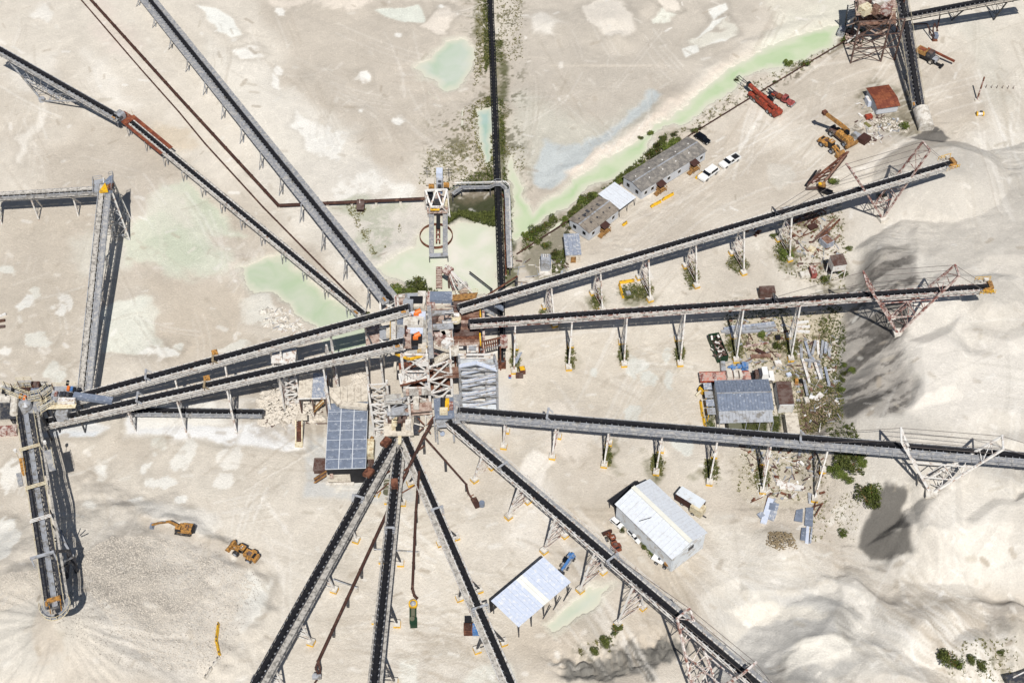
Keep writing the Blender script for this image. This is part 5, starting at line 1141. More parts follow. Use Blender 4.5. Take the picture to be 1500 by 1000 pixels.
D(t, 'screen_deck', [(592, 592), (632, 588), (633, 600), (594, 604)], 6.5, 'pinkdeck', .4); D(t, 'floor', [(590, 543), (664, 540), (664, 572), (592, 578)], 6, 'rust', .2); D(t, 'floor', [(596, 585), (632, 583), (634, 606), (597, 608)], 2.4, 'pinkdeck', .2)
D(t, 'floor', [(634, 538), (672, 537), (672, 552), (636, 553)], 12.5, 'plank', .25); railing(t, [(634, 554), (672, 552)], 12.5, 'rust')
bx(t, 'bin', 610, 585, 8, (1.1, 4, 1.4), 'conc'); bx(t, 'chute', 579, 538, 15, (.5, 1.6, 1.6), 'tarp')
for a, b in (((626, 503, 19), (664, 515, 15)), ((664, 515, 15), (634, 533, 12))):
    A_, B_ = U(*a), U(*b); _, ss, _u = frame(B_-A_)
    for k in (-.7, .7): MB().beam(A_+ss*k+Z*.3, B_+ss*k+Z*.3, .14, .5).build('stair_stringer', 'tarp', t)
    for i in range(12): q = A_.lerp(B_, (i+.5)/12); MB().beam(q-ss*.65, q+ss*.65, .34, .08).build('stair_tread', 'conc', t)
D(t, 'landing', [(656, 508), (672, 505), (672, 520), (658, 522)], 14, 'conc', .15); railing(t, [(672, 505), (672, 520)], 14, 'tarp')
D(t, 'side_wall', [(536, 470), (556, 466), (556, 512), (536, 514)], 10, 'pinkdeck', .3); D(t, 'frame_floor', [(556, 478), (572, 475), (572, 495), (556, 497)], 14, 'galv', .2)
for x0, x1, y in ((534, 560, 512), (556, 572, 500), (556, 574, 478)): MB().beam(U(x0, y+2, 15), U(x1, y, 15), .35).build('beam', 'white', t)
for x, y in ((534, 512), (556, 510), (534, 472), (556, 468)): col(t, U(x, y, 15), 'white', .35)
MB().beam(U(556, 512, 15), U(574, 496, 15), .25).build('strut', 'white', t); MB().beam(U(556, 496, 15), U(574, 512, 15), .25).build('strut', 'white', t); MB().beam(U(538, 488, 14), U(546, 508, 14), .3).build('strut', 'dark', t); bx(t, 'panel', 569, 486, 15, (.8, 2.4, 1), 'tarp')
rc = random.Random(77)
for i in range(46):
    x, y, z = rc.uniform(584, 664), rc.uniform(440, 612), 0
    z = 3+17*(1-(y-455)/150) if y > 455 else 20
    z = max(2.5, z)+rc.uniform(-1, 1.5); a = U(x, y, z); v = rc.choice((Vector((rc.uniform(1.5, 4), 0, rc.uniform(-.3, .3))), Vector((0, rc.uniform(1.5, 4), rc.uniform(-1, 1))), Vector((rc.uniform(-1, 1), rc.uniform(-1, 1), rc.uniform(-3, -1)))))
    MB().beam(a, a+v, rc.uniform(.12, .3)).build(rc.choice(('beam', 'conduit', 'pipe_length')), rc.choice(('white', 'white', 'galv', 'rust', 'dark', 'conc', 'pinkdeck')), t)
for i in range(12):
    x = rc.uniform(596, 660); y = rc.uniform(535, 600); z = max(2.5, 3+17*(1-(y-455)/150)); bx(t, 'machine', x, y, z, (rc.uniform(.5, 1.3), rc.uniform(.5, 1.2), rc.uniform(.4, 1)), rc.choice(('conc', 'galv', 'pinkdeck', 'dark', 'deck')), rc.uniform(-.3, .3))
# front drive tower where the fan conveyors start
t = thing('drive_tower', 'white cross braced steel tower with beige drive platform above the fanned conveyors', 'plant tower', G(570, 640))
fp = [U(549, 640, 0), U(575, 640, 0), U(603, 634, 0)]; bp_ = [U(545, 612, 0), U(572, 610, 0), U(600, 604, 0)]
for row in (fp, bp_):
    for p, z in zip(row, (11, 12, 12)): MB().beam(at_(p, -.2), at_(p, z), .42, .42, Vector((0, 1, 0))).build('column', 'white', t)
bay(t, fp[0], fp[1], 0, 11, 4, 'white', .26); bay(t, bp_[0], bp_[1], 0, 11, 3, 'white', .22); bay(t, fp[1], fp[2], 4, 12, 3, 'galv', .22); bay(t, fp[0], bp_[0], 0, 11, 4, 'white', .22)
D(t, 'platform', [(562, 578), (587, 576), (589, 590), (563, 592)], 12, 'deck', .2); railing(t, [(563, 592), (589, 590)], 12, 'white')
D(t, 'platform', [(562, 613), (603, 609), (606, 637), (562, 638)], 4.8, 'tarp', .3); D(t, 'platform', [(566, 598), (592, 596), (594, 607), (567, 608)], 9, 'galv', .2)
for x, y, m in ((572, 612, 'stockroof'), (580, 613, 'cream'), (586, 617, 'stockroof'), (592, 611, 'stockroof'), (584, 623, 'blackm'), (578, 622, 'cream'), (598, 622, 'conc')): bx(t, 'drive_unit', x, y, 5.6, (1.1, 1.8, 1.3), m)
bx(t, 'walkway', 610, 622, 4.6, (1.2, 4.6, .3), 'dark'); D(t, 'apron', [(583, 637), (588, 637), (588, 650), (583, 650)], 4.6, 'cream', .2)
for i in range(8):
    a = R(15+40*i); c = U(624, 624, 5); MB().tube(c+Vector((.5*math.cos(a), .5*math.sin(a), 0)), c+Vector((2.4*math.cos(a), 2.6*math.sin(a), random.uniform(-1.5, 1))), .14, 6).build('pipe_stub', 'rust' if i % 2 else 'conc', t)
# take off platform of the two right hand conveyors
t = thing('takeoff_platform', 'blue grey railed platform where the wide walkway conveyor leaves the plant', 'plant platform', G(655, 640))
D(t, 'deck', [(635, 583), (664, 581), (666, 612), (637, 613)], 8, 'slate', .25); D(t, 'deck', [(638, 614), (664, 612), (665, 624), (640, 626)], 5.6, 'galv', .15); D(t, 'walkway', [(664, 577), (673, 577), (674, 620), (666, 620)], 8.2, 'grate', .15); railing(t, [(673, 577), (674, 620)], 8.2, 'galv'); railing(t, [(635, 583), (637, 613)], 8, 'galv')
for x, m, w in ((647, 'blackm', .5), (651, 'blackm', .5)): MB().beam(U(x, 583, 9), U(x, 601, 8.6), w, .6).build('chute_slot', m, t)
bx(t, 'gearbox', 650, 602, 8.8, (1.6, 1.3, .9), 'cream'); bx(t, 'gearbox', 655, 592, 8.8, (.8, 2.6, .8), 'yellow'); bx(t, 'motor', 661, 594, 8.8, (.8, 1.6, .8), 'redrust')
for x, y, z in ((636, 612, 8), (664, 612, 8), (637, 584, 8), (665, 582, 8), (640, 626, 5.6), (664, 624, 5.6)): col(t, U(x, y, z), 'galv', .3)
MB().beam(U(640, 626, 5), U(648, 634, 1), .2).build('strut', 'galv', t); MB().tube(U(648, 634, .3), U(648, 635, 1.4), .5, 10).build('valve', 'slate', t)
# pale stair and truss block, right of the tower
t = thing('stair_tower', 'pale blue grey tower of diagonal steel stairs with a dusty floor', 'plant tower', G(705, 604))
q0 = [U(676, 600, 0), U(729, 602, 0)]; q1 = [U(675, 584, 0), U(725, 584, 0)]
for p in q0+q1: MB().beam(at_(p, -.2), at_(p, 14.5), .45, .45, Vector((0, 1, 0))).build('column', 'galv', t)
MB().beam(at_(q1[0], 6.5)+Vector((0, .35, 0)), at_(q1[1], 6.5)+Vector((0, .35, 0)), .12, 13).build('back_sheet', 'wall', t); D(t, 'floor', [(676, 586), (727, 586), (729, 602), (680, 602)], .5, 'wall', .2)
for i in range(6):
    z0, z1 = .8+2.1*i, 2.9+2.1*i; a, b = (q0[0], q0[1]) if True else (q0[1], q0[0])
    A_, B_ = at_(a, z0)+Vector((.4, .6*(i % 2), 0)), at_(b, z1+.6)+Vector((-.3, .6*(i % 2), 0))
    MB().beam(A_, B_, .7, .22).build('stair_flight', 'blueroof', t); MB().beam(A_+Vector((0, -.5, .7)), B_+Vector((0, -.5, .7)), .12).build('stair_rail', 'white', t)
    MB().beam(at_(a, z1), at_(b, z1), .3).build('beam', 'galv', t)
    bx_ = at_(a, z1).lerp(at_(b, z1), .85)+Vector((0, 1.2, 0)); MB().box(bx_, (2.6, 1.6, .12)).build('landing', 'grate', t)
    MB().beam(at_(q1[0], z1), at_(q1[1], z1), .25).build('beam', 'white', t); MB().beam(at_(q0[1], z1), at_(q1[1], z1), .3).build('beam', 'galv', t); MB().beam(at_(q0[0], z1), at_(q1[0], z1), .3).build('beam', 'galv', t); MB().beam(at_(q1[0], z0), at_(q1[1], z1), .2).build('brace', 'white', t)
MB().beam(at_(q0[0], 14.4), at_(q0[0].lerp(q0[1], .45), 15.6), .8, .3).build('top_beam', 'blueroof', t); MB().beam(at_(q0[0].lerp(q0[1], .45), 15.6), at_(q0[1], 13.6), .8, .3).build('top_beam', 'blueroof', t); MB().beam(at_(q1[0], 14.5), at_(q1[1], 14.5), .35).build('top_beam', 'white', t); MB().beam(at_(q0[1], 14.5), at_(q1[1], 14.5), .4).build('top_beam', 'galv', t)
# plank decks either side of the second right conveyor
t = thing('plank_platform', 'rusty brown plank platform between the plant and the right conveyors', 'plant platform', G(690, 520))
for i in range(15):
    y = 437+4.6*i; z = 8.0; x0 = 664+random.uniform(0, 2); x1 = 702 if y > 448 else 690
    D(t, 'plank', [(x0, y), (x1, y-.4), (x1, y+3.9), (x0, y+4.2)], z+random.uniform(-.06, .06), random.choice(['plank', 'plank', 'rust', 'pinkdeck', 'stockroof']), .2)
D(t, 'deck', [(661, 432), (700, 428), (697, 437), (662, 440)], 9, 'timber', .2); railing(t, [(661, 432), (700, 428)], 9, 'cream')
for y in (450, 489): MB().beam(U(703, y, 8.6), U(704, y+16, 8.6), .3, .7).build('edge_post', 'yellow', t)
MB().beam(U(708, 452, 7.5), U(709, 520, 7.5), .5, .5).build('edge_beam', 'redrust', t)
for x, y in ((666, 506), (702, 505), (702, 452), (666, 450)): col(t, U(x, y, 7.8), 'rust', .35)
D(t, 'grid_frame', [(684, 506), (700, 504), (701, 515), (684, 516)], 8.4, 'white', .2); bx(t, 'hatch', 692, 510, 8.8, (1.6, 1.0, .4), 'galv')
for i in range(8): MB().beam(U(706+3.2*i, 501-.7*i, 8), U(707+3.2*i, 511-.7*i, 8), .28).build('grid_bar', 'rust', t)
for k in (0, 11): MB().beam(U(704, 501+k, 7.8), U(734, 494+k, 7.8), .25).build('grid_beam', 'galv' if k else 'rust', t)
bx(t, 'hopper', 738, 500, 6.5, (1.6, 2.0, 2), 'redrust')
for x in (706, 733): col(t, U(x, 508, 7.6), 'rust', .3)
A_, B_ = U(704, 447, 9), U(737, 452, 7.2); MB().beam(A_, U(722, 444, 9), 1.2, .3).build('chute', 'slate', t); MB().beam(U(722, 444, 9), B_, 1.2, .3).build('chute', 'slate', t); MB().beam(U(708, 452, 8), U(726, 462, 6), .7, .3).build('chute', 'galv', t)
# end frame of the wide grey conveyor
t = thing('support_frame', 'white steel end frame under the lower end of the wide grey conveyor', 'frame', G(568, 470))
for a, b in (((557, 441, 7), (582, 439, 7)), ((557, 441, 7), (557, 458, 5)), ((582, 439, 7), (583, 455, 5)), ((557, 441, 7), (583, 455, 5)), ((582, 439, 7), (557, 458, 5)), ((583, 433, 7.5), (660, 430, 7.5)), ((583, 433, 7.5), (583, 447, 6))): MB().beam(U(*a), U(*b), .3).build('beam', 'white', t)
for x, y, z in ((557, 441, 7), (582, 439, 7), (583, 433, 7.5), (658, 431, 7.5)): col(t, U(x, y, z), 'white', .3)

# ---------------------------------------------------------------- sheds and buildings
def rect(a, b, c, z):
    A_, B_, C_ = U(*a, z), U(*b, z), U(*c, z); ex = (B_-A_); ex.z = 0; Lx = ex.length; ex /= Lx
    ey = Z.cross(ex); w = (C_-A_).dot(ey); ey = ey if w > 0 else -ey
    return A_, ex, ey, Lx, abs(w)
def roof_sheets(parent, O, ex, ey, L_, w0, w1, z0, z1, step, m, rib=True, nm='roof_sheet', alt=None):
    # sheets running from w0 (height z0) to w1 (height z1), laid side by side along ex
    n = max(1, round(L_/step)); a = ey*w0+Z*z0; b = ey*w1+Z*z1; dd = b-a; ln = dd.length
    for i in range(n):
        c = O+ex*(L_*(i+.5)/n)+(a+b)/2
        piece(nm, slab((alt or m) if alt and i in alt[1] else m) if not alt else slab(alt[0] if i in alt[1] else m), parent, mframe(c, dd, (ln, L_/n-.03, .05+.05*(i % 2) if rib else .05), Z))
def walls(parent, O, ex, ey, L_, W_, h, m, nm='wall'):
    p = [O, O+ex*L_, O+ex*L_+ey*W_, O+ey*W_]
    for i in range(4):
        a, b = p[i], p[(i+1) % 4]; dd = (b-a).normalized(); MB().beam(Vector((a.x, a.y, h/2))+dd*.09, Vector((b.x, b.y, h/2))-dd*.09, .16, h).build(nm, m, parent)
def gable(parent, O, ex, ey, L_, W_, h, rise, m, k0, k1):
    for k in (k0, k1):
        c = O+ex*k; MB().hexa([Vector((q.x, q.y, z)) for q, z in ((c, h), (c+ex*.16, h), (c+ey*W_+ex*.16, h), (c+ey*W_, h), (c+ey*W_*.49, h+rise), (c+ex*.16+ey*W_*.49, h+rise), (c+ex*.16+ey*W_*.51, h+rise), (c+ey*W_*.51, h+rise))]).build('gable_wall', m, parent)
def opening(parent, O, d, along, z, w, h, nm, m, out):
    c = O+d*along+out*.1; o = MB().beam(Vector((c.x, c.y, z))-d*w/2, Vector((c.x, c.y, z))+d*w/2, .1, h).build(nm, m, parent)
    return o
# white warehouse
O, ex, ey, L_, Wd = rect((986, 818.6), (901.6, 737), (1033, 779), 5.0); O.z = 0
t = thing('warehouse', 'long white metal warehouse with cream ridge cap and blank gable end', 'warehouse', O)
walls(t, O+ex*.2+ey*.2, ex, ey, L_-.4, Wd-.4, 5.0, 'wall'); gable(t, O, ex, ey, L_, Wd, 5.0, 1.35, 'wall', .2, L_-.36)
roof_sheets(t, O, ex, ey, L_, -.25, Wd/2, 5.02, 6.5, 1.0, 'whiteroof'); roof_sheets(t, O, ex, ey, L_, Wd+.25, Wd/2, 5.02, 6.5, .75, 'whiteroof')
MB().beam(O+ey*Wd/2+Z*6.62, O+ex*L_+ey*Wd/2+Z*6.62, .9, .12).build('ridge_cap', 'ridgec', t)
v = opening(t, O+ex*.15, ey, Wd*.55, 4.0, 1.3, .9, 'vent', 'dark', -ex); MB().beam(O+ex*L_*.62+ey*.5+Z*5.6, O+ex*L_*.55+ey*2.6+Z*6.2, .1).build('conduit', 'dark', t)
p0 = O+ex*(L_+.1); MB().box(p0+ex*1.2+ey*(Wd*.5)+Z*2.4, (2.4, Wd*.86, .15), math.atan2(ex.y, ex.x)).build('lean_to_roof', 'blackm', t)
for k in (.1, .9): MB().beam(p0+ex*2.2+ey*Wd*k, p0+ex*2.2+ey*Wd*k+Z*2.4, .15).build('post', 'dark', t)
# open white shed
O, ex, ey, L_, Wd = rect((719, 880), (796, 815.5), (757, 920), 4.6); O.z = 0
t = thing('open_shed', 'open sided pale blue roofed shed on posts beside the blue forklift', 'shed', O)
roof_sheets(t, O, ex, ey, L_, 0, Wd, 4.7, 4.5, .8, 'blueroof', True, 'roof_sheet', ('skylight', (8, 9)))
for i in range(5):
    for k in (.3, Wd-.3): p = O+ex*(.4+(L_-.8)*i/4)+ey*k; MB().beam(p, p+Z*4.4, .2).build('post', 'dark', t)
for k in (.3, Wd-.3): MB().beam(O+ey*k+Z*4.35, O+ex*L_+ey*k+Z*4.35, .2).build('eave_beam', 'dark', t)
for i in range(3): p = O+ex*(L_*(.45+.2*i))+ey*(Wd+.2); MB().beam(p+Z*.2, p+ex*2.0+Z*2.6, .14).build('brace', 'dark', t)
MB().beam(O-ey*.25+Z*2.2, O+ex*L_-ey*.25+Z*2.2, .12, 4.3).build('back_sheet', 'blackm', t)
# office cabins
def cabin(label, a, b, c, roof, siding, h, awn, wins, name='office_cabin'):
    O, ex, ey, L_, Wd = rect(a, b, c, h); O.z = 0; t = thing(name, label, 'office', O)
    walls(t, O+ex*.25+ey*.25, ex, ey, L_-.5, Wd-.5, h, siding); gable(t, O, ex, ey, L_, Wd, h, .55, siding, .25, L_-.41)
    roof_sheets(t, O, ex, ey, L_, 0, Wd/2, h+.02, h+.62, 1.22, roof); roof_sheets(t, O, ex, ey, L_, Wd, Wd/2, h+.02, h+.62, 1.22, roof)
    MB().beam(O+ey*Wd/2+Z*(h+.68), O+ex*L_+ey*Wd/2+Z*(h+.68), .35, .06).build('ridge_cap', 'galv', t)
    sd_ = O+ey*.25
    for f in wins: w = opening(t, sd_, ex, L_*f, 1.55, 1.0, 1.0, 'window', 'white', -ey); opening(t, sd_-ey*.05, ex, L_*f, 1.55, .8, .8, 'pane', 'glass', -ey)
    for f in (.25, .7): w = opening(t, O+ex*(.25 if (U(*a, 0)-U(750, 900, 0)).length < 1e9 else 0), ey, Wd*f, 1.5, .9, .9, 'window', 'glass', -ex)
    for f in awn:
        c_ = sd_+ex*L_*f; MB().beam(c_-ey*.1+Z*2.45, c_-ey*1.7+Z*2.15, 2.1, .08).build('awning', 'brownroof', t); opening(t, sd_, ex, L_*f, 1.1, .95, 2.0, 'door', 'dark', -ey)
        MB().beam(c_-ey*.15+Z*.62, c_-ey*1.9+Z*.62, 1.9, .1).build('porch_deck', 'timber', t)
        for i in range(4): MB().beam(c_-ey*1.2-ex*(1.1+.32*i)+Z*(.5-.13*i)-ey*.6, c_-ey*1.2-ex*(1.1+.32*i)+Z*(.5-.13*i)+ey*.6, .3, .06).build('step', 'timber', t)
        mb = MB()
        for k in (-.95, .95): mb.beam(c_-ey*1.9+ex*k+Z*.05, c_-ey*1.9+ex*k+Z*1.6, .1); mb.beam(c_-ey*.3+ex*k+Z*1.5, c_-ey*1.9+ex*k+Z*1.5, .1)
        mb.beam(c_-ey*1.9-ex*.95+Z*1.5, c_-ey*1.9+ex*.95+Z*1.5, .1); mb.build('porch_rail', 'timber', t)
    return t, O, ex, ey, L_, Wd
t, O, ex, ey, L_, Wd = cabin('long grey roofed office cabin by the canal with two brown awnings', (940, 281), (1036, 221), (915, 257), 'greyroof', 'siding', 2.8, (.27, .78), (.07, .17, .42, .58, .92))
for i in range(9): p = O+ex*L_*(.1+.1*i)+ey*Wd*(.3 if i % 2 else .66)+Z*(3.22); MB().box(p, (.3, .3, .3)).build('roof_vent', 'white', t)
t, O, ex, ey, L_, Wd = cabin('shorter tan roofed office cabin nearest the thickener, one brown awning', (863, 342), (908, 307), (833, 321), 'tanroof', 'siding', 2.6, (.45,), (.15, .8))
for i in range(8): p = O+ex*L_*(.15+.1*i)+ey*Wd*(.28 if i % 2 else .7)+Z*(3.05); MB().box(p, (.4, .4, .25)).build('roof_vent', 'dark', t)
for i in range(5): p = O+ex*L_*(.15+.15*i)+ey*Wd*(.62+.06*(i % 3))+Z*(3.0); piece('tar_patch', slab('dark'), t, mframe(p+Z*.02, ey-Z*.13, (1.1, .6, .12)))
O, ex, ey, L_, Wd = rect((908, 307), (932, 289), (881, 282), 2.7); O.z = 0
t = thing('carport', 'white sheet roofed carport between the two office cabins', 'carport', O); roof_sheets(t, O, ex, ey, L_, 0, Wd, 2.7, 3.0, .75, 'whiteroof')
for i in range(3):
    for k in (.15, Wd-.15): p = O+ex*(.2+(L_-.4)*i/2)+ey*k; MB().beam(p, p+Z*2.65, .12).build('post', 'dark', t)
O, ex, ey, L_, Wd = rect((828.5, 373), (852, 372), (826, 343), 2.9); O.z = 0
t = thing('pump_shed', 'small shed with pale blue grey roof below the tan roofed cabin', 'shed', O); walls(t, O+ex*.2+ey*.2, ex, ey, L_-.4, Wd-.4, 2.6, 'tarp'); roof_sheets(t, O, ex, ey, L_, -.1, Wd, 2.75, 2.95, .9, 'slate2'); opening(t, O+ey*.2, ex, L_*.5, 1, 1.2, 1.9, 'door', 'timber', -ey)
t = thing('transformer', 'grey metal transformer unit with fins left of the small pump shed', 'transformer', G(799, 398))
bx(t, 'tank', 799, 385, 1.2, (2.0, 3.4, 2.2), 'galv'); bx(t, 'radiator', 794, 386, 1.1, (.6, 3.0, 1.8), 'slate'); bx(t, 'radiator', 805, 384, 1.1, (.6, 2.8, 1.8), 'slate'); bx(t, 'base', 799, 392, .15, (2.8, 4.8, .3), 'conc')
for k in range(3): p = U(796+3*k, 376, 2.3); MB().tube(p, p+Z*.7, .14, 6).build('insulator', 'white', t)
# grey workshop in the storage yard
O, ex, ey, L_, Wd = rect((1053, 602), (1134, 600), (1049, 557), 4.2); O.z = 0
t = thing('workshop', 'weathered grey metal roofed workshop in the storage yard with white lean-to', 'workshop', O)
walls(t, O+ex*.2+ey*.2, ex, ey, L_-.4, Wd-.4, 4.2, 'wall'); roof_sheets(t, O, ex, ey, L_, 0, Wd/2, 4.2, 4.95, .62, 'slate'); roof_sheets(t, O, ex, ey, L_, Wd, Wd/2, 4.2, 4.95, .62, 'slate'); gable(t, O, ex, ey, L_, Wd, 4.15, .7, 'wall', .2, L_-.36)
MB().beam(O+ey*Wd/2+Z*5.05, O+ex*L_+ey*Wd/2+Z*5.05, .3, .06).build('ridge_cap', 'galv', t); roof_sheets(t, O, ex, ey, L_*.97, -2.4, .1, 3.3, 3.9, .7, 'galv')
for k in range(5): p = O+ex*L_*.97*k/4-ey*2.3; MB().beam(p, p+Z*3.2, .14).build('post', 'galv', t)
O2 = O-ex*.2
for i in range(4): p = O2-ex*1.0+ey*(Wd*(.05+.27*i)); MB().beam(p+Z*2.6, p+ey*Wd*.22+Z*2.6, 1.7, .1).build('side_awning', 'slate2' if i % 2 else 'galv', t)
for i in range(4): p = O2-ex*1.6+ey*(Wd*(.08+.27*i)); MB().beam(p, p+Z*2.6, .14).build('post', 'yellow', t)
single(MB().box(U(1075, 622, 1.6), (2.6, 3.6, 3.0)).box(U(1075, 622, 3.15), (2.2, 3.0, .25)), 'camper_shell', 'olive', 'olive canvas covered box in the grassy court before the workshop', 'container')
for (x, y, w, l, z, m, lab, rz) in ((1150, 575, 3.0, 6.0, 2.9, 'stockroof', 'brown roofed storage container right of the workshop', 1), (1161, 620, 2.5, 5.2, 2.7, 'tarp', 'beige roofed storage container right of the workshop yard, south of the brown one', 1)):
    c = U(x, y, z); t = thing('storage_container', lab, 'container', (c.x, c.y, 0)); MB().box((c.x, c.y, z/2), (w, l, z-.1), R(rz)).build('body', 'tarp' if m == 'tarp' else 'siding', t)
    for i in range(6): piece('roof_sheet', slab(m), t, mframe(Vector((c.x, c.y-l/2+l*(i+.5)/6, z)), Vector((1, .02, 0)), (w+.1, l/6-.03, .08+.04*(i % 2))))
    MB().box((c.x, c.y-l/2-.04, z*.5), (w*.9, .06, z*.86)).build('door', 'white', t)
# rust roofed store, upper right
O, ex, ey, L_, Wd = rect((1285, 158), (1319, 153), (1281, 128), 2.4); O.z = 0
t = thing('rust_store', 'small store with orange rust sheet roof near the concrete tube', 'shed', O)
walls(t, O+ex*.3+ey*.3, ex, ey, L_-.6, Wd-.6, 2.2, 'siding'); roof_sheets(t, O, ex, ey, L_, -.2, Wd*.3, 2.1, 2.9, .95, 'rustbox', True, 'roof_sheet'); roof_sheets(t, O, ex, ey, L_, Wd+.2, Wd*.3, 2.4, 2.92, .95, 'rustbox')
t = thing('concrete_tube', 'grey half round concrete tube at the lower end of the upper right conveyor', 'tunnel', G(1352, 180))
MB().tube(U(1349, 161, 1.9), U(1357, 188, 1.0), 1.9, 24).build('shell', 'conc', t)
for f in (.0, .33, .66, 1.0): a, b = U(1349, 161, 1.9), U(1357, 188, 1.0); p = a.lerp(b, f); MB().tube(p-(b-a).normalized()*.06, p+(b-a).normalized()*.06, 1.96, 24).build('joint_ring', 'conc', t)
t = thing('elevated_bin', 'white bin on legs with rusty brown roof at the edge of the stockpile', 'bin', G(1230, 408))
O, ex, ey, L_, Wd = rect((1221, 389), (1241, 386), (1217, 381), 5.0); g = ground(O.x, O.y)
walls_z = 2.9
p4 = [O, O+ex*L_, O+ex*L_+ey*2.6, O+ey*2.6]
MB().hexa([Vector((q.x, q.y, g+walls_z)) for q in p4]+[Vector((q.x, q.y, 4.95)) for q in p4]).build('body', 'white', t)
roof_sheets(t, Vector((O.x, O.y, 0)), ex, ey, L_, -.2, 2.8, 5.0, 5.3, .8, 'stockroof')
for q in p4: MB().beam(Vector((q.x, q.y, g-.2)), Vector((q.x, q.y, g+walls_z+.1)), .22).build('leg', 'white', t)
MB().beam(Vector((p4[0].x, p4[0].y, g+.2)), Vector((p4[1].x, p4[1].y, g+2.7)), .12).build('brace', 'white', t)
# control house and tank by the plant, lower left
O, ex, ey, L_, Wd = rect((476, 687), (536, 685), (478, 590), 5.4); O.z = 0
t = thing('maintenance_shed', 'blue grey panel roofed shed below the plant with white seams', 'shed', O)
MB().box(O+ex*L_/2+ey*Wd/2+Z*2.5, (L_-.5, Wd-.5, 5.0), math.atan2(ex.y, ex.x)).build('body', 'blackm', t)  # black body colour stands in for the shadow on the east wall
MB().box(O+ex*L_/2+ey*Wd/2+Z*5.3, (L_, Wd, .12), math.atan2(ex.y, ex.x)).build('roof_frame', 'whiteroof', t)
cols_ = (0, .33, .66, 1); nrow = 7
for i in range(3):
    for j in range(nrow):
        c = O+ex*L_*(cols_[i]+cols_[i+1])/2+ey*Wd*(j+.5)/nrow+Z*5.4; piece('roof_panel', slab('slate'), t, mframe(c, ex, (L_*(cols_[i+1]-cols_[i])-.16, Wd/nrow-.14, .07+.02*((i+j) % 2))))
MB().beam(U(478, 568, 8), U(498, 592, 7), 1.2, .9).build('dust_duct', 'tarp', t); MB().beam(U(498, 592, 7), U(538, 596, 7), 1.2, .9).build('dust_duct', 'tarp', t)
t = thing('dusty_roof', 'cream dust covered flat roof between the two blue grey roofs and the plant', 'roof', G(512, 590))
for i in range(6): D(t, 'roof_sheet', [(479+10*i, 568-1.2*i), (488.6+10*i, 567-1.2*i), (488.6+10*i, 590-.6*i), (479+10*i, 590-.4*i)], 5.9+.06*(i % 2), 'tarp', .15)
for x, y in ((480, 590), (536, 586), (480, 568), (536, 562)): col(t, U(x, y, 5.7), 'galv', .3)
O, ex, ey, L_, Wd = rect((436, 583), (477, 582), (442, 548), 6.6); O.z = 0
t = thing('transfer_shed', 'small roof of cream and blue grey sheets beneath the lower feed conveyor', 'shed', O); roof_sheets(t, O, ex, ey, L_, 0, Wd, 6.6, 6.9, 1.3, 'slate2', True, 'roof_sheet', ('tarp', (0, 1)))
MB().beam(O+Z*6.45, O+ex*L_+Z*6.45, .3).build('eave_beam', 'white', t)
for a in (.05, .5, .97):
    for b in (.05, .95): p = O+ex*L_*a+ey*Wd*b; MB().beam(p, p+Z*6.5, .3).build('post', 'stockroof', t)
t = thing('steel_trestle', 'white lattice support frame left of the small two tone roof', 'frame', G(415, 602))
g4 = [U(418, 601, 0), U(442, 598, 0), U(412, 578, 0), U(436, 574, 0)]
for p in g4: MB().beam(p, at_(p, 10), .32, .32, Vector((0, 1, 0))).build('leg', 'white', t)
bay(t, g4[0], g4[1], 0, 10, 4, 'white', .25); bay(t, g4[2], g4[3], 0, 10, 3, 'white', .22); bay(t, g4[0], g4[2], 0, 10, 3, 'white', .22, False); bay(t, g4[1], g4[3], 0, 10, 3, 'white', .22, False)
single(MB().box(U(416, 521, 10), (4.6, 3.6, 6.5)).box(U(416, 521, 13.3), (4.8, 3.8, .3)), 'white_tank', 'white', 'plain white box tank standing between the twin feed conveyors', 'tank')
t = thing('steel_tripod', 'white steel tripod bracing the upper feed conveyor above the dark pool', 'frame', G(482, 540))
for x, y in ((476, 545), (488, 542), (490, 556)): MB().beam(U(x, y, 0), U(478, 505, 12), .3).build('leg', 'white', t)
t = thing('process_tank', 'white and rust brown horizontal tank with curved ramp below the blue grey panel roof', 'tank', G(498, 706))
bx(t, 'body', 497, 694, 1.9, (4.6, 2.2, 2.4), 'tarp'); bx(t, 'skirt', 497, 703, .8, (4.6, .5, .7), 'plank'); MB().tube(U(484, 692, 2.6), U(489, 692, 2.6), 1.25, 14).build('tank_end', 'pinkdeck', t); bx(t, 'slab', 498, 707, .2, (5.6, 1.0, .3), 'conc')
MB().beam(U(461, 704, .4), U(480, 691, 2.2), 1.3, .25).build('ramp', 'stockroof', t)
for k in (-4, 5): MB().beam(U(460, 704+k*.6, .9), U(480, 691+k*.6, 2.8), .12, .3).build('ramp_rail', 'timber', t)
single(MB().box(U(468, 681, 2.2), (2.4, 2.8, .15)).box(U(468, 682, 1.1), (2.1, 2.4, 2.1)), 'lean_to', 'stockroof', 'dark brown roofed lean-to at the left corner of the panel roofed shed', 'shed')
t = thing('dust_collector', 'cream box unit with pipes between the panel roofed shed and the fan conveyors', 'machine', G(544, 668)); bx(t, 'body', 542, 658, 2.0, (1.7, 3.6, 2.4), 'cream')
for k in range(3): MB().tube(U(540+3*k, 672, 1.0), U(541+3*k, 684, 1.0), .22, 8).build('pipe_length', 'stockroof', t)
MB().tube(U(545, 640, 1.6), U(543, 648, 1.8), .35, 8).build('duct', 'timber', t)
t = thing('yellow_stair', 'yellow railed steel stair over the grey apron left of the panel roofed shed', 'stairs', G(439, 648))
for i in range(10): D(t, 'tread', [(434.6, 617+3*i), (441.4, 617+3*i), (441.4, 619+3*i), (434.6, 619+3*i)], 3.6-.3*i, 'rust', .12)
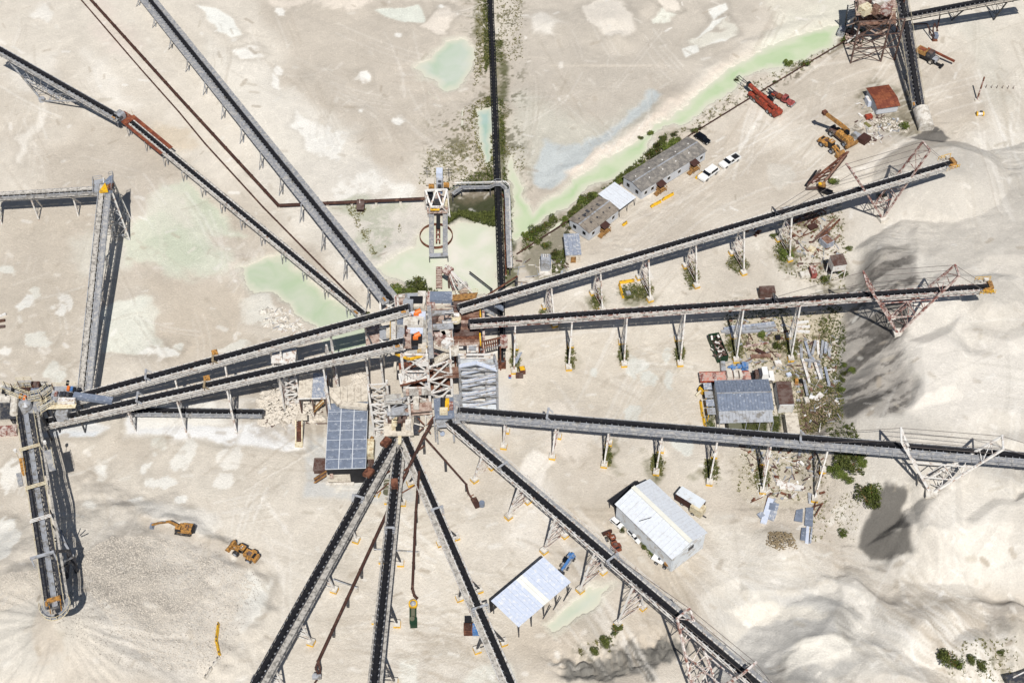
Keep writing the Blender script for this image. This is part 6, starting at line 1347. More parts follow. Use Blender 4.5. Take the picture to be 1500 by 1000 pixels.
for x in (433.5, 442.5): MB().beam(U(x, 615, 4.2), U(x, 648, .8), .22, .5).build('stringer', 'cream', t)
D(t, 'landing', [(433, 606), (450, 606), (450, 615), (433, 615)], 3.9, 'tarp', .15); bx(t, 'base', 438, 651, .3, (1.6, 1.0, .6), 'cream')
t = thing('stair_flight', 'short cream stair rising to the small two tone roof', 'stairs', G(462, 602))
for k in (0, 5): MB().beam(U(460, 598+k, 2), U(474, 584+k, 5), .2, .3).build('stringer', 'timber', t)
for i in range(7): MB().beam(U(461+2*i, 596-2*i, 2.1+.42*i), U(462+2*i, 602-2*i, 2.1+.42*i), .3, .06).build('tread', 'cream', t)
t = thing('long_tank', 'small ribbed grey tank standing left of the middle fan conveyor', 'tank', G(568, 722)); p = U(568, 712, 1.0); MB().tube(p-Vector((0, 1.6, 0)), p+Vector((0, 1.4, 0)), .85, 14).build('shell', 'olive', t)
for k in (-1.2, -.4, .4, 1.1): MB().tube(p+Vector((0, k, 0)), p+Vector((0, k+.12, 0)), .92, 14).build('hoop', 'conc', t)
MB().tube(p+Vector((.4, 1.9, .2)), p+Vector((.4, 2.3, .6)), .3, 8).build('cap', 'blackm', t)
# upper right plant
t = thing('crushing_plant', 'brown rusty crushing plant with slanting chutes at the top right edge', 'plant tower', G(1285, 70))
b0 = [U(1246, 92, 0), U(1290, 90, 0), U(1310, 88, 0)]; b1 = [U(1246, 55, 0), U(1290, 52, 0), U(1312, 50, 0)]
for p in b0+b1: MB().beam(at_(p, -.2), at_(p, 13), .4, .4, Vector((0, 1, 0))).build('column', 'stockroof', t)
for i in range(2): bay(t, b0[i], b0[i+1], 0, 13, 3, 'stockroof', .22, i == 0); bay(t, b1[i], b1[i+1], 0, 13, 3, 'dark', .24)
D(t, 'deck', [(1252, -14), (1312, -18), (1312, 18), (1254, 22)], 12.5, 'pinkdeck', .3); D(t, 'deck', [(1256, 20), (1312, 17), (1313, 34), (1260, 36)], 8.5, 'plank', .3); railing(t, [(1254, 22), (1312, 18)], 12.5, 'cream')
for i, (x, y, m) in enumerate(((1262, 6, 'pinkdeck'), (1272, 2, 'stockroof'), (1285, 6, 'conc'), (1296, 1, 'white'), (1304, 10, 'pinkdeck'), (1268, 14, 'cream'), (1282, 14, 'plank'), (1298, 14, 'redrust'), (1290, -6, 'galv'))): bx(t, 'machine', x, y, 13.4, (2.0+.5*(i % 3), 1.8+.6*(i % 2), 2), m, R(7*i))
for a, b, m in (((1278, 22, 10), (1302, 38, 5), 'cream'), ((1300, 42, 5), (1282, 52, 2.5), 'tarp'), ((1284, 30, 8), (1314, 8, 12), 'tarp'), ((1266, 24, 9), (1272, 46, 2), 'pinkdeck'), ((1255, 36, 5), (1290, 40, 4), 'pinkdeck')):
    A_, B_ = U(*a), U(*b); _, ss, uu = frame(B_-A_); MB().beam(A_, B_, .9, .12).build('chute', m, t)
    for k in (-.5, .5): MB().beam(A_+ss*k+uu*.25, B_+ss*k+uu*.25, .1, .5).build('chute_side', 'pinkdeck', t)
for a, b in (((1242, 8, 10), (1238, 40, 1)), ((1252, 2, 10), (1256, 34, 1))): MB().beam(U(*a), U(*b), .3).build('ladder_rail', 'dark', t)
for i in range(9): MB().beam(U(1241.5-.4*i, 10+3.4*i, 9.6-.95*i), U(1252.4+.4*i, 6+3.4*i, 9.6-.95*i), .2, .08).build('ladder_rung', 'galv', t)
rc = random.Random(41)
for i in range(34):
    x, y = rc.uniform(1248, 1314), rc.uniform(-10, 52); z = max(1.5, 12.5-max(0, y-14)*.28)+rc.uniform(-.5, 1.2); a = U(x, y, z)
    MB().beam(a, a+Vector((rc.uniform(-3, 3), rc.uniform(-2, 2), rc.uniform(-2.5, .6))), rc.uniform(.12, .34)).build(rc.choice(('beam', 'conduit', 'chute_bar')), rc.choice(('stockroof', 'pinkdeck', 'white', 'dark', 'conc', 'plank')), t)
p = U(1233, 46, 1.0); MB().tube(p-Vector((.5, 1.2, 0)), p+Vector((.6, 1.4, 0)), 1.0, 14).build('drum', 'galv', t)
A, B = U(1318, -22, 11.5), U(1347, 158, 1.8)
t = conveyor('dark conveyor descending from the crushing plant to the concrete tube', A, B, .55, .95, 1.3, 1.3, [[(1326, 118), (1340, 115)]], frame_m='dark', walk_m='dark', rail_m='cream', feet_blocks=False, leg_m='dark')
A, B = U(1318, 24, 9.0), U(1520, -14, 12.0)
t = conveyor('dark conveyor leaving the crushing plant to the right along the top edge', A, B, 0, 1.0, 1.3, 1.3, [[(1394, 30), (1388, 18)], [(1455, 30), (1444, 8)]], frame_m='dark', walk_m='tarp', feet_blocks=False, leg_m='dark')
t = thing('pipe_loop', 'bent rust brown pipe standing on sand right of the descending conveyor', 'pipeline', G(1370, 58))
for a, b in (((1332, 36, 3), (1358, 35, 3)), ((1358, 35, 3), (1367, 58, .8)), ((1366, 46, 2.2), (1369, 34, 3.4)), ((1369, 34, 3.4), (1374, 46, 2.2)), ((1372, 46, 2.2), (1378, 18, 5)), ((1366, 46, 2.2), (1370, 54, 1.0))): MB().tube(U(*a), U(*b), .17, 7).build('pipe_length', 'pipe', t)
bx(t, 'valve', 1371, 52, 1, (1, 1.6, 1), 'slate'); bx(t, 'base', 1369, 59, .2, (1.4, .9, .4), 'rust')
# ---------------------------------------------------------------- vehicles and machines (x points forward)
class LB(MB):
    def fr(self, x0, x1, w0, z0, X0, X1, w1, z1, y=0):
        return self.hexa([(x0, y-w0/2, z0), (x1, y-w0/2, z0), (x1, y+w0/2, z0), (x0, y+w0/2, z0), (X0, y-w1/2, z1), (X1, y-w1/2, z1), (X1, y+w1/2, z1), (X0, y+w1/2, z1)])
    def b(self, x0, x1, y0, y1, z0, z1): return self.hexa([(x0, y0, z0), (x1, y0, z0), (x1, y1, z0), (x0, y1, z0), (x0, y0, z1), (x1, y0, z1), (x1, y1, z1), (x0, y1, z1)])
def place(name, label, cat, rear, front, group=None, lift=0, ml=None):
    a, b = G(*rear), G(*front); c = (a+b)/2; d = b-a
    t = thing(name, label, cat, (c.x, c.y, ground(c.x, c.y)+lift), math.atan2(d.y, d.x), group, world=False)
    if ml: k = math.hypot(d.x, d.y)/ml; t.scale = (k, k, k)
    return t, math.hypot(d.x, d.y)
def wheel(t, x, y, r, w=.28, rim='galv'):
    q = LB().tube((x, y-w/2, r), (x, y+w/2, r), r, 14).build('wheel', 'tyre', t); s_ = 1 if y > 0 else -1
    LB().tube((x, y+s_*w*.45, r), (x, y+s_*w*.58, r), r*.55, 10).build('rim', rim, q)
def car(label, rear, front, m, kind='car', cat='car', name='parked_car'):
    t, _ = place(name, label, cat, rear, front, ml=5.7 if kind == 'pickup' else 4.9)
    L_, w = (5.7, 2.0) if kind == 'pickup' else (4.9, 1.9); h = L_/2
    LB().fr(-h, h, w*.96, .35, -h+.05, h-.08, w, .8).fr(-h+.05, h-.1, w, .8, -h+.12, h-.25, w*.93, .98 if kind != 'pickup' else .9).build('body', m, t)
    hood = LB().fr(h-1.55, h-.15, w*.9, .95, h-1.5, h-.35, w*.82, 1.08).build('hood', m, t)
    x0, x1 = (-.75, 1.35) if kind == 'pickup' else ((-h+.35, 1.25) if kind == 'suv' else (-1.5, 1.2))
    LB().fr(x0, x1, w*.93, .9, x0+.25, x1-.75, w*.74, 1.62).build('window_band', 'glass', t)
    LB().fr(x0+.2, x1-.62, w*.78, 1.56, x0+.28, x1-.75, w*.72, 1.68).build('roof', m, t)
    for s in (-1, 1): LB().fr(x0-.02, x0+.14, .1, .9, x0+.22, x0+.34, .1, 1.6, s*w*.42).fr(x1-.9, x1-.82, .1, .9, x1-1.1, x1-1.0, .1, 1.6, s*w*.42).build('pillar', m, t)
    if kind == 'pickup':
        LB().b(-h+.15, -.85, -w*.42, w*.42, .9, .94).build('bed', 'blackm', t)
        LB().b(-h+.05, -.8, -w/2, -w*.41, .85, 1.15).b(-h+.05, -.8, w*.41, w/2, .85, 1.15).build('bed_side', m, t); LB().b(-h, -h+.12, -w*.46, w*.46, .6, 1.15).build('tailgate', m, t)
    for s in (-1, 1):
        LB().b(h-.12, h+.02, s*w*.36-.2, s*w*.36+.2, .62, .8).build('headlight', 'skylight', t); LB().b(-h-.02, -h+.06, s*w*.4-.12, s*w*.4+.12, .7, .9).build('tail_light', 'red', t); LB().b(x1-.75, x1-.55, s*w*.55-.12, s*w*.55+.12, 1.0, 1.15).build('mirror', m, t)
        for x in (-h+1.05, h-1.0): wheel(t, x, s*(w/2-.12), .36)
    return t
car('white pickup truck with open dark bed parked past the long cabin', (1081, 231), (1056, 246), 'carw', 'pickup', 'pickup')
car('white car parked nose to the yellow barrier before the long cabin', (1049, 249), (1026, 266), 'carw', 'suv')
car('black pickup truck at the far end of the long grey cabin', (1019, 199), (1038, 212), 'carb', 'suv', 'car', 'parked_car')
car('old white pickup beside the white warehouse wall, nearer its middle', (921, 777), (938, 796), 'carw', 'pickup', 'pickup')
car('small white van at the left corner of the white warehouse', (895, 760), (911, 774), 'carw', 'suv', 'van', 'parked_van')
# excavator
t, L_ = place('excavator', 'yellow excavator with its arm stretched out left on the sand', 'excavator', (284, 781), (256, 775), ml=5.1)
for s in (-1, 1):
    LB().fr(-2.0, 2.0, .6, 0, -2.3, 2.3, .6, .45, s*1.25).fr(-2.3, 2.3, .6, .45, -2.0, 2.0, .6, .9, s*1.25).build('track', 'tyre', t)
LB().b(-.8, .8, -1, 1, .5, 1.1).build('undercarriage', 'dark', t)
bd = LB().fr(-2.6, 1.2, 2.7, 1.1, -2.6, 1.2, 2.7, 1.7).fr(-2.6, .4, 2.7, 1.7, -2.45, .3, 2.4, 2.3).build('body', 'cat', t)
LB().fr(-3.1, -2.5, 2.3, 1.15, -3.0, -2.5, 2.0, 2.1).build('counterweight', 'blackm', t); LB().b(-2.0, -.6, -.9, .7, 2.3, 2.36).build('engine_cover', 'cat', t); LB().tube((-1.7, .9, 2.2), (-1.7, .9, 2.9), .1, 8).build('exhaust', 'dark', t)
for x in (-1.7, -1.1): LB().b(x, x+.35, -.6, .4, 2.36, 2.4).build('grille', 'stockroof', t)
LB().fr(.2, 2.0, 1.1, 1.6, .3, 1.7, 1.0, 2.9, .85).build('cab', 'glass', t); LB().fr(.25, 1.75, 1.1, 2.88, .3, 1.7, 1.0, 3.0, .85).build('cab_roof', 'cat', t)
LB().beam((.9, -.1, 1.8), (3.6, -.05, 4.0), .5, .75).beam((3.4, -.05, 4.0), (6.2, .1, 3.0), .45, .6).build('boom', 'cat', t)
LB().beam((6.1, .1, 3.2), (8.6, .1, 1.5), .38, .5).build('stick', 'cat', t); LB().beam((4.3, .1, 4.2), (6.6, .1, 3.5), .18).build('hydraulic_ram', 'galv', t); LB().beam((1.6, -.3, 1.9), (3.6, -.3, 3.6), .16).build('hydraulic_ram', 'blackm', t)
LB().fr(8.2, 9.3, 1.4, .2, 8.4, 9.1, 1.4, 1.5, .1).build('bucket', 'slate', t)
# wheel loader
def loader(name, label, rear, front, m, bm, old=False, cat='loader', blow=False):
    t, L_ = place(name, label, cat, rear, front, ml=8.9)
    LB().fr(-3.6, -.4, 1.9, .9, -3.5, -.4, 1.8, 2.0).build('engine_hood', m, t); LB().fr(-3.95, -3.5, 2.3, .8, -3.9, -3.5, 2.1, 1.8).build('counterweight', m, t); LB().b(-3.45, -2.8, -.7, .7, 2.0, 2.06).build('radiator_grille', 'blackm', t); LB().b(-2.3, -1.2, -.5, .5, 2.0, 2.1).build('hood_panel', 'stockroof', t)
    LB().fr(-.5, 1.0, 1.5, 1.6, -.4, .8, 1.4, 3.0).build('cab', 'glass', t); LB().b(-.55, .95, -.8, .8, 3.0, 3.14).build('cab_roof', m, t)
    for k in (-.25, .25): LB().b(.1, .4, k-.12, k+.12, 3.14, 3.25).build('roof_lamp', 'white', t)
    LB().fr(.6, 2.4, 1.1, .8, .8, 2.2, 1.0, 1.8).build('front_frame', m, t); LB().tube((-1.6, .7, 2.0), (-1.6, .7, 2.8), .1, 8).build('exhaust', 'dark', t)
    for s in (-1, 1):
        LB().beam((1.0, s*.55, 1.9), (3.7, s*.6, .8), .26, .4).build('lift_arm', m, t)
        for x in (-2.2, 1.6): wheel(t, x, s*1.25, .85, .62, 'slate2')
        LB().fr(-2.9, -1.5, .6, 1.65, -2.7, -1.7, .6, 1.85, s*1.2).build('mudguard', m, t)
    LB().beam((1.2, 0, 2.0), (3.4, 0, 1.5), .22, .3).build('tilt_link', m, t)
    LB().fr(3.4, 4.9, 3.1, .1, 3.5, 4.0, 3.1, 1.5).build('bucket', bm, t)
    LB().b(4.6, 4.95, -1.55, 1.55, .08, .2).build('bucket_edge', 'dark', t)
    return t
loader('wheel_loader', 'yellow wheel loader with raised bucket right of the excavator', (381, 825), (336, 799), 'cat', 'cat')
loader('wheel_loader', 'old dirty yellow loader parked beside the long boom crane', (1199, 206), (1232, 230), 'cat', 'timber', True)
t = loader('wheel_loader', 'rusty orange loader with dark bucket on the track by the white warehouse', (907, 812), (888, 779), 'rustbox', 'brownroof')
# boom crane
t, L_ = place('boom_crane', 'yellow boom crane with long raised boom near the rusty lattice wreck', 'crane', (1216, 192), (1247, 217))
LB().b(-3.5, 3.4, -1.1, 1.1, .8, 1.3).build('chassis', 'stockroof', t); LB().fr(-1.2, 1.6, 2.2, 1.3, -1.1, 1.4, 2.0, 2.4).build('body', 'cat', t); LB().fr(1.7, 3.2, 2.1, 1.2, 1.8, 3.0, 1.9, 2.2).build('engine', 'cat', t); LB().fr(.3, 1.5, .9, 2.3, .4, 1.3, .8, 3.2, .6).build('cab', 'glass', t)
for s in (-1, 1):
    for x in (-2.3, 2.3): wheel(t, x, s*1.2, .75, .5, 'slate2')
LB().b(3.3, 3.9, -1.9, 1.9, .6, 1.4).build('front_beam', 'timber', t); LB().b(-3.9, -3.4, -1.3, 1.3, .7, 1.5).build('counterweight', 'dark', t)
tip = vplane(1207, 164, Vector((t.location.x, t.location.y, 0)), t.location+Vector((-.45, .9, 0))*5); tip = U(1208, 165, 7.5); r_ = t.matrix_basis.inverted()
bmw = [t.location+Vector((1.6, .4, 2.4)), tip]
OFF[t.name] = t.location.copy()
def world_part(mb, nm, m, t):
    inv = (Matrix.Translation(t.location) @ Matrix.Rotation(t.rotation_euler.z, 4, 'Z')).inverted()
    mb.v = [tuple(inv @ Vector(v)) for v in mb.v]; OFF[t.name] = Vector(); return mb.build(nm, m, t)
world_part(MB().beam(bmw[0], bmw[1], .75, .75), 'boom', 'timber', t); world_part(MB().beam(bmw[0].lerp(bmw[1], .1)+Z*.5, bmw[0].lerp(bmw[1], .55)+Z*.45, .4, .35), 'boom_ram', 'cat', t); world_part(MB().box(tip, (1.1, 1.0, .9), R(30)), 'boom_head', 'rust', t)
# red mobile crane
t, L_ = place('mobile_crane', 'long red orange mobile crane beside the canal fence pipe', 'crane', (1101, 140), (1139, 172))
LB().b(-5.2, 5.2, -1.25, 1.25, .8, 1.5).build('carrier', 'red', t); LB().fr(3.5, 5.4, 2.4, 1.5, 3.8, 5.3, 2.2, 2.2).build('front_deck', 'red', t); LB().b(-1.2, 1.6, -1.2, 1.2, 1.5, 2.4).build('turret', 'red', t); LB().fr(-.3, 1.6, .9, 2.3, -.2, 1.4, .8, 3.0, .85).build('cab', 'glass', t); LB().b(-2.6, -1.2, -1.2, 1.2, 1.5, 2.3).build('counterweight', 'rust', t)
LB().beam((-6.5, -.25, 2.9), (4.6, -.25, 2.5), .8, .8).build('boom', 'red', t); LB().beam((-6.8, -.25, 2.95), (-6.0, -.25, 2.9), .95, .95).build('boom_head', 'blackm', t); LB().beam((-10.5, .1, 2.6), (-6.4, -.2, 2.9), .12).beam((-10.5, -.9, 2.6), (-6.4, -.5, 2.9), .12).beam((-10.5, .1, 2.6), (-10.5, -.9, 2.6), .12).beam((-9, .05, 2.7), (-8, -.75, 2.7), .1).build('jib', 'dark', t)
for s in (-1, 1):
    for x in (-3.8, -2.6, 2.4, 3.8): wheel(t, x, s*1.1, .6, .4)
LB().tube((2.5, .9, 1.9), (3.4, .9, 1.9), .35, 10).build('tank', 'blackm', t)
# old red truck
t, L_ = place('old_truck', 'faded red bonneted truck with bare frame beside the mobile crane', 'truck', (1126, 138), (1163, 157), ml=9.0)
LB().b(-4.6, 4.0, -.45, .45, .7, .95).build('frame', 'dark', t); LB().fr(1.9, 4.2, 1.6, .95, 2.0, 4.0, 1.2, 1.7).build('hood', 'pink', t); LB().fr(.3, 2.0, 2.1, .95, .5, 1.7, 1.8, 2.5).build('cab', 'pink', t); LB().fr(1.55, 2.02, 1.8, 1.75, 1.45, 1.8, 1.6, 2.35).build('windscreen', 'glass', t); LB().b(4.0, 4.4, -1.2, 1.2, .6, 1.0).build('bumper', 'galv', t)
for s in (-1, 1):
    LB().fr(2.6, 4.0, .5, .9, 2.8, 3.8, .4, 1.25, s*.95).build('mudguard', 'pink', t); wheel(t, 3.2, s*.95, .52, .32)
    for x in (-3.4, -2.1): wheel(t, x, s*.95, .52, .5)
LB().beam((-1.0, .3, 1.2), (-4.8, .5, 2.2), .25).beam((-1.0, -.3, 1.2), (-4.8, -.5, 2.2), .25).build('hoist_pole', 'dark', t); LB().b(-1.6, -.1, -.8, .8, .95, 1.7).build('winch', 'rustbox', t); LB().b(-3.2, -2.0, -.9, .9, 1.1, 1.5).build('toolbox', 'red', t)
# drill rig
t, L_ = place('drill_rig', 'orange and black wheeled rig with a boom pointing right', 'machine', (1343, 80), (1372, 94))
LB().b(-3.2, 2.6, -1.2, 1.2, .7, 1.5).build('chassis', 'blackm', t); LB().fr(-3.2, -.3, 2.3, 1.5, -3.1, -.4, 2.0, 2.4).build('engine_hood', 'timber', t); LB().b(-2.6, -.8, -.6, .6, 2.4, 2.5).build('hood_panel', 'rustbox', t); LB().fr(-.2, 1.6, 2.0, 1.5, 0, 1.3, 1.8, 2.9).build('cab', 'dark', t); LB().b(0, 1.3, -.9, .9, 2.9, 3.0).build('cab_roof', 'stockroof', t)
LB().beam((-1.0, 1.2, 2.3), (6.6, 2.0, 1.6), .45, .5).build('boom', 'rustbox', t); LB().b(2.6, 4.6, -.9, -.5, .6, 1.0).b(4.4, 4.9, -1.4, 0, .4, 1.0).build('stabiliser', 'blackm', t); LB().fr(1.6, 3, 1.9, .8, 1.7, 2.8, 1.8, 1.6).build('front_deck', 'galv', t)
for s in (-1, 1):
    for x in (-2.2, 1.6): wheel(t, x, s*1.2, .7, .5, 'conc')
# flatbed lorry
t, L_ = place('flatbed_lorry', 'white cab lorry with coral red flatbed trailer behind the workshop', 'lorry', (1024, 558), (1133, 555))
h = L_/2; LB().b(-h, h-5.2, -1.25, 1.25, 1.15, 1.35).build('trailer_bed', 'trailer', t)
for i in range(12): LB().b(-h+i*.9, -h+i*.9+.85, -1.1, 1.1, 1.36, 1.39).build('bed_plank', 'trailer' if i % 3 else 'redrust', t)
LB().b(-h, h-5.2, -1.3, -1.2, 1.1, 1.5).b(-h, h-5.2, 1.2, 1.3, 1.1, 1.5).build('side_rail', 'red', t)
for i, (x, m, w) in enumerate(((-h+5.6, 'stone', 1.4), (-h+7.0, 'conc', 1.2), (-h+8.2, 'stone', .8), (-h+11.5, 'stockroof', 2.2))):
    single(LB(), 'x', 'conc', 'x', 'x') if False else None
    LB().fr(x, x+w*.9, 2.0, 1.4, x+.1, x+w*.9-.1, 1.8, 2.3).build('load_block', m, t)
LB().b(h-7.0, h-6.2, -1.0, 1.0, 1.4, 1.7).build('tool_box', 'redrust', t)
LB().fr(h-2.9, h-1.2, 2.4, .9, h-2.8, h-1.6, 2.1, 3.0).build('cab', 'carw', t); LB().fr(h-1.3, h, 2.2, .8, h-1.4, h-.2, 1.7, 1.8).build('hood', 'carw', t); LB().fr(h-1.55, h-1.15, 2.0, 1.9, h-1.7, h-1.5, 1.8, 2.7).build('windscreen', 'glass', t); LB().b(h-5.2, h-2.9, -.5, .5, .7, 1.1).build('tractor_frame', 'blackm', t); LB().fr(h-3.6, h-2.9, 2.2, 1.2, h-3.4, h-2.9, 2.0, 2.6).build('sleeper', 'dark', t)
for s in (-1, 1):
    for x in (-h+1.2, -h+2.5, h-4.8, h-3.7, h-.9): wheel(t, x, s*1.0, .5, .4)
# blue telehandler, generators, small plant
t, L_ = place('telehandler', 'blue telehandler at the corner of the open pale blue shed', 'forklift', (840, 813), (822, 838), ml=6.0)
LB().fr(-1.4, 2.2, 1.7, .6, -1.3, 2.0, 1.6, 1.3).build('body', 'galv', t); LB().beam((-2.4, .3, 2.0), (3.2, .3, 1.6), .6, .6).build('boom', 'blue', t); LB().fr(-2.6, -1.2, 1.9, .6, -2.4, -1.2, 1.7, 1.6).build('engine_hood', 'blue', t); LB().fr(-.5, .9, .8, 1.2, -.4, .7, .7, 2.3, -.5).build('cab', 'glass', t); LB().b(3.1, 3.4, -.6, 1.1, .3, 1.4).build('fork_carriage', 'dark', t)
for s in (-1, 1):
    for x in (-1.6, 1.5): wheel(t, x, s*.95, .55, .4)
for (rx, col_, lab) in ((-2, 'rust', 'rust brown generator box beside the right fan conveyor'), (10, 'blue', 'blue generator box beside the right fan conveyor')):
    c = G(688+rx, 925); t = thing('generator', lab, 'generator', (c.x, c.y, c.z)); MB().box(c+Z*.9, (1.6, 1.7, 1.7)).build('body', col_, t); MB().box(c+Z*1.0+Vector((0, 1.5, 0)), (1.3, 1.2, 1.9)).build('fuel_tank', 'blackm', t); MB().box(c+Z*1.8, (1.3, 1.4, .1)).build('lid', 'pipe' if col_ == 'rust' else 'blue', t); MB().tube(c+Z*1.8+Vector((.4, .3, 0)), c+Z*2.3+Vector((.4, .3, 0)), .1, 6).build('exhaust', 'dark', t)
t, L_ = place('trailer_tank', 'white flat trailer with yellow tank at the near corner of the white warehouse', 'trailer', (984, 832), (958, 818)); LB().b(-.2, 2.2, -.8, .8, .7, .95).build('bed', 'carw', t); LB().tube((-1.9, 0, 1.2), (-.5, 0, 1.2), .7, 12).build('tank', 'cat', t); LB().b(-2.1, 2.0, -.6, .6, .5, .68).build('frame', 'dark', t); LB().b(.6, 1.0, -.3, .3, .95, 1.3).build('box', 'dark', t)
for s in (-1, 1): wheel(t, -.8, s*.85, .38); wheel(t, 1.0, s*.85, .38)
for (x, y, w, l, lab, m) in ((1010, 739, 2.2, 5.6, 'long white roofed trailer box behind the white warehouse', 'wall'), (1016, 746, 1.8, 2.6, 'small cream box trailer behind the white warehouse', 'cream')):
    c = G(x+(0 if l > 3 else 5), y+(0 if l > 3 else 6)); t = thing('box_trailer', lab, 'trailer', tuple(c), R(-38), None, False); LB().b(-l/2, l/2, -w/2, w/2, .6, 2.6).build('body', 'brownroof' if m == 'wall' else m, t); LB().b(-l/2, l/2, -w/2-.05, w/2+.05, 2.6, 2.7).build('roof', m, t)
    for s in (-1, 1): wheel(t, -l*.2, s*w*.45, .4)
    LB().b(l/2, l/2+.8, -.1, .1, .5, .65).build('drawbar', 'dark', t)
t, L_ = place('skid_excavator_cab', 'yellow machine cab and arm parked left of the workshop', 'machine', (1036, 570), (1024, 578)); LB().fr(-1.4, .9, 1.5, .4, -1.3, .8, 1.4, 1.6).build('body', 'yellow', t); LB().fr(-.6, .5, 1.2, 1.6, -.5, .4, 1.0, 2.4).build('cab', 'glass', t); LB().beam((.6, 0, 1.2), (2.2, .1, .6), .35).build('arm', 'cream', t)
for s in (-1, 1): LB().b(-1.5, .9, s*.85-.2, s*.85+.2, 0, .6).build('track', 'tyre', t)
t = thing('scrap_skip', 'dark green open skip heaped with white and rusty scrap', 'skip', tuple(G(1051, 513)), 0); c = G(1051, 515); a0 = R(107)
OFF[t.name] = t.location.copy()
a_, b_ = G(1044, 496)+Z*.9, G(1058, 530)+Z*.9; d_ = (b_-a_).normalized(); s_ = d_.cross(Z)
for k in (-1, 1): MB().beam(a_+s_*k*1.15, b_+s_*k*1.15, .12, 1.8).build('side', 'green', t)
for q in (a_, b_): MB().beam(q-s_*1.2, q+s_*1.2, .12, 1.8).build('end', 'green', t)
MB().beam(a_-Z*.7, b_-Z*.7, 2.3, .12).build('floor', 'green', t)
rs = random.Random(5); mb = MB(); mb2 = MB()
for i in range(70): q = a_.lerp(b_, rs.uniform(.05, .95))+s_*rs.uniform(-.95, .95)+Z*rs.uniform(0, .9); (mb if i % 3 else mb2).beam(q, q+Vector((rs.uniform(-.9, .9), rs.uniform(-.9, .9), rs.uniform(-.3, .4))), rs.uniform(.1, .4), rs.uniform(.05, .3))
mb.build('scrap', 'stockroof', t, stuff=True); mb2.build('scrap_sheet', 'white', t, stuff=True)
# barriers
def bar(label, a, b, m, w=.55, h=.8, cat='barrier', name='traffic_barrier', group=None):
    A_, B_ = G(*a), G(*b); t = thing(name, label, cat, tuple((A_+B_)/2), 0, group)
    MB().xsec([(-w/2, 0), (w/2, 0), (w/2, .2), (w*.2, h*.55), (w*.16, h), (-w*.16, h), (-w*.2, h*.55), (-w/2, .2)], A_, B_).build('body', m, t); d = (B_-A_).normalized()
    for q in (A_+d*.4, B_-d*.4): MB().beam(q+Z*(h-.02)-d*.2, q+Z*(h-.02)+d*.2, w*.3, .12).build('lifting_lug', 'dark', t)
for lab, a, b in (('yellow barrier before the long cabin, left of the pair', (953, 304), (968, 296)), ('yellow barrier before the long cabin, right of the pair', (970, 294), (986, 285)), ('yellow barrier at the nose of the parked white car', (1019, 262), (1034, 252)), ('yellow barrier forming the top of the L by the third support trestle', (907, 415), (929, 412)), ('yellow barrier forming the upright of the L by the third support trestle', (907, 417), (913, 437)), ('yellow barrier left of the workshop, upper of two', (1026, 588), (1029, 610)), ('yellow barrier left of the workshop, lower of two', (1030, 612), (1033, 626)), ('upper yellow barrier at the foot of the gravel stockpile', (320, 914), (317, 938)), ('lower yellow barrier at the foot of the gravel stockpile', (317, 938), (322, 960)), ('small yellow bar lying near the tan roofed cabin', (912, 331), (918, 327))): bar(lab, a, b, 'yellow')
bar('grey concrete barrier below the yellow barriers, upper one', (321, 963), (312, 975), 'conc'); bar('grey concrete barrier below the yellow barriers, lower one', (310, 978), (300, 994), 'conc')
# marker pole, small post row
t = thing('marker_pole', 'leaning red and white marker pole alone on the haul road', 'pole', tuple(G(1431, 147))); a, b = G(1431, 147), U(1442, 113, 6.0)
for i in range(6): MB().tube(a.lerp(b, i/6), a.lerp(b, (i+1)/6), .2, 8).build('pole_section', 'rust' if i % 2 else 'redrust', t)
MB().box(a+Z*.15, (1.2, .8, .3)).build('base', 'conc', t)
t = thing('cable_reel', 'small white and yellow reel with black core beside the haul road', 'reel', tuple(G(1435, 169))); c = G(1435, 169)+Z*.5
MB().tube(c-Vector((.9, 0, 0)), c-Vector((.6, 0, 0)), .6, 12).tube(c+Vector((.6, 0, 0)), c+Vector((.9, 0, 0)), .6, 12).build('flange', 'yellow', t); MB().tube(c-Vector((.6, 0, 0)), c+Vector((.6, 0, 0)), .4, 12).build('core', 'white', t); MB().box(c+Vector((.3, .4, .3)), (.6, .4, .4)).build('motor', 'blackm', t)
for i in range(6):
    p = G(1444+8*i, 129+.3*i); single(MB().beam(p-Z*.2, p+Z*1.0, .12), 'marker_post', 'stockroof', 'thin low post in the row beside the marker pole', 'post', None, 'row of low posts on the haul road')
# ---------------------------------------------------------------- stored steel, scrap and litter in the yards
def beam_on(label, a, b, m, w=.4, h=.35, z=0, name='steel_beam', cat='beam', group=None, flange=True):
    A_, B_ = G(*a)+Z*(z+h/2), G(*b)+Z*(z+h/2); mb = MB()
    if flange: mb.beam(A_-Z*(h/2-.05), B_-Z*(h/2-.05), w, .08).beam(A_, B_, w*.3, h-.16).beam(A_+Z*(h/2-.05), B_+Z*(h/2-.05), w, .08)
    else: mb.beam(A_, B_, w, h)
    return single(mb, name, m, label, cat, None, group)
GB = 'grey steel beam lying between the brown container and the stockpile'
for i, (a, b) in enumerate((((1173, 505), (1174, 526)), ((1179, 502), (1186, 524)), ((1194, 502), (1189, 522)), ((1197, 500), (1199, 520)), ((1205, 502), (1202, 526)), ((1209, 504), (1208, 520)), ((1212, 504), (1215, 524)), ((1175, 528), (1185, 562)), ((1178, 530), (1201, 533)), ((1184, 520), (1200, 536)), ((1187, 524), (1185, 540)), ((1193, 534), (1201, 558)), ((1201, 536), (1204, 556)), ((1208, 540), (1214, 566)), ((1177, 560), (1182, 582)))):
    beam_on(GB, a, b, ('galv', 'slate2', 'galv', 'white')[i % 4], .55, .4, .25*(i % 3), group='grey steel beams stored right of the workshop')
RB = 'brown rusty bar lying on soil below the longest conveyor'
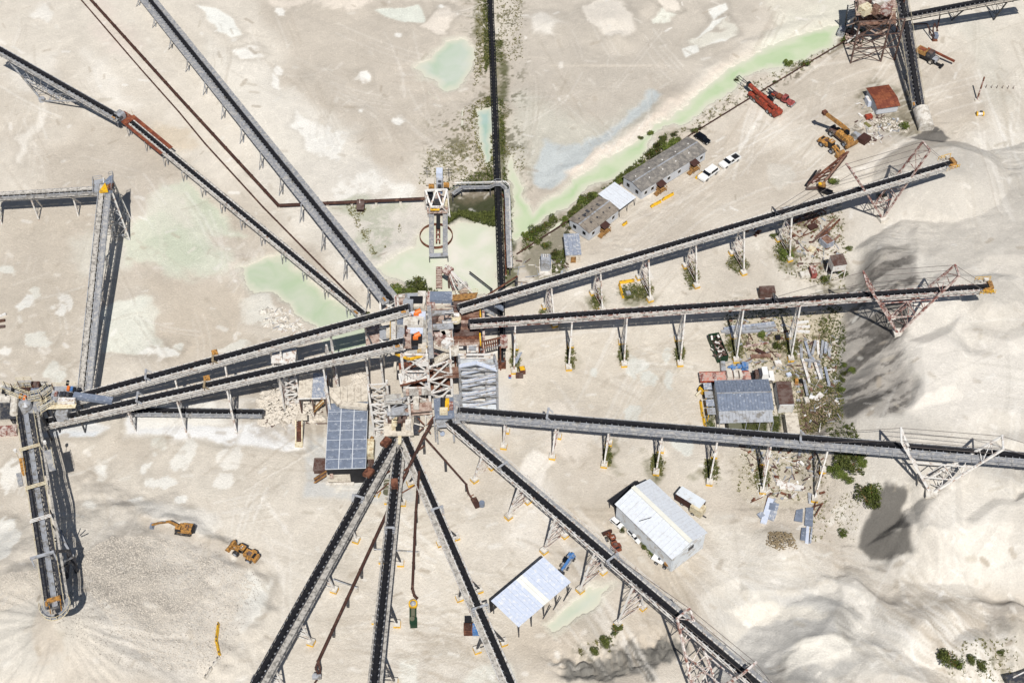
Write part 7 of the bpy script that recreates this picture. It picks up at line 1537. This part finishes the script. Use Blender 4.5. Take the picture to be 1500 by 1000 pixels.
for i, (a, b) in enumerate((((1163, 326), (1190, 308)), ((1168, 330), (1192, 312)), ((1178, 332), (1205, 304)), ((1188, 327), (1200, 316)), ((1194, 350), (1222, 322)), ((1190, 356), (1216, 334)), ((1200, 352), (1230, 322)), ((1210, 366), (1230, 345)), ((1160, 324), (1182, 316)), ((1186, 336), (1196, 330)))):
    beam_on(RB, a, b, ('rust', 'plank', 'stockroof')[i % 3], .4, .3, .1*(i % 3), 'rusty_bar', 'bar', 'rusty bars below the longest conveyor')
for i, (a, b, m, lab) in enumerate((((1107, 513), (1121, 520), 'brownroof', 'dark brown channel beam in the yard, upper of the crossed pair'), ((1099, 523), (1129, 522), 'plank', 'brown beam lying level in the yard, lower of the crossed pair'), ((1088, 509), (1126, 503), 'redrust', 'thin rust red bar above the dark channel beam'))): beam_on(lab, a, b, m, .8 if i < 2 else .25, .5)
for i, (a, b) in enumerate((((1056, 487), (1136, 478)), ((1060, 483), (1134, 474)), ((1062, 489), (1138, 484)), ((1070, 480), (1130, 476)))): beam_on('long pale grey pipe in the bundle under the second right conveyor', a, b, ('galv', 'slate2')[i % 2], .6, .5, 0, 'steel_pipe', 'pipe', 'bundle of long pale pipes', False)
for i, (a, b) in enumerate((((1164, 474), (1184, 472)), ((1166, 480), (1186, 479)), ((1166, 486), (1186, 487)))): beam_on('short white beam stacked beside the last trestle of the second right conveyor', a, b, 'white', .6, .4, 0, 'steel_beam', 'beam', 'short white beams')
for i, (a, b, m) in enumerate((((1117, 758), (1112, 752), 'slate2'), ((1129, 731), (1118, 767), 'blueroof'), ((1137, 738), (1131, 756), 'slate2'), ((1134, 750), (1129, 762), 'slate2'), ((1132, 736), (1130, 748), 'slate'))): beam_on('pale blue trough section laid on sand left of the last trestle', a, b, m, 1.2, .4, 0, 'trough_section', 'trough', 'pale blue trough sections', False)
for i, (a, b) in enumerate((((1136, 705), (1177, 715)), ((1137, 710), (1172, 717)), ((1142, 714), (1165, 717)))): beam_on('long white beam in the bundle left of the last trestle', a, b, 'white', .6, .4, .2*(i % 2), 'steel_beam', 'beam', 'bundle of white beams')
for i, (q, m) in enumerate(((((1166, 748), (1176, 746), (1175, 765), (1163, 763)), 'slate'), (((1180, 745), (1191, 744), (1190, 772), (1178, 770)), 'slate'), (((1183, 722), (1190, 724), (1190, 740), (1184, 738)), 'galv'), (((1174, 774), (1180, 774), (1179, 792), (1172, 791)), 'slate'), (((1181, 771), (1185, 772), (1184, 797), (1179, 795)), 'blueroof'), (((1188, 773), (1190, 774), (1188, 796), (1185, 796)), 'slate2'))):
    mb = MB(); mb.poly([G(*p)+Z*(.35+.1*(i % 2)) for p in q], .3); single(mb, 'steel_sheet', m, 'blue grey sheet metal panel lying on sand below the last trestle', 'sheet', None, 'sheet metal panels on the sand')
for a, b in (((1193, 758), (1205, 738)), ((1192, 748), (1196, 730)), ((1190, 744), (1204, 739))): beam_on('thin rusty rod leaning beside the sheet metal panels', a, b, 'rust', .18, .18, .3, 'rusty_bar', 'bar', 'rusty rods by the sheet metal', False)
LAT = thing('lattice_wreck', 'collapsed rusty lattice boom lying beside the longest conveyor mast', 'wreck', tuple(G(1214, 250)))
for a, b, m in (((1184, 269, .4), (1241, 223, 2.6), 'rust'), ((1190, 268, .4), (1238, 226, 1.2), 'redrust'), ((1208, 266, .4), (1243, 222, 2.4), 'plank'), ((1196, 266, .3), (1236, 226, .4), 'pipe'), ((1180, 272, .3), (1196, 250, .4), 'blackm'), ((1213, 262, .4), (1240, 228, 2.0), 'pipe'), ((1183, 272, .8), (1202, 249, .8), 'stockroof'), ((1216, 246, .8), (1222, 252, .5), 'rust')): MB().beam(U(*a), U(*b), .4).build('boom_chord', m, LAT)
for i in range(7): k = i/7; MB().beam(U(1184, 269, .4).lerp(U(1241, 223, 2.6), k), U(1208, 266, .4).lerp(U(1243, 222, 2.4), min(1, k+.12)), .16).build('lacing_bar', 'rust', LAT)
t = thing('winch_unit', 'yellow and black winch debris at the foot of the rusty lattice boom', 'machine', tuple(G(1206, 276))); bx(t, 'drum', 1204, 272, .9, (1.6, 1.4, 1.2), 'timber'); bx(t, 'frame', 1210, 280, .6, (3, 1.2, .8), 'blackm', R(-30)); MB().beam(U(1181, 276, .6), U(1203, 275, .8), .5).build('arm', 'stockroof', t); bx(t, 'motor', 1201, 270, 1.5, (.7, .7, .6), 'yellow')
def junk(px, py, s, m, label, cat, name, rz=0, lid=None):
    p = G(px, py); t = thing(name, label, cat, tuple(p)); OFF[t.name] = Vector(p); MB().box(p+Z*s[2]/2, s, rz).build('body', m, t); MB().box(p+Z*(s[2]+.04), (s[0]*.86, s[1]*.86, .08), rz).build('lid', lid or m, t); return t
junk(1272, 152, (1.4, 2.4, 1.6), 'blueroof', 'blue and white appliance left of the orange rust store', 'appliance', 'scrap_appliance', .2, 'white'); junk(1280, 155, (1.0, 1.8, 1.2), 'white', 'white cabinet against the orange rust store', 'cabinet', 'scrap_cabinet', .1); junk(1272, 173, (1.7, 1.2, .9), 'red', 'red box in weeds below the orange rust store', 'box', 'scrap_box', .3); junk(1259, 184, (1.3, 2.0, .4), 'conc', 'pale grey slab among litter below the orange rust store', 'slab', 'scrap_slab', .7); junk(1270, 186, (1.2, 2.4, .7), 'white', 'white and green tank half on its side among litter', 'tank', 'scrap_tank', .6, 'weed'); junk(1265, 207, (2.6, 2.2, 1.4), 'brownroof', 'dark brown open box at the edge of the spoil', 'box', 'scrap_box', .8); junk(1254, 202, (1.4, 2.0, 1.2), 'galv', 'grey box beside the dark brown open box', 'box', 'scrap_box', .8)
junk(1190, 402, (1.2, 2.6, 1.5), 'pink', 'faded red machine in weeds left of the white bin on legs', 'machine', 'scrap_machine', .1, 'redrust'); junk(1178, 405, (2.0, 1.6, 1.0), 'conc', 'grey block left of the faded red machine', 'block', 'scrap_block', .2); junk(1122, 434, (3.4, 2.0, 2.4), 'stockroof', 'brown box standing behind the second right conveyor', 'box', 'store_box', .05); junk(1210, 358, (2.2, 2.6, 1.6), 'slate2', 'open grey crate with jagged edges among the rusty bars', 'crate', 'scrap_crate', .6, 'plank'); junk(1189, 366, (1.6, 1.5, .5), 'cream', 'small cream block on soil below the rusty bars', 'block', 'scrap_block', -.6); junk(1190, 333, (2.2, 1.5, .5), 'brownroof', 'dark brown plate among the rusty bars', 'plate', 'scrap_plate', .5)
junk(1139, 535, (1.5, 1.3, 1.0), 'tarp', 'round topped cream drum in the middle of the yard', 'drum', 'scrap_drum', .2, 'white'); junk(1140, 521, (1.1, .9, .3), 'pinkdeck', 'small pinkish slab in the middle of the yard', 'slab', 'scrap_slab'); junk(1139, 496, (1.0, .9, .8), 'blackm', 'black drum in the yard near the weeds', 'drum', 'scrap_drum'); junk(1199, 582, (2.4, 1.2, .3), 'white', 'bent white sheet on the rubbish heap', 'sheet', 'scrap_sheet', .8); junk(1191, 583, (1.6, .9, .3), 'carw', 'small white sheet on the rubbish heap, left of the bent one', 'sheet', 'scrap_sheet', -.4); junk(1181, 588, (.9, 1.3, .8), 'conc', 'pale drum lying at the edge of the rubbish heap', 'drum', 'scrap_drum', .2)
junk(1166, 560, (.7, .9, .9), 'cat', 'orange drum right of the brown container', 'drum', 'oil_drum'); junk(1173, 560, (.6, .7, .9), 'blackm', 'black drum right of the orange drum', 'drum', 'oil_drum'); junk(1155, 550, (1.0, .8, .6), 'blueroof', 'pale blue litter heap above the brown container', 'litter', 'scrap_litter', .4)
junk(765, 545, (1.2, 1.3, 1.3), 'rust', 'rust brown drum stand beside the first yellow footing', 'drum', 'scrap_drum', .2, 'yellow'); junk(761, 551, (1.6, 1.2, .6), 'stockroof', 'brown grey crate beside the first yellow footing', 'crate', 'scrap_crate'); junk(747, 553, (.6, .6, .6), 'blue', 'small blue and red drum left of the first yellow footing', 'drum', 'oil_drum', 0, 'red'); junk(920, 431, (1.0, .9, .7), 'galv', 'grey pump in the weeds inside the yellow L', 'pump', 'small_pump', .3)
for i in range(3): beam_on('grey beam leaning in weeds beside the first trestle of the second right conveyor', (752+2*i, 534), (760+2*i, 518), 'slate2', .3, .2, .2*i, 'steel_beam', 'beam', 'grey beams by the first trestle', False)
t = thing('blue_pipe_heap', 'heap of bright blue pipes and pump above the flatbed lorry', 'pipes', tuple(G(1082, 540)))
for a, b, r in (((1068, 537, .5), (1092, 538, .6), .3), ((1072, 541, .4), (1090, 533, .8), .26), ((1080, 534, .7), (1096, 541, .5), .34), ((1086, 543, .4), (1094, 532, .6), .2), ((1066, 538, .3), (1074, 534, .5), .18)): MB().tube(U(*a), U(*b), r, 8).build('pipe_length', 'blue', t)
bx(t, 'pump', 1091, 536, .8, (1.3, 1.4, 1.2), 'blue'); bx(t, 'block', 1059, 538, .6, (1.0, 2.6, 1.2), 'galv')
for (x, y, w, lab, m) in ((1112, 337, 3.2, 'grey crumpled sheets under the longest conveyor, between its third and fourth trestles', 'galv'), (1102, 340, 2.6, 'rusty scrap plates under the longest conveyor', 'rust')):
    c = G(x, y); mb = MB(); rr2 = random.Random(x)
    for i in range(8): q = c+Vector((rr2.uniform(-w, w), rr2.uniform(-1, 1), rr2.uniform(.2, .9))); mb.beam(q, q+Vector((rr2.uniform(-1, 1), rr2.uniform(-1, 1), rr2.uniform(-.2, .3))), rr2.uniform(.4, 1), .08)
    mb.f = mb.f; o = single(mb, 'scrap_heap', m, lab, 'scrap'); o['kind'] = 'stuff'; del o['category']
for i, (a, b, m) in enumerate((((-4, 466), (9, 461), 'white'), ((-4, 472), (8, 470), 'pipe'), ((-4, 480), (8, 479), 'stockroof'))): beam_on(('white', 'dark brown', 'grey brown')[i]+' pipe end at the left edge on tan silt', a, b, m, .5, .5, 0, 'pipe_end', 'pipe', None, False)
t = thing('dark_shed', 'dark roof corner of a shed cut by the bottom right corner', 'shed', tuple(G(1496, 996))); MB().box(U(1502, 998, 2.5), (6, 4, .2), R(15)).build('roof', 'dark', t); MB().box(U(1502, 1000, 1.2), (5.6, 3.6, 2.3), R(15)).build('body', 'conc', t); MB().beam(U(1484, 992, 2.7), U(1500, 984, 2.7), .2).build('edge_beam', 'white', t)
# rubble and scattered stones
def stones(name, px, n, m, r0, r1, seed, lift=0, warp=3):
    p = polypts(px); rd = random.Random(seed); x0, y0 = p.min(0); x1, y1 = p.max(0); mb = MB(); k = 0; tries = 0
    while k < n and tries < n*6:
        tries += 1; x, y = rd.uniform(x0, x1), rd.uniform(y0, y1)
        ins = False
        for i in range(len(p)):
            ax, ay = p[i]; bx__, by = p[(i+1) % len(p)]
            if (ay > y) != (by > y) and x < (bx__-ax)*(y-ay)/(by-ay)+ax: ins = not ins
        if not ins: continue
        r = rd.uniform(r0, r1)*(1 if rd.random() < .9 else 1.7); h = lift*max(0, 1-((x-(x0+x1)/2)/((x1-x0)/2))**2-((y-(y0+y1)/2)/((y1-y0)/2))**2*.8)
        mb.rock((x, y, ground(x, y)+r*.2+h), r, rd); k += 1
    o = bpy.data.objects.new(name, mb.mesh(name, m)); COL.objects.link(o); o['kind'] = 'stuff'; return o
stones('gravel', [(170, 800), (240, 795), (330, 830), (375, 860), (330, 935), (310, 985), (240, 1000), (190, 960), (140, 890), (120, 840)], 15000, 'stone', .05, .14, 21)
stones('gravel', [(120, 810), (300, 800), (390, 850), (330, 990), (200, 1010), (100, 960)], 5000, 'greystone', .05, .12, 22)
stones('gravel', [(0, 860), (70, 860), (75, 905), (0, 930)], 2500, 'stone', .05, .12, 25)
stones('rubble', [(376, 585), (388, 565), (425, 560), (470, 590), (474, 615), (440, 622), (378, 624)], 900, 'stone', .2, .55, 23, 1.6)
stones('rubble', [(380, 455), (415, 450), (440, 470), (455, 490), (420, 480), (390, 480)], 110, 'conc', .2, .6, 24)
stones('rubble', [(514, 545), (535, 540), (536, 562), (515, 566)], 260, 'stone', .15, .4, 28, .8)
stones('rubble', [(1125, 780), (1158, 785), (1168, 808), (1140, 812), (1120, 800)], 420, 'brush', .08, .22, 26, .8)
stones('rubble', [(1240, 45), (1266, 50), (1262, 68), (1236, 66)], 260, 'pinkdeck', .12, .35, 27, 1.2)
stones('rubble', [(1176, 585), (1222, 580), (1226, 636), (1180, 630)], 380, 'brush', .07, .2, 29, .5)
stones('rubble', [(1280, 190), (1262, 176), (1300, 170), (1334, 180), (1330, 195)], 240, 'stone', .1, .3, 30)
stones('rubble', [(1082, 655), (1180, 660), (1192, 735), (1095, 740)], 240, 'conc', .07, .22, 31)
stones('rubble', [(1150, 300), (1228, 300), (1234, 380), (1150, 390)], 200, 'brush', .07, .18, 32)
# ---------------------------------------------------------------- bushes and weeds
def bushmesh(seed, n=900):
    rd = random.Random(seed); v = []; f = []
    cl = [(rd.uniform(-.6, .6), rd.uniform(-.6, .6), rd.uniform(.15, .75), rd.uniform(.28, .55)) for _ in range(11)]
    for _ in range(n):
        cx, cy, cz, r = rd.choice(cl); a, b = rd.uniform(0, 6.28), math.acos(rd.uniform(-.4, 1)); q = r*rd.uniform(.55, 1.1)
        p = Vector((cx+q*math.sin(b)*math.cos(a), cy+q*math.sin(b)*math.sin(a), max(.02, cz+q*math.cos(b)*.8)))
        u = Vector((rd.gauss(0, 1), rd.gauss(0, 1), rd.gauss(0, .6))).normalized(); w = u.orthogonal().normalized(); s = rd.uniform(.05, .12)
        k = len(v); v += [tuple(p-u*s), tuple(p+w*s*.5), tuple(p+u*s*1.2), tuple(p-w*s*.5)]; f.append((k, k+1, k+2, k+3))
    me = bpy.data.meshes.new('foliage'); me.from_pydata(v, [], f); me.materials.append(M['leaf' if seed % 2 else 'scrub']); return me
def stemmesh(seed):
    rd = random.Random(seed); mb = MB()
    for i in range(7): a = rd.uniform(0, 6.28); q = Vector((.5*math.cos(a), .5*math.sin(a), rd.uniform(.5, .9))); mb.tube((0, 0, -.1), q*.6, .04, 5, .025, False); mb.tube(q*.6, q+Vector((rd.uniform(-.2, .2), rd.uniform(-.2, .2), .1)), .025, 4, .008, False)
    return mb.mesh('stems', 'timber')
BM = [bushmesh(s) for s in range(6)]; SM = [stemmesh(s) for s in range(3)]
def bush(px, py, r, h, label, group=None, k=None):
    c = G(px, py); k = random.randrange(6) if k is None else k
    t = thing('bush', label, 'bush', (c.x, c.y, c.z), random.uniform(0, 6.28), group, world=False); t.scale = (r*random.uniform(.85, 1.2), r*random.uniform(.7, 1.1), h*random.uniform(.8, 1.1))
    for nm, me in (('foliage', BM[k]), ('stems', SM[k % 3])): o = bpy.data.objects.new(nm, me); COL.objects.link(o); o.parent = t
    return t
CB = 'green bush in the hedge behind the long grey cabin'
for x, y, r in ((945, 246, 1.6), (955, 236, 1.8), (965, 226, 1.6), (938, 253, 1.6), (928, 258, 1.5), (918, 264, 1.4), (975, 219, 1.5), (985, 212, 1.5), (962, 215, 1.2), (950, 228, 1.4), (995, 208, 1.2), (970, 205, 1.0), (908, 268, 1.3), (860, 292, 1.7), (853, 298, 1.6), (845, 308, 1.4), (838, 316, 1.4), (830, 324, 1.2), (868, 288, 1.2), (836, 336, 1.2), (832, 345, 1.0), (825, 330, 1.0)): bush(x, y, r, r*1.0, CB if x > 904 else 'green bush in the hedge behind the tan roofed cabin', 'hedge along the canal')
LB_ = 'dark green bush near the lower end of the canal'
for x, y, r in ((782, 342, 1.9), (792, 338, 1.6), (774, 352, 1.5), (800, 332, 1.4), (810, 324, 1.5), (785, 355, 1.3), (800, 362, 1.5), (812, 372, 1.2), (770, 345, 1.1)): bush(x, y, r, r*.9, LB_, 'bushes at the lower end of the canal')
for x, y, r, lab in ((577, 427, 1.9, 'rounded green bush at the foot of the wide grey conveyor'), (613, 420, 2.3, 'broad green bush on the pond edge above the plant'), (561, 418, 1.2, 'small green bush beside the end frame of the wide grey conveyor'), (600, 425, 1.1, 'small bush between the two green bushes on the pond edge'), (537, 462, .9, 'small bush where the half buried pipe meets the feed conveyor'), (952, 197, 1.1, 'single bush on the sand bank north of the canal, left one'), (938, 203, .8, 'small bush on the sand bank north of the canal, right one'), (1079, 118, 1.0, 'tall tuft bush beside the jib of the red mobile crane'), (988, 198, 1.2, 'dark bush by the sand bar at the canal bend'), (1017, 193, 1.0, 'bush just above the far end of the long cabin, left'), (1025, 188, .9, 'bush just above the far end of the long cabin, right'), (1155, 95, 1.6, 'long green bush on the canal bank below the top right plant, left'), (1178, 96, 1.7, 'green bush straddling the canal pipe below the top right plant'), (1135, 122, .8, 'small bush beside the canal pipe near the red truck'), (1258, 50, 1.5, 'green bush at the foot of the crushing plant'), (1325, 187, 1.5, 'green bush left of the concrete tube mouth'), (1220, 268, 1.4, 'bush beside the winch debris under the lattice wreck'), (1290, 290, 1.5, 'bush inside the mast of the longest conveyor'), (1152, 376, 1.8, 'bush around the foot of the sixth trestle of the longest conveyor'), (1133, 348, 1.2, 'bush left of the sixth trestle of the longest conveyor'), (1244, 366, 1.0, 'small bush on the edge of the stockpile above the white bin'), (1233, 405, 1.3, 'bush under the white bin on legs'), (1208, 412, 1.4, 'bush left of the white bin on legs'), (1142, 508, 1.9, 'spreading bush in the yard near the fifth trestle'), (1115, 491, 1.1, 'small bush under the bundle of long pale pipes')): bush(x, y, r, r*.95, lab)
for x, y, r, lab in ((1270, 735, 2.6, 'large round bush at the toe of the shaded stockpile'), (1278, 722, 1.9, 'bush right behind the large round bush'), (1262, 720, 1.6, 'bush left behind the large round bush'), (1234, 783, 1.4, 'round lone bush left of the shaded hollow')): bush(x, y, r, r*1.0, lab)
for x, y, r in ((1238, 680, 2.2), (1250, 690, 2.4), (1226, 688, 2.0), (1262, 680, 1.8), (1232, 698, 1.7), (1244, 704, 1.5), (1216, 690, 1.5), (1256, 672, 1.4)): bush(x, y, r*.8, r*.75, 'green bush in the thicket under the wide walkway conveyor', 'thicket under the wide walkway conveyor')
for x, y in ((1237, 535), (1238, 548), (1235, 558), (1234, 572), (1248, 543)): bush(x, y, .9, .7, 'small round bush in the line at the toe of the stockpile', 'line of small bushes by the stockpile')
for x, y, r, lab in ((1388, 968, 2.2, 'dark twiggy bush near the bottom right corner'), (1400, 975, 1.8, 'green bush right of the dark twiggy bush'), (1421, 968, 1.3, 'low green bush in the gully near the bottom right corner'), (1436, 978, 1.2, 'sprawling low bush lowest in the bottom right gully'), (1465, 957, .8, 'small bush on the bank of the bottom right gully'), (903, 924, 1.5, 'green bush below the last white trestle of the lower right conveyor'), (885, 942, 1.5, 'green bush on the edge of the craggy grey bank'), (870, 955, .9, 'small scrub bush on the craggy grey bank')): bush(x, y, r, r*.9, lab)
for x, y, r, lab in ((912, 777, .9, 'small bush against the warehouse wall between the white van and the old pickup'), (945, 802, 1.1, 'bush against the warehouse wall in front of the old white pickup'), (954, 811, .9, 'brownish bush against the warehouse wall nearest the yellow tank trailer')): bush(x, y, r, r*.9, lab)
def litter(px, n, seed, ms):
    p = polypts(px); rd = random.Random(seed); x0, y0 = p.min(0); x1, y1 = p.max(0); mbs = {m: MB() for m in ms}; k = 0; tr = 0
    while k < n and tr < n*6:
        tr += 1; x, y = rd.uniform(x0, x1), rd.uniform(y0, y1)
        if sdpoly(p, np.array([x]), np.array([y]))[0] < 0: continue
        k += 1; z = ground(x, y)+.12; a = rd.uniform(0, 6.28); l = rd.uniform(.3, 1.5) if rd.random() < .6 else rd.uniform(1.5, 3.2); v = Vector((math.cos(a)*l/2, math.sin(a)*l/2, rd.uniform(-.05, .12)))
        mbs[rd.choice(ms)].beam(Vector((x, y, z))-v, Vector((x, y, z))+v, rd.uniform(.1, .6) if l < 1.5 else rd.uniform(.08, .22), rd.uniform(.06, .3))
    for m in ms:
        if mbs[m].v: o = bpy.data.objects.new('scrap_litter', mbs[m].mesh('scrap_litter', m)); COL.objects.link(o); o['kind'] = 'stuff'
litter([(1085, 645), (1200, 655), (1205, 730), (1100, 735)], 120, 1, ('white', 'stockroof', 'rust', 'galv'))
litter([(1165, 495), (1225, 495), (1228, 640), (1170, 640)], 130, 2, ('galv', 'stockroof', 'white', 'plank'))
litter([(1150, 300), (1235, 300), (1235, 400), (1150, 395)], 90, 3, ('plank', 'stockroof', 'rust', 'galv'))
litter([(1065, 470), (1160, 465), (1160, 545), (1070, 530)], 70, 4, ('plank', 'galv', 'stockroof'))
litter([(1255, 150), (1290, 165), (1335, 180), (1280, 215), (1250, 200)], 60, 5, ('white', 'stockroof', 'galv'))
litter([(385, 455), (420, 450), (450, 490), (400, 485)], 40, 6, ('conc', 'galv', 'white'))
litter([(375, 590), (470, 590), (475, 625), (380, 625)], 70, 7, ('conc', 'stone', 'stockroof', 'white'))
litter([(755, 380), (835, 380), (835, 410), (760, 420)], 40, 8, ('galv', 'conc', 'stockroof'))
def weeds(name, zones, seed, m='weed'):
    rd = random.Random(seed); v = []; f = []
    for px, n, s in zones:
        p = polypts(px); x0, y0 = p.min(0); x1, y1 = p.max(0); k = 0; tr = 0
        while k < n and tr < n*5:
            tr += 1; x, y = rd.uniform(x0, x1), rd.uniform(y0, y1); ins = False
            for i in range(len(p)):
                ax, ay = p[i]; bx__, by = p[(i+1) % len(p)]
                if (ay > y) != (by > y) and x < (bx__-ax)*(y-ay)/(by-ay)+ax: ins = not ins
            if not ins: continue
            if N_SML[min(NY-1, int(np.searchsorted(GY, y))), min(NX-1, int(np.searchsorted(GX, x)))] < rd.uniform(-.35, .12): continue
            g = ground(x, y)
            if g < -.13: continue
            k += 1; sz = s*rd.uniform(.5, 1.5)
            for b in range(5):
                a = rd.uniform(0, 6.28); q = sz*rd.uniform(.6, 1.2); c, si = math.cos(a), math.sin(a); o = len(v)
                v += [(x-si*sz*.22, y+c*sz*.22, g-.03), (x+si*sz*.22, y-c*sz*.22, g-.03), (x+c*q, y+si*q, g+sz*rd.uniform(.4, 1.1))]; f.append((o, o+1, o+2))
    me = bpy.data.meshes.new(name); me.from_pydata(v, [], f); me.materials.append(M[m]); o = bpy.data.objects.new(name, me); COL.objects.link(o); o['kind'] = 'stuff'; return o
feet_ = [(802, 462, 15, 14), (875, 440, 12, 18), (925, 428, 22, 14), (945, 424, 14, 20), (1013, 405, 14, 22), (1081, 386, 18, 20), (1148, 366, 18, 22), (755, 527, 9, 24), (836, 523, 9, 22), (913, 518, 9, 22), (995, 517, 9, 22), (1076, 510, 16, 20), (1160, 508, 14, 22), (890, 668, 8, 18), (963, 680, 12, 20), (1042, 690, 14, 22), (1117, 700, 14, 24)]
weeds('weeds', [([(x+a*math.cos(t), y+b*math.sin(t)) for t in range(6)], 170, .3) for x, y, a, b in feet_]+[([(700, 0), (718, 0), (724, 250), (700, 250), (690, 170)], 700, .4), ([(728, 0), (765, 0), (768, 250), (735, 260)], 900, .28), ([(640, 170), (715, 140), (715, 270), (610, 270)], 900, .3), ([(940, 230), (1080, 130), (1240, 60), (1180, 100), (1010, 195)], 700, .38), ([(840, 272), (960, 190), (940, 225), (880, 258)], 350, .3), ([(1240, 190), (1255, 150), (1330, 130), (1338, 190)], 500, .35), ([(1060, 445), (1225, 445), (1232, 640), (1150, 640), (1060, 510)], 1100, .34), ([(1085, 640), (1195, 650), (1215, 740), (1080, 720)], 450, .32), ([(1140, 310), (1235, 290), (1240, 430), (1140, 400)], 700, .34), ([(1385, 955), (1480, 940), (1490, 1000), (1385, 1000)], 170, .32), ([(840, 950), (910, 925), (905, 950), (860, 970)], 260, .35), ([(1160, 540), (1228, 540), (1228, 640), (1165, 640)], 600, .36), ([(1190, 740), (1270, 730), (1250, 800), (1180, 790)], 200, .28), ([(505, 300), (580, 300), (590, 345), (545, 375)], 400, .3)], 5)
weeds('scrub', [([(x+a*.8*math.cos(t), y+b*.8*math.sin(t)) for t in range(6)], 190, .32) for x, y, a, b in feet_]+[([(1196, 440), (1232, 440), (1238, 500), (1232, 560), (1230, 645), (1196, 640), (1206, 560), (1200, 500)], 1200, .32), ([(1150, 545), (1200, 545), (1200, 640), (1164, 640)], 500, .26), ([(1060, 440), (1160, 445), (1150, 520), (1062, 510)], 600, .28), ([(1205, 645), (1240, 650), (1262, 700), (1215, 700)], 500, .4), ([(655, 284), (700, 285), (724, 275), (725, 338), (702, 328), (672, 316), (655, 330)], 1600, .42), ([(655, 278), (690, 255), (722, 250), (722, 285)], 400, .4), ([(737, 230), (748, 300), (752, 390), (740, 410)], 700, .4), ([(725, 60), (736, 60), (740, 230), (733, 240)], 500, .35), ([(757, 390), (772, 345), (840, 312), (940, 240), (975, 205), (990, 190), (930, 250), (880, 292), (840, 350), (800, 400)], 2600, .45), ([(838, 318), (870, 285), (905, 268), (945, 240), (985, 203), (975, 198), (935, 236), (880, 280), (842, 308), (830, 325)], 2600, .5), ([(770, 385), (790, 360), (825, 345), (835, 380), (820, 400), (780, 400)], 700, .34), ([(560, 425), (640, 420), (640, 432), (560, 436)], 500, .45), ([(1032, 572), (1042, 562), (1048, 630), (1036, 630)], 260, .3), ([(1078, 614), (1122, 612), (1124, 634), (1078, 634)], 300, .3), ([(1130, 612), (1142, 608), (1140, 634), (1130, 634)], 160, .3), ([(708, 0), (717, 0), (722, 270), (712, 250)], 700, .4), ([(1240, 42), (1266, 48), (1260, 70), (1232, 64)], 350, .45)], 6, 'scrub')

rank_labels()
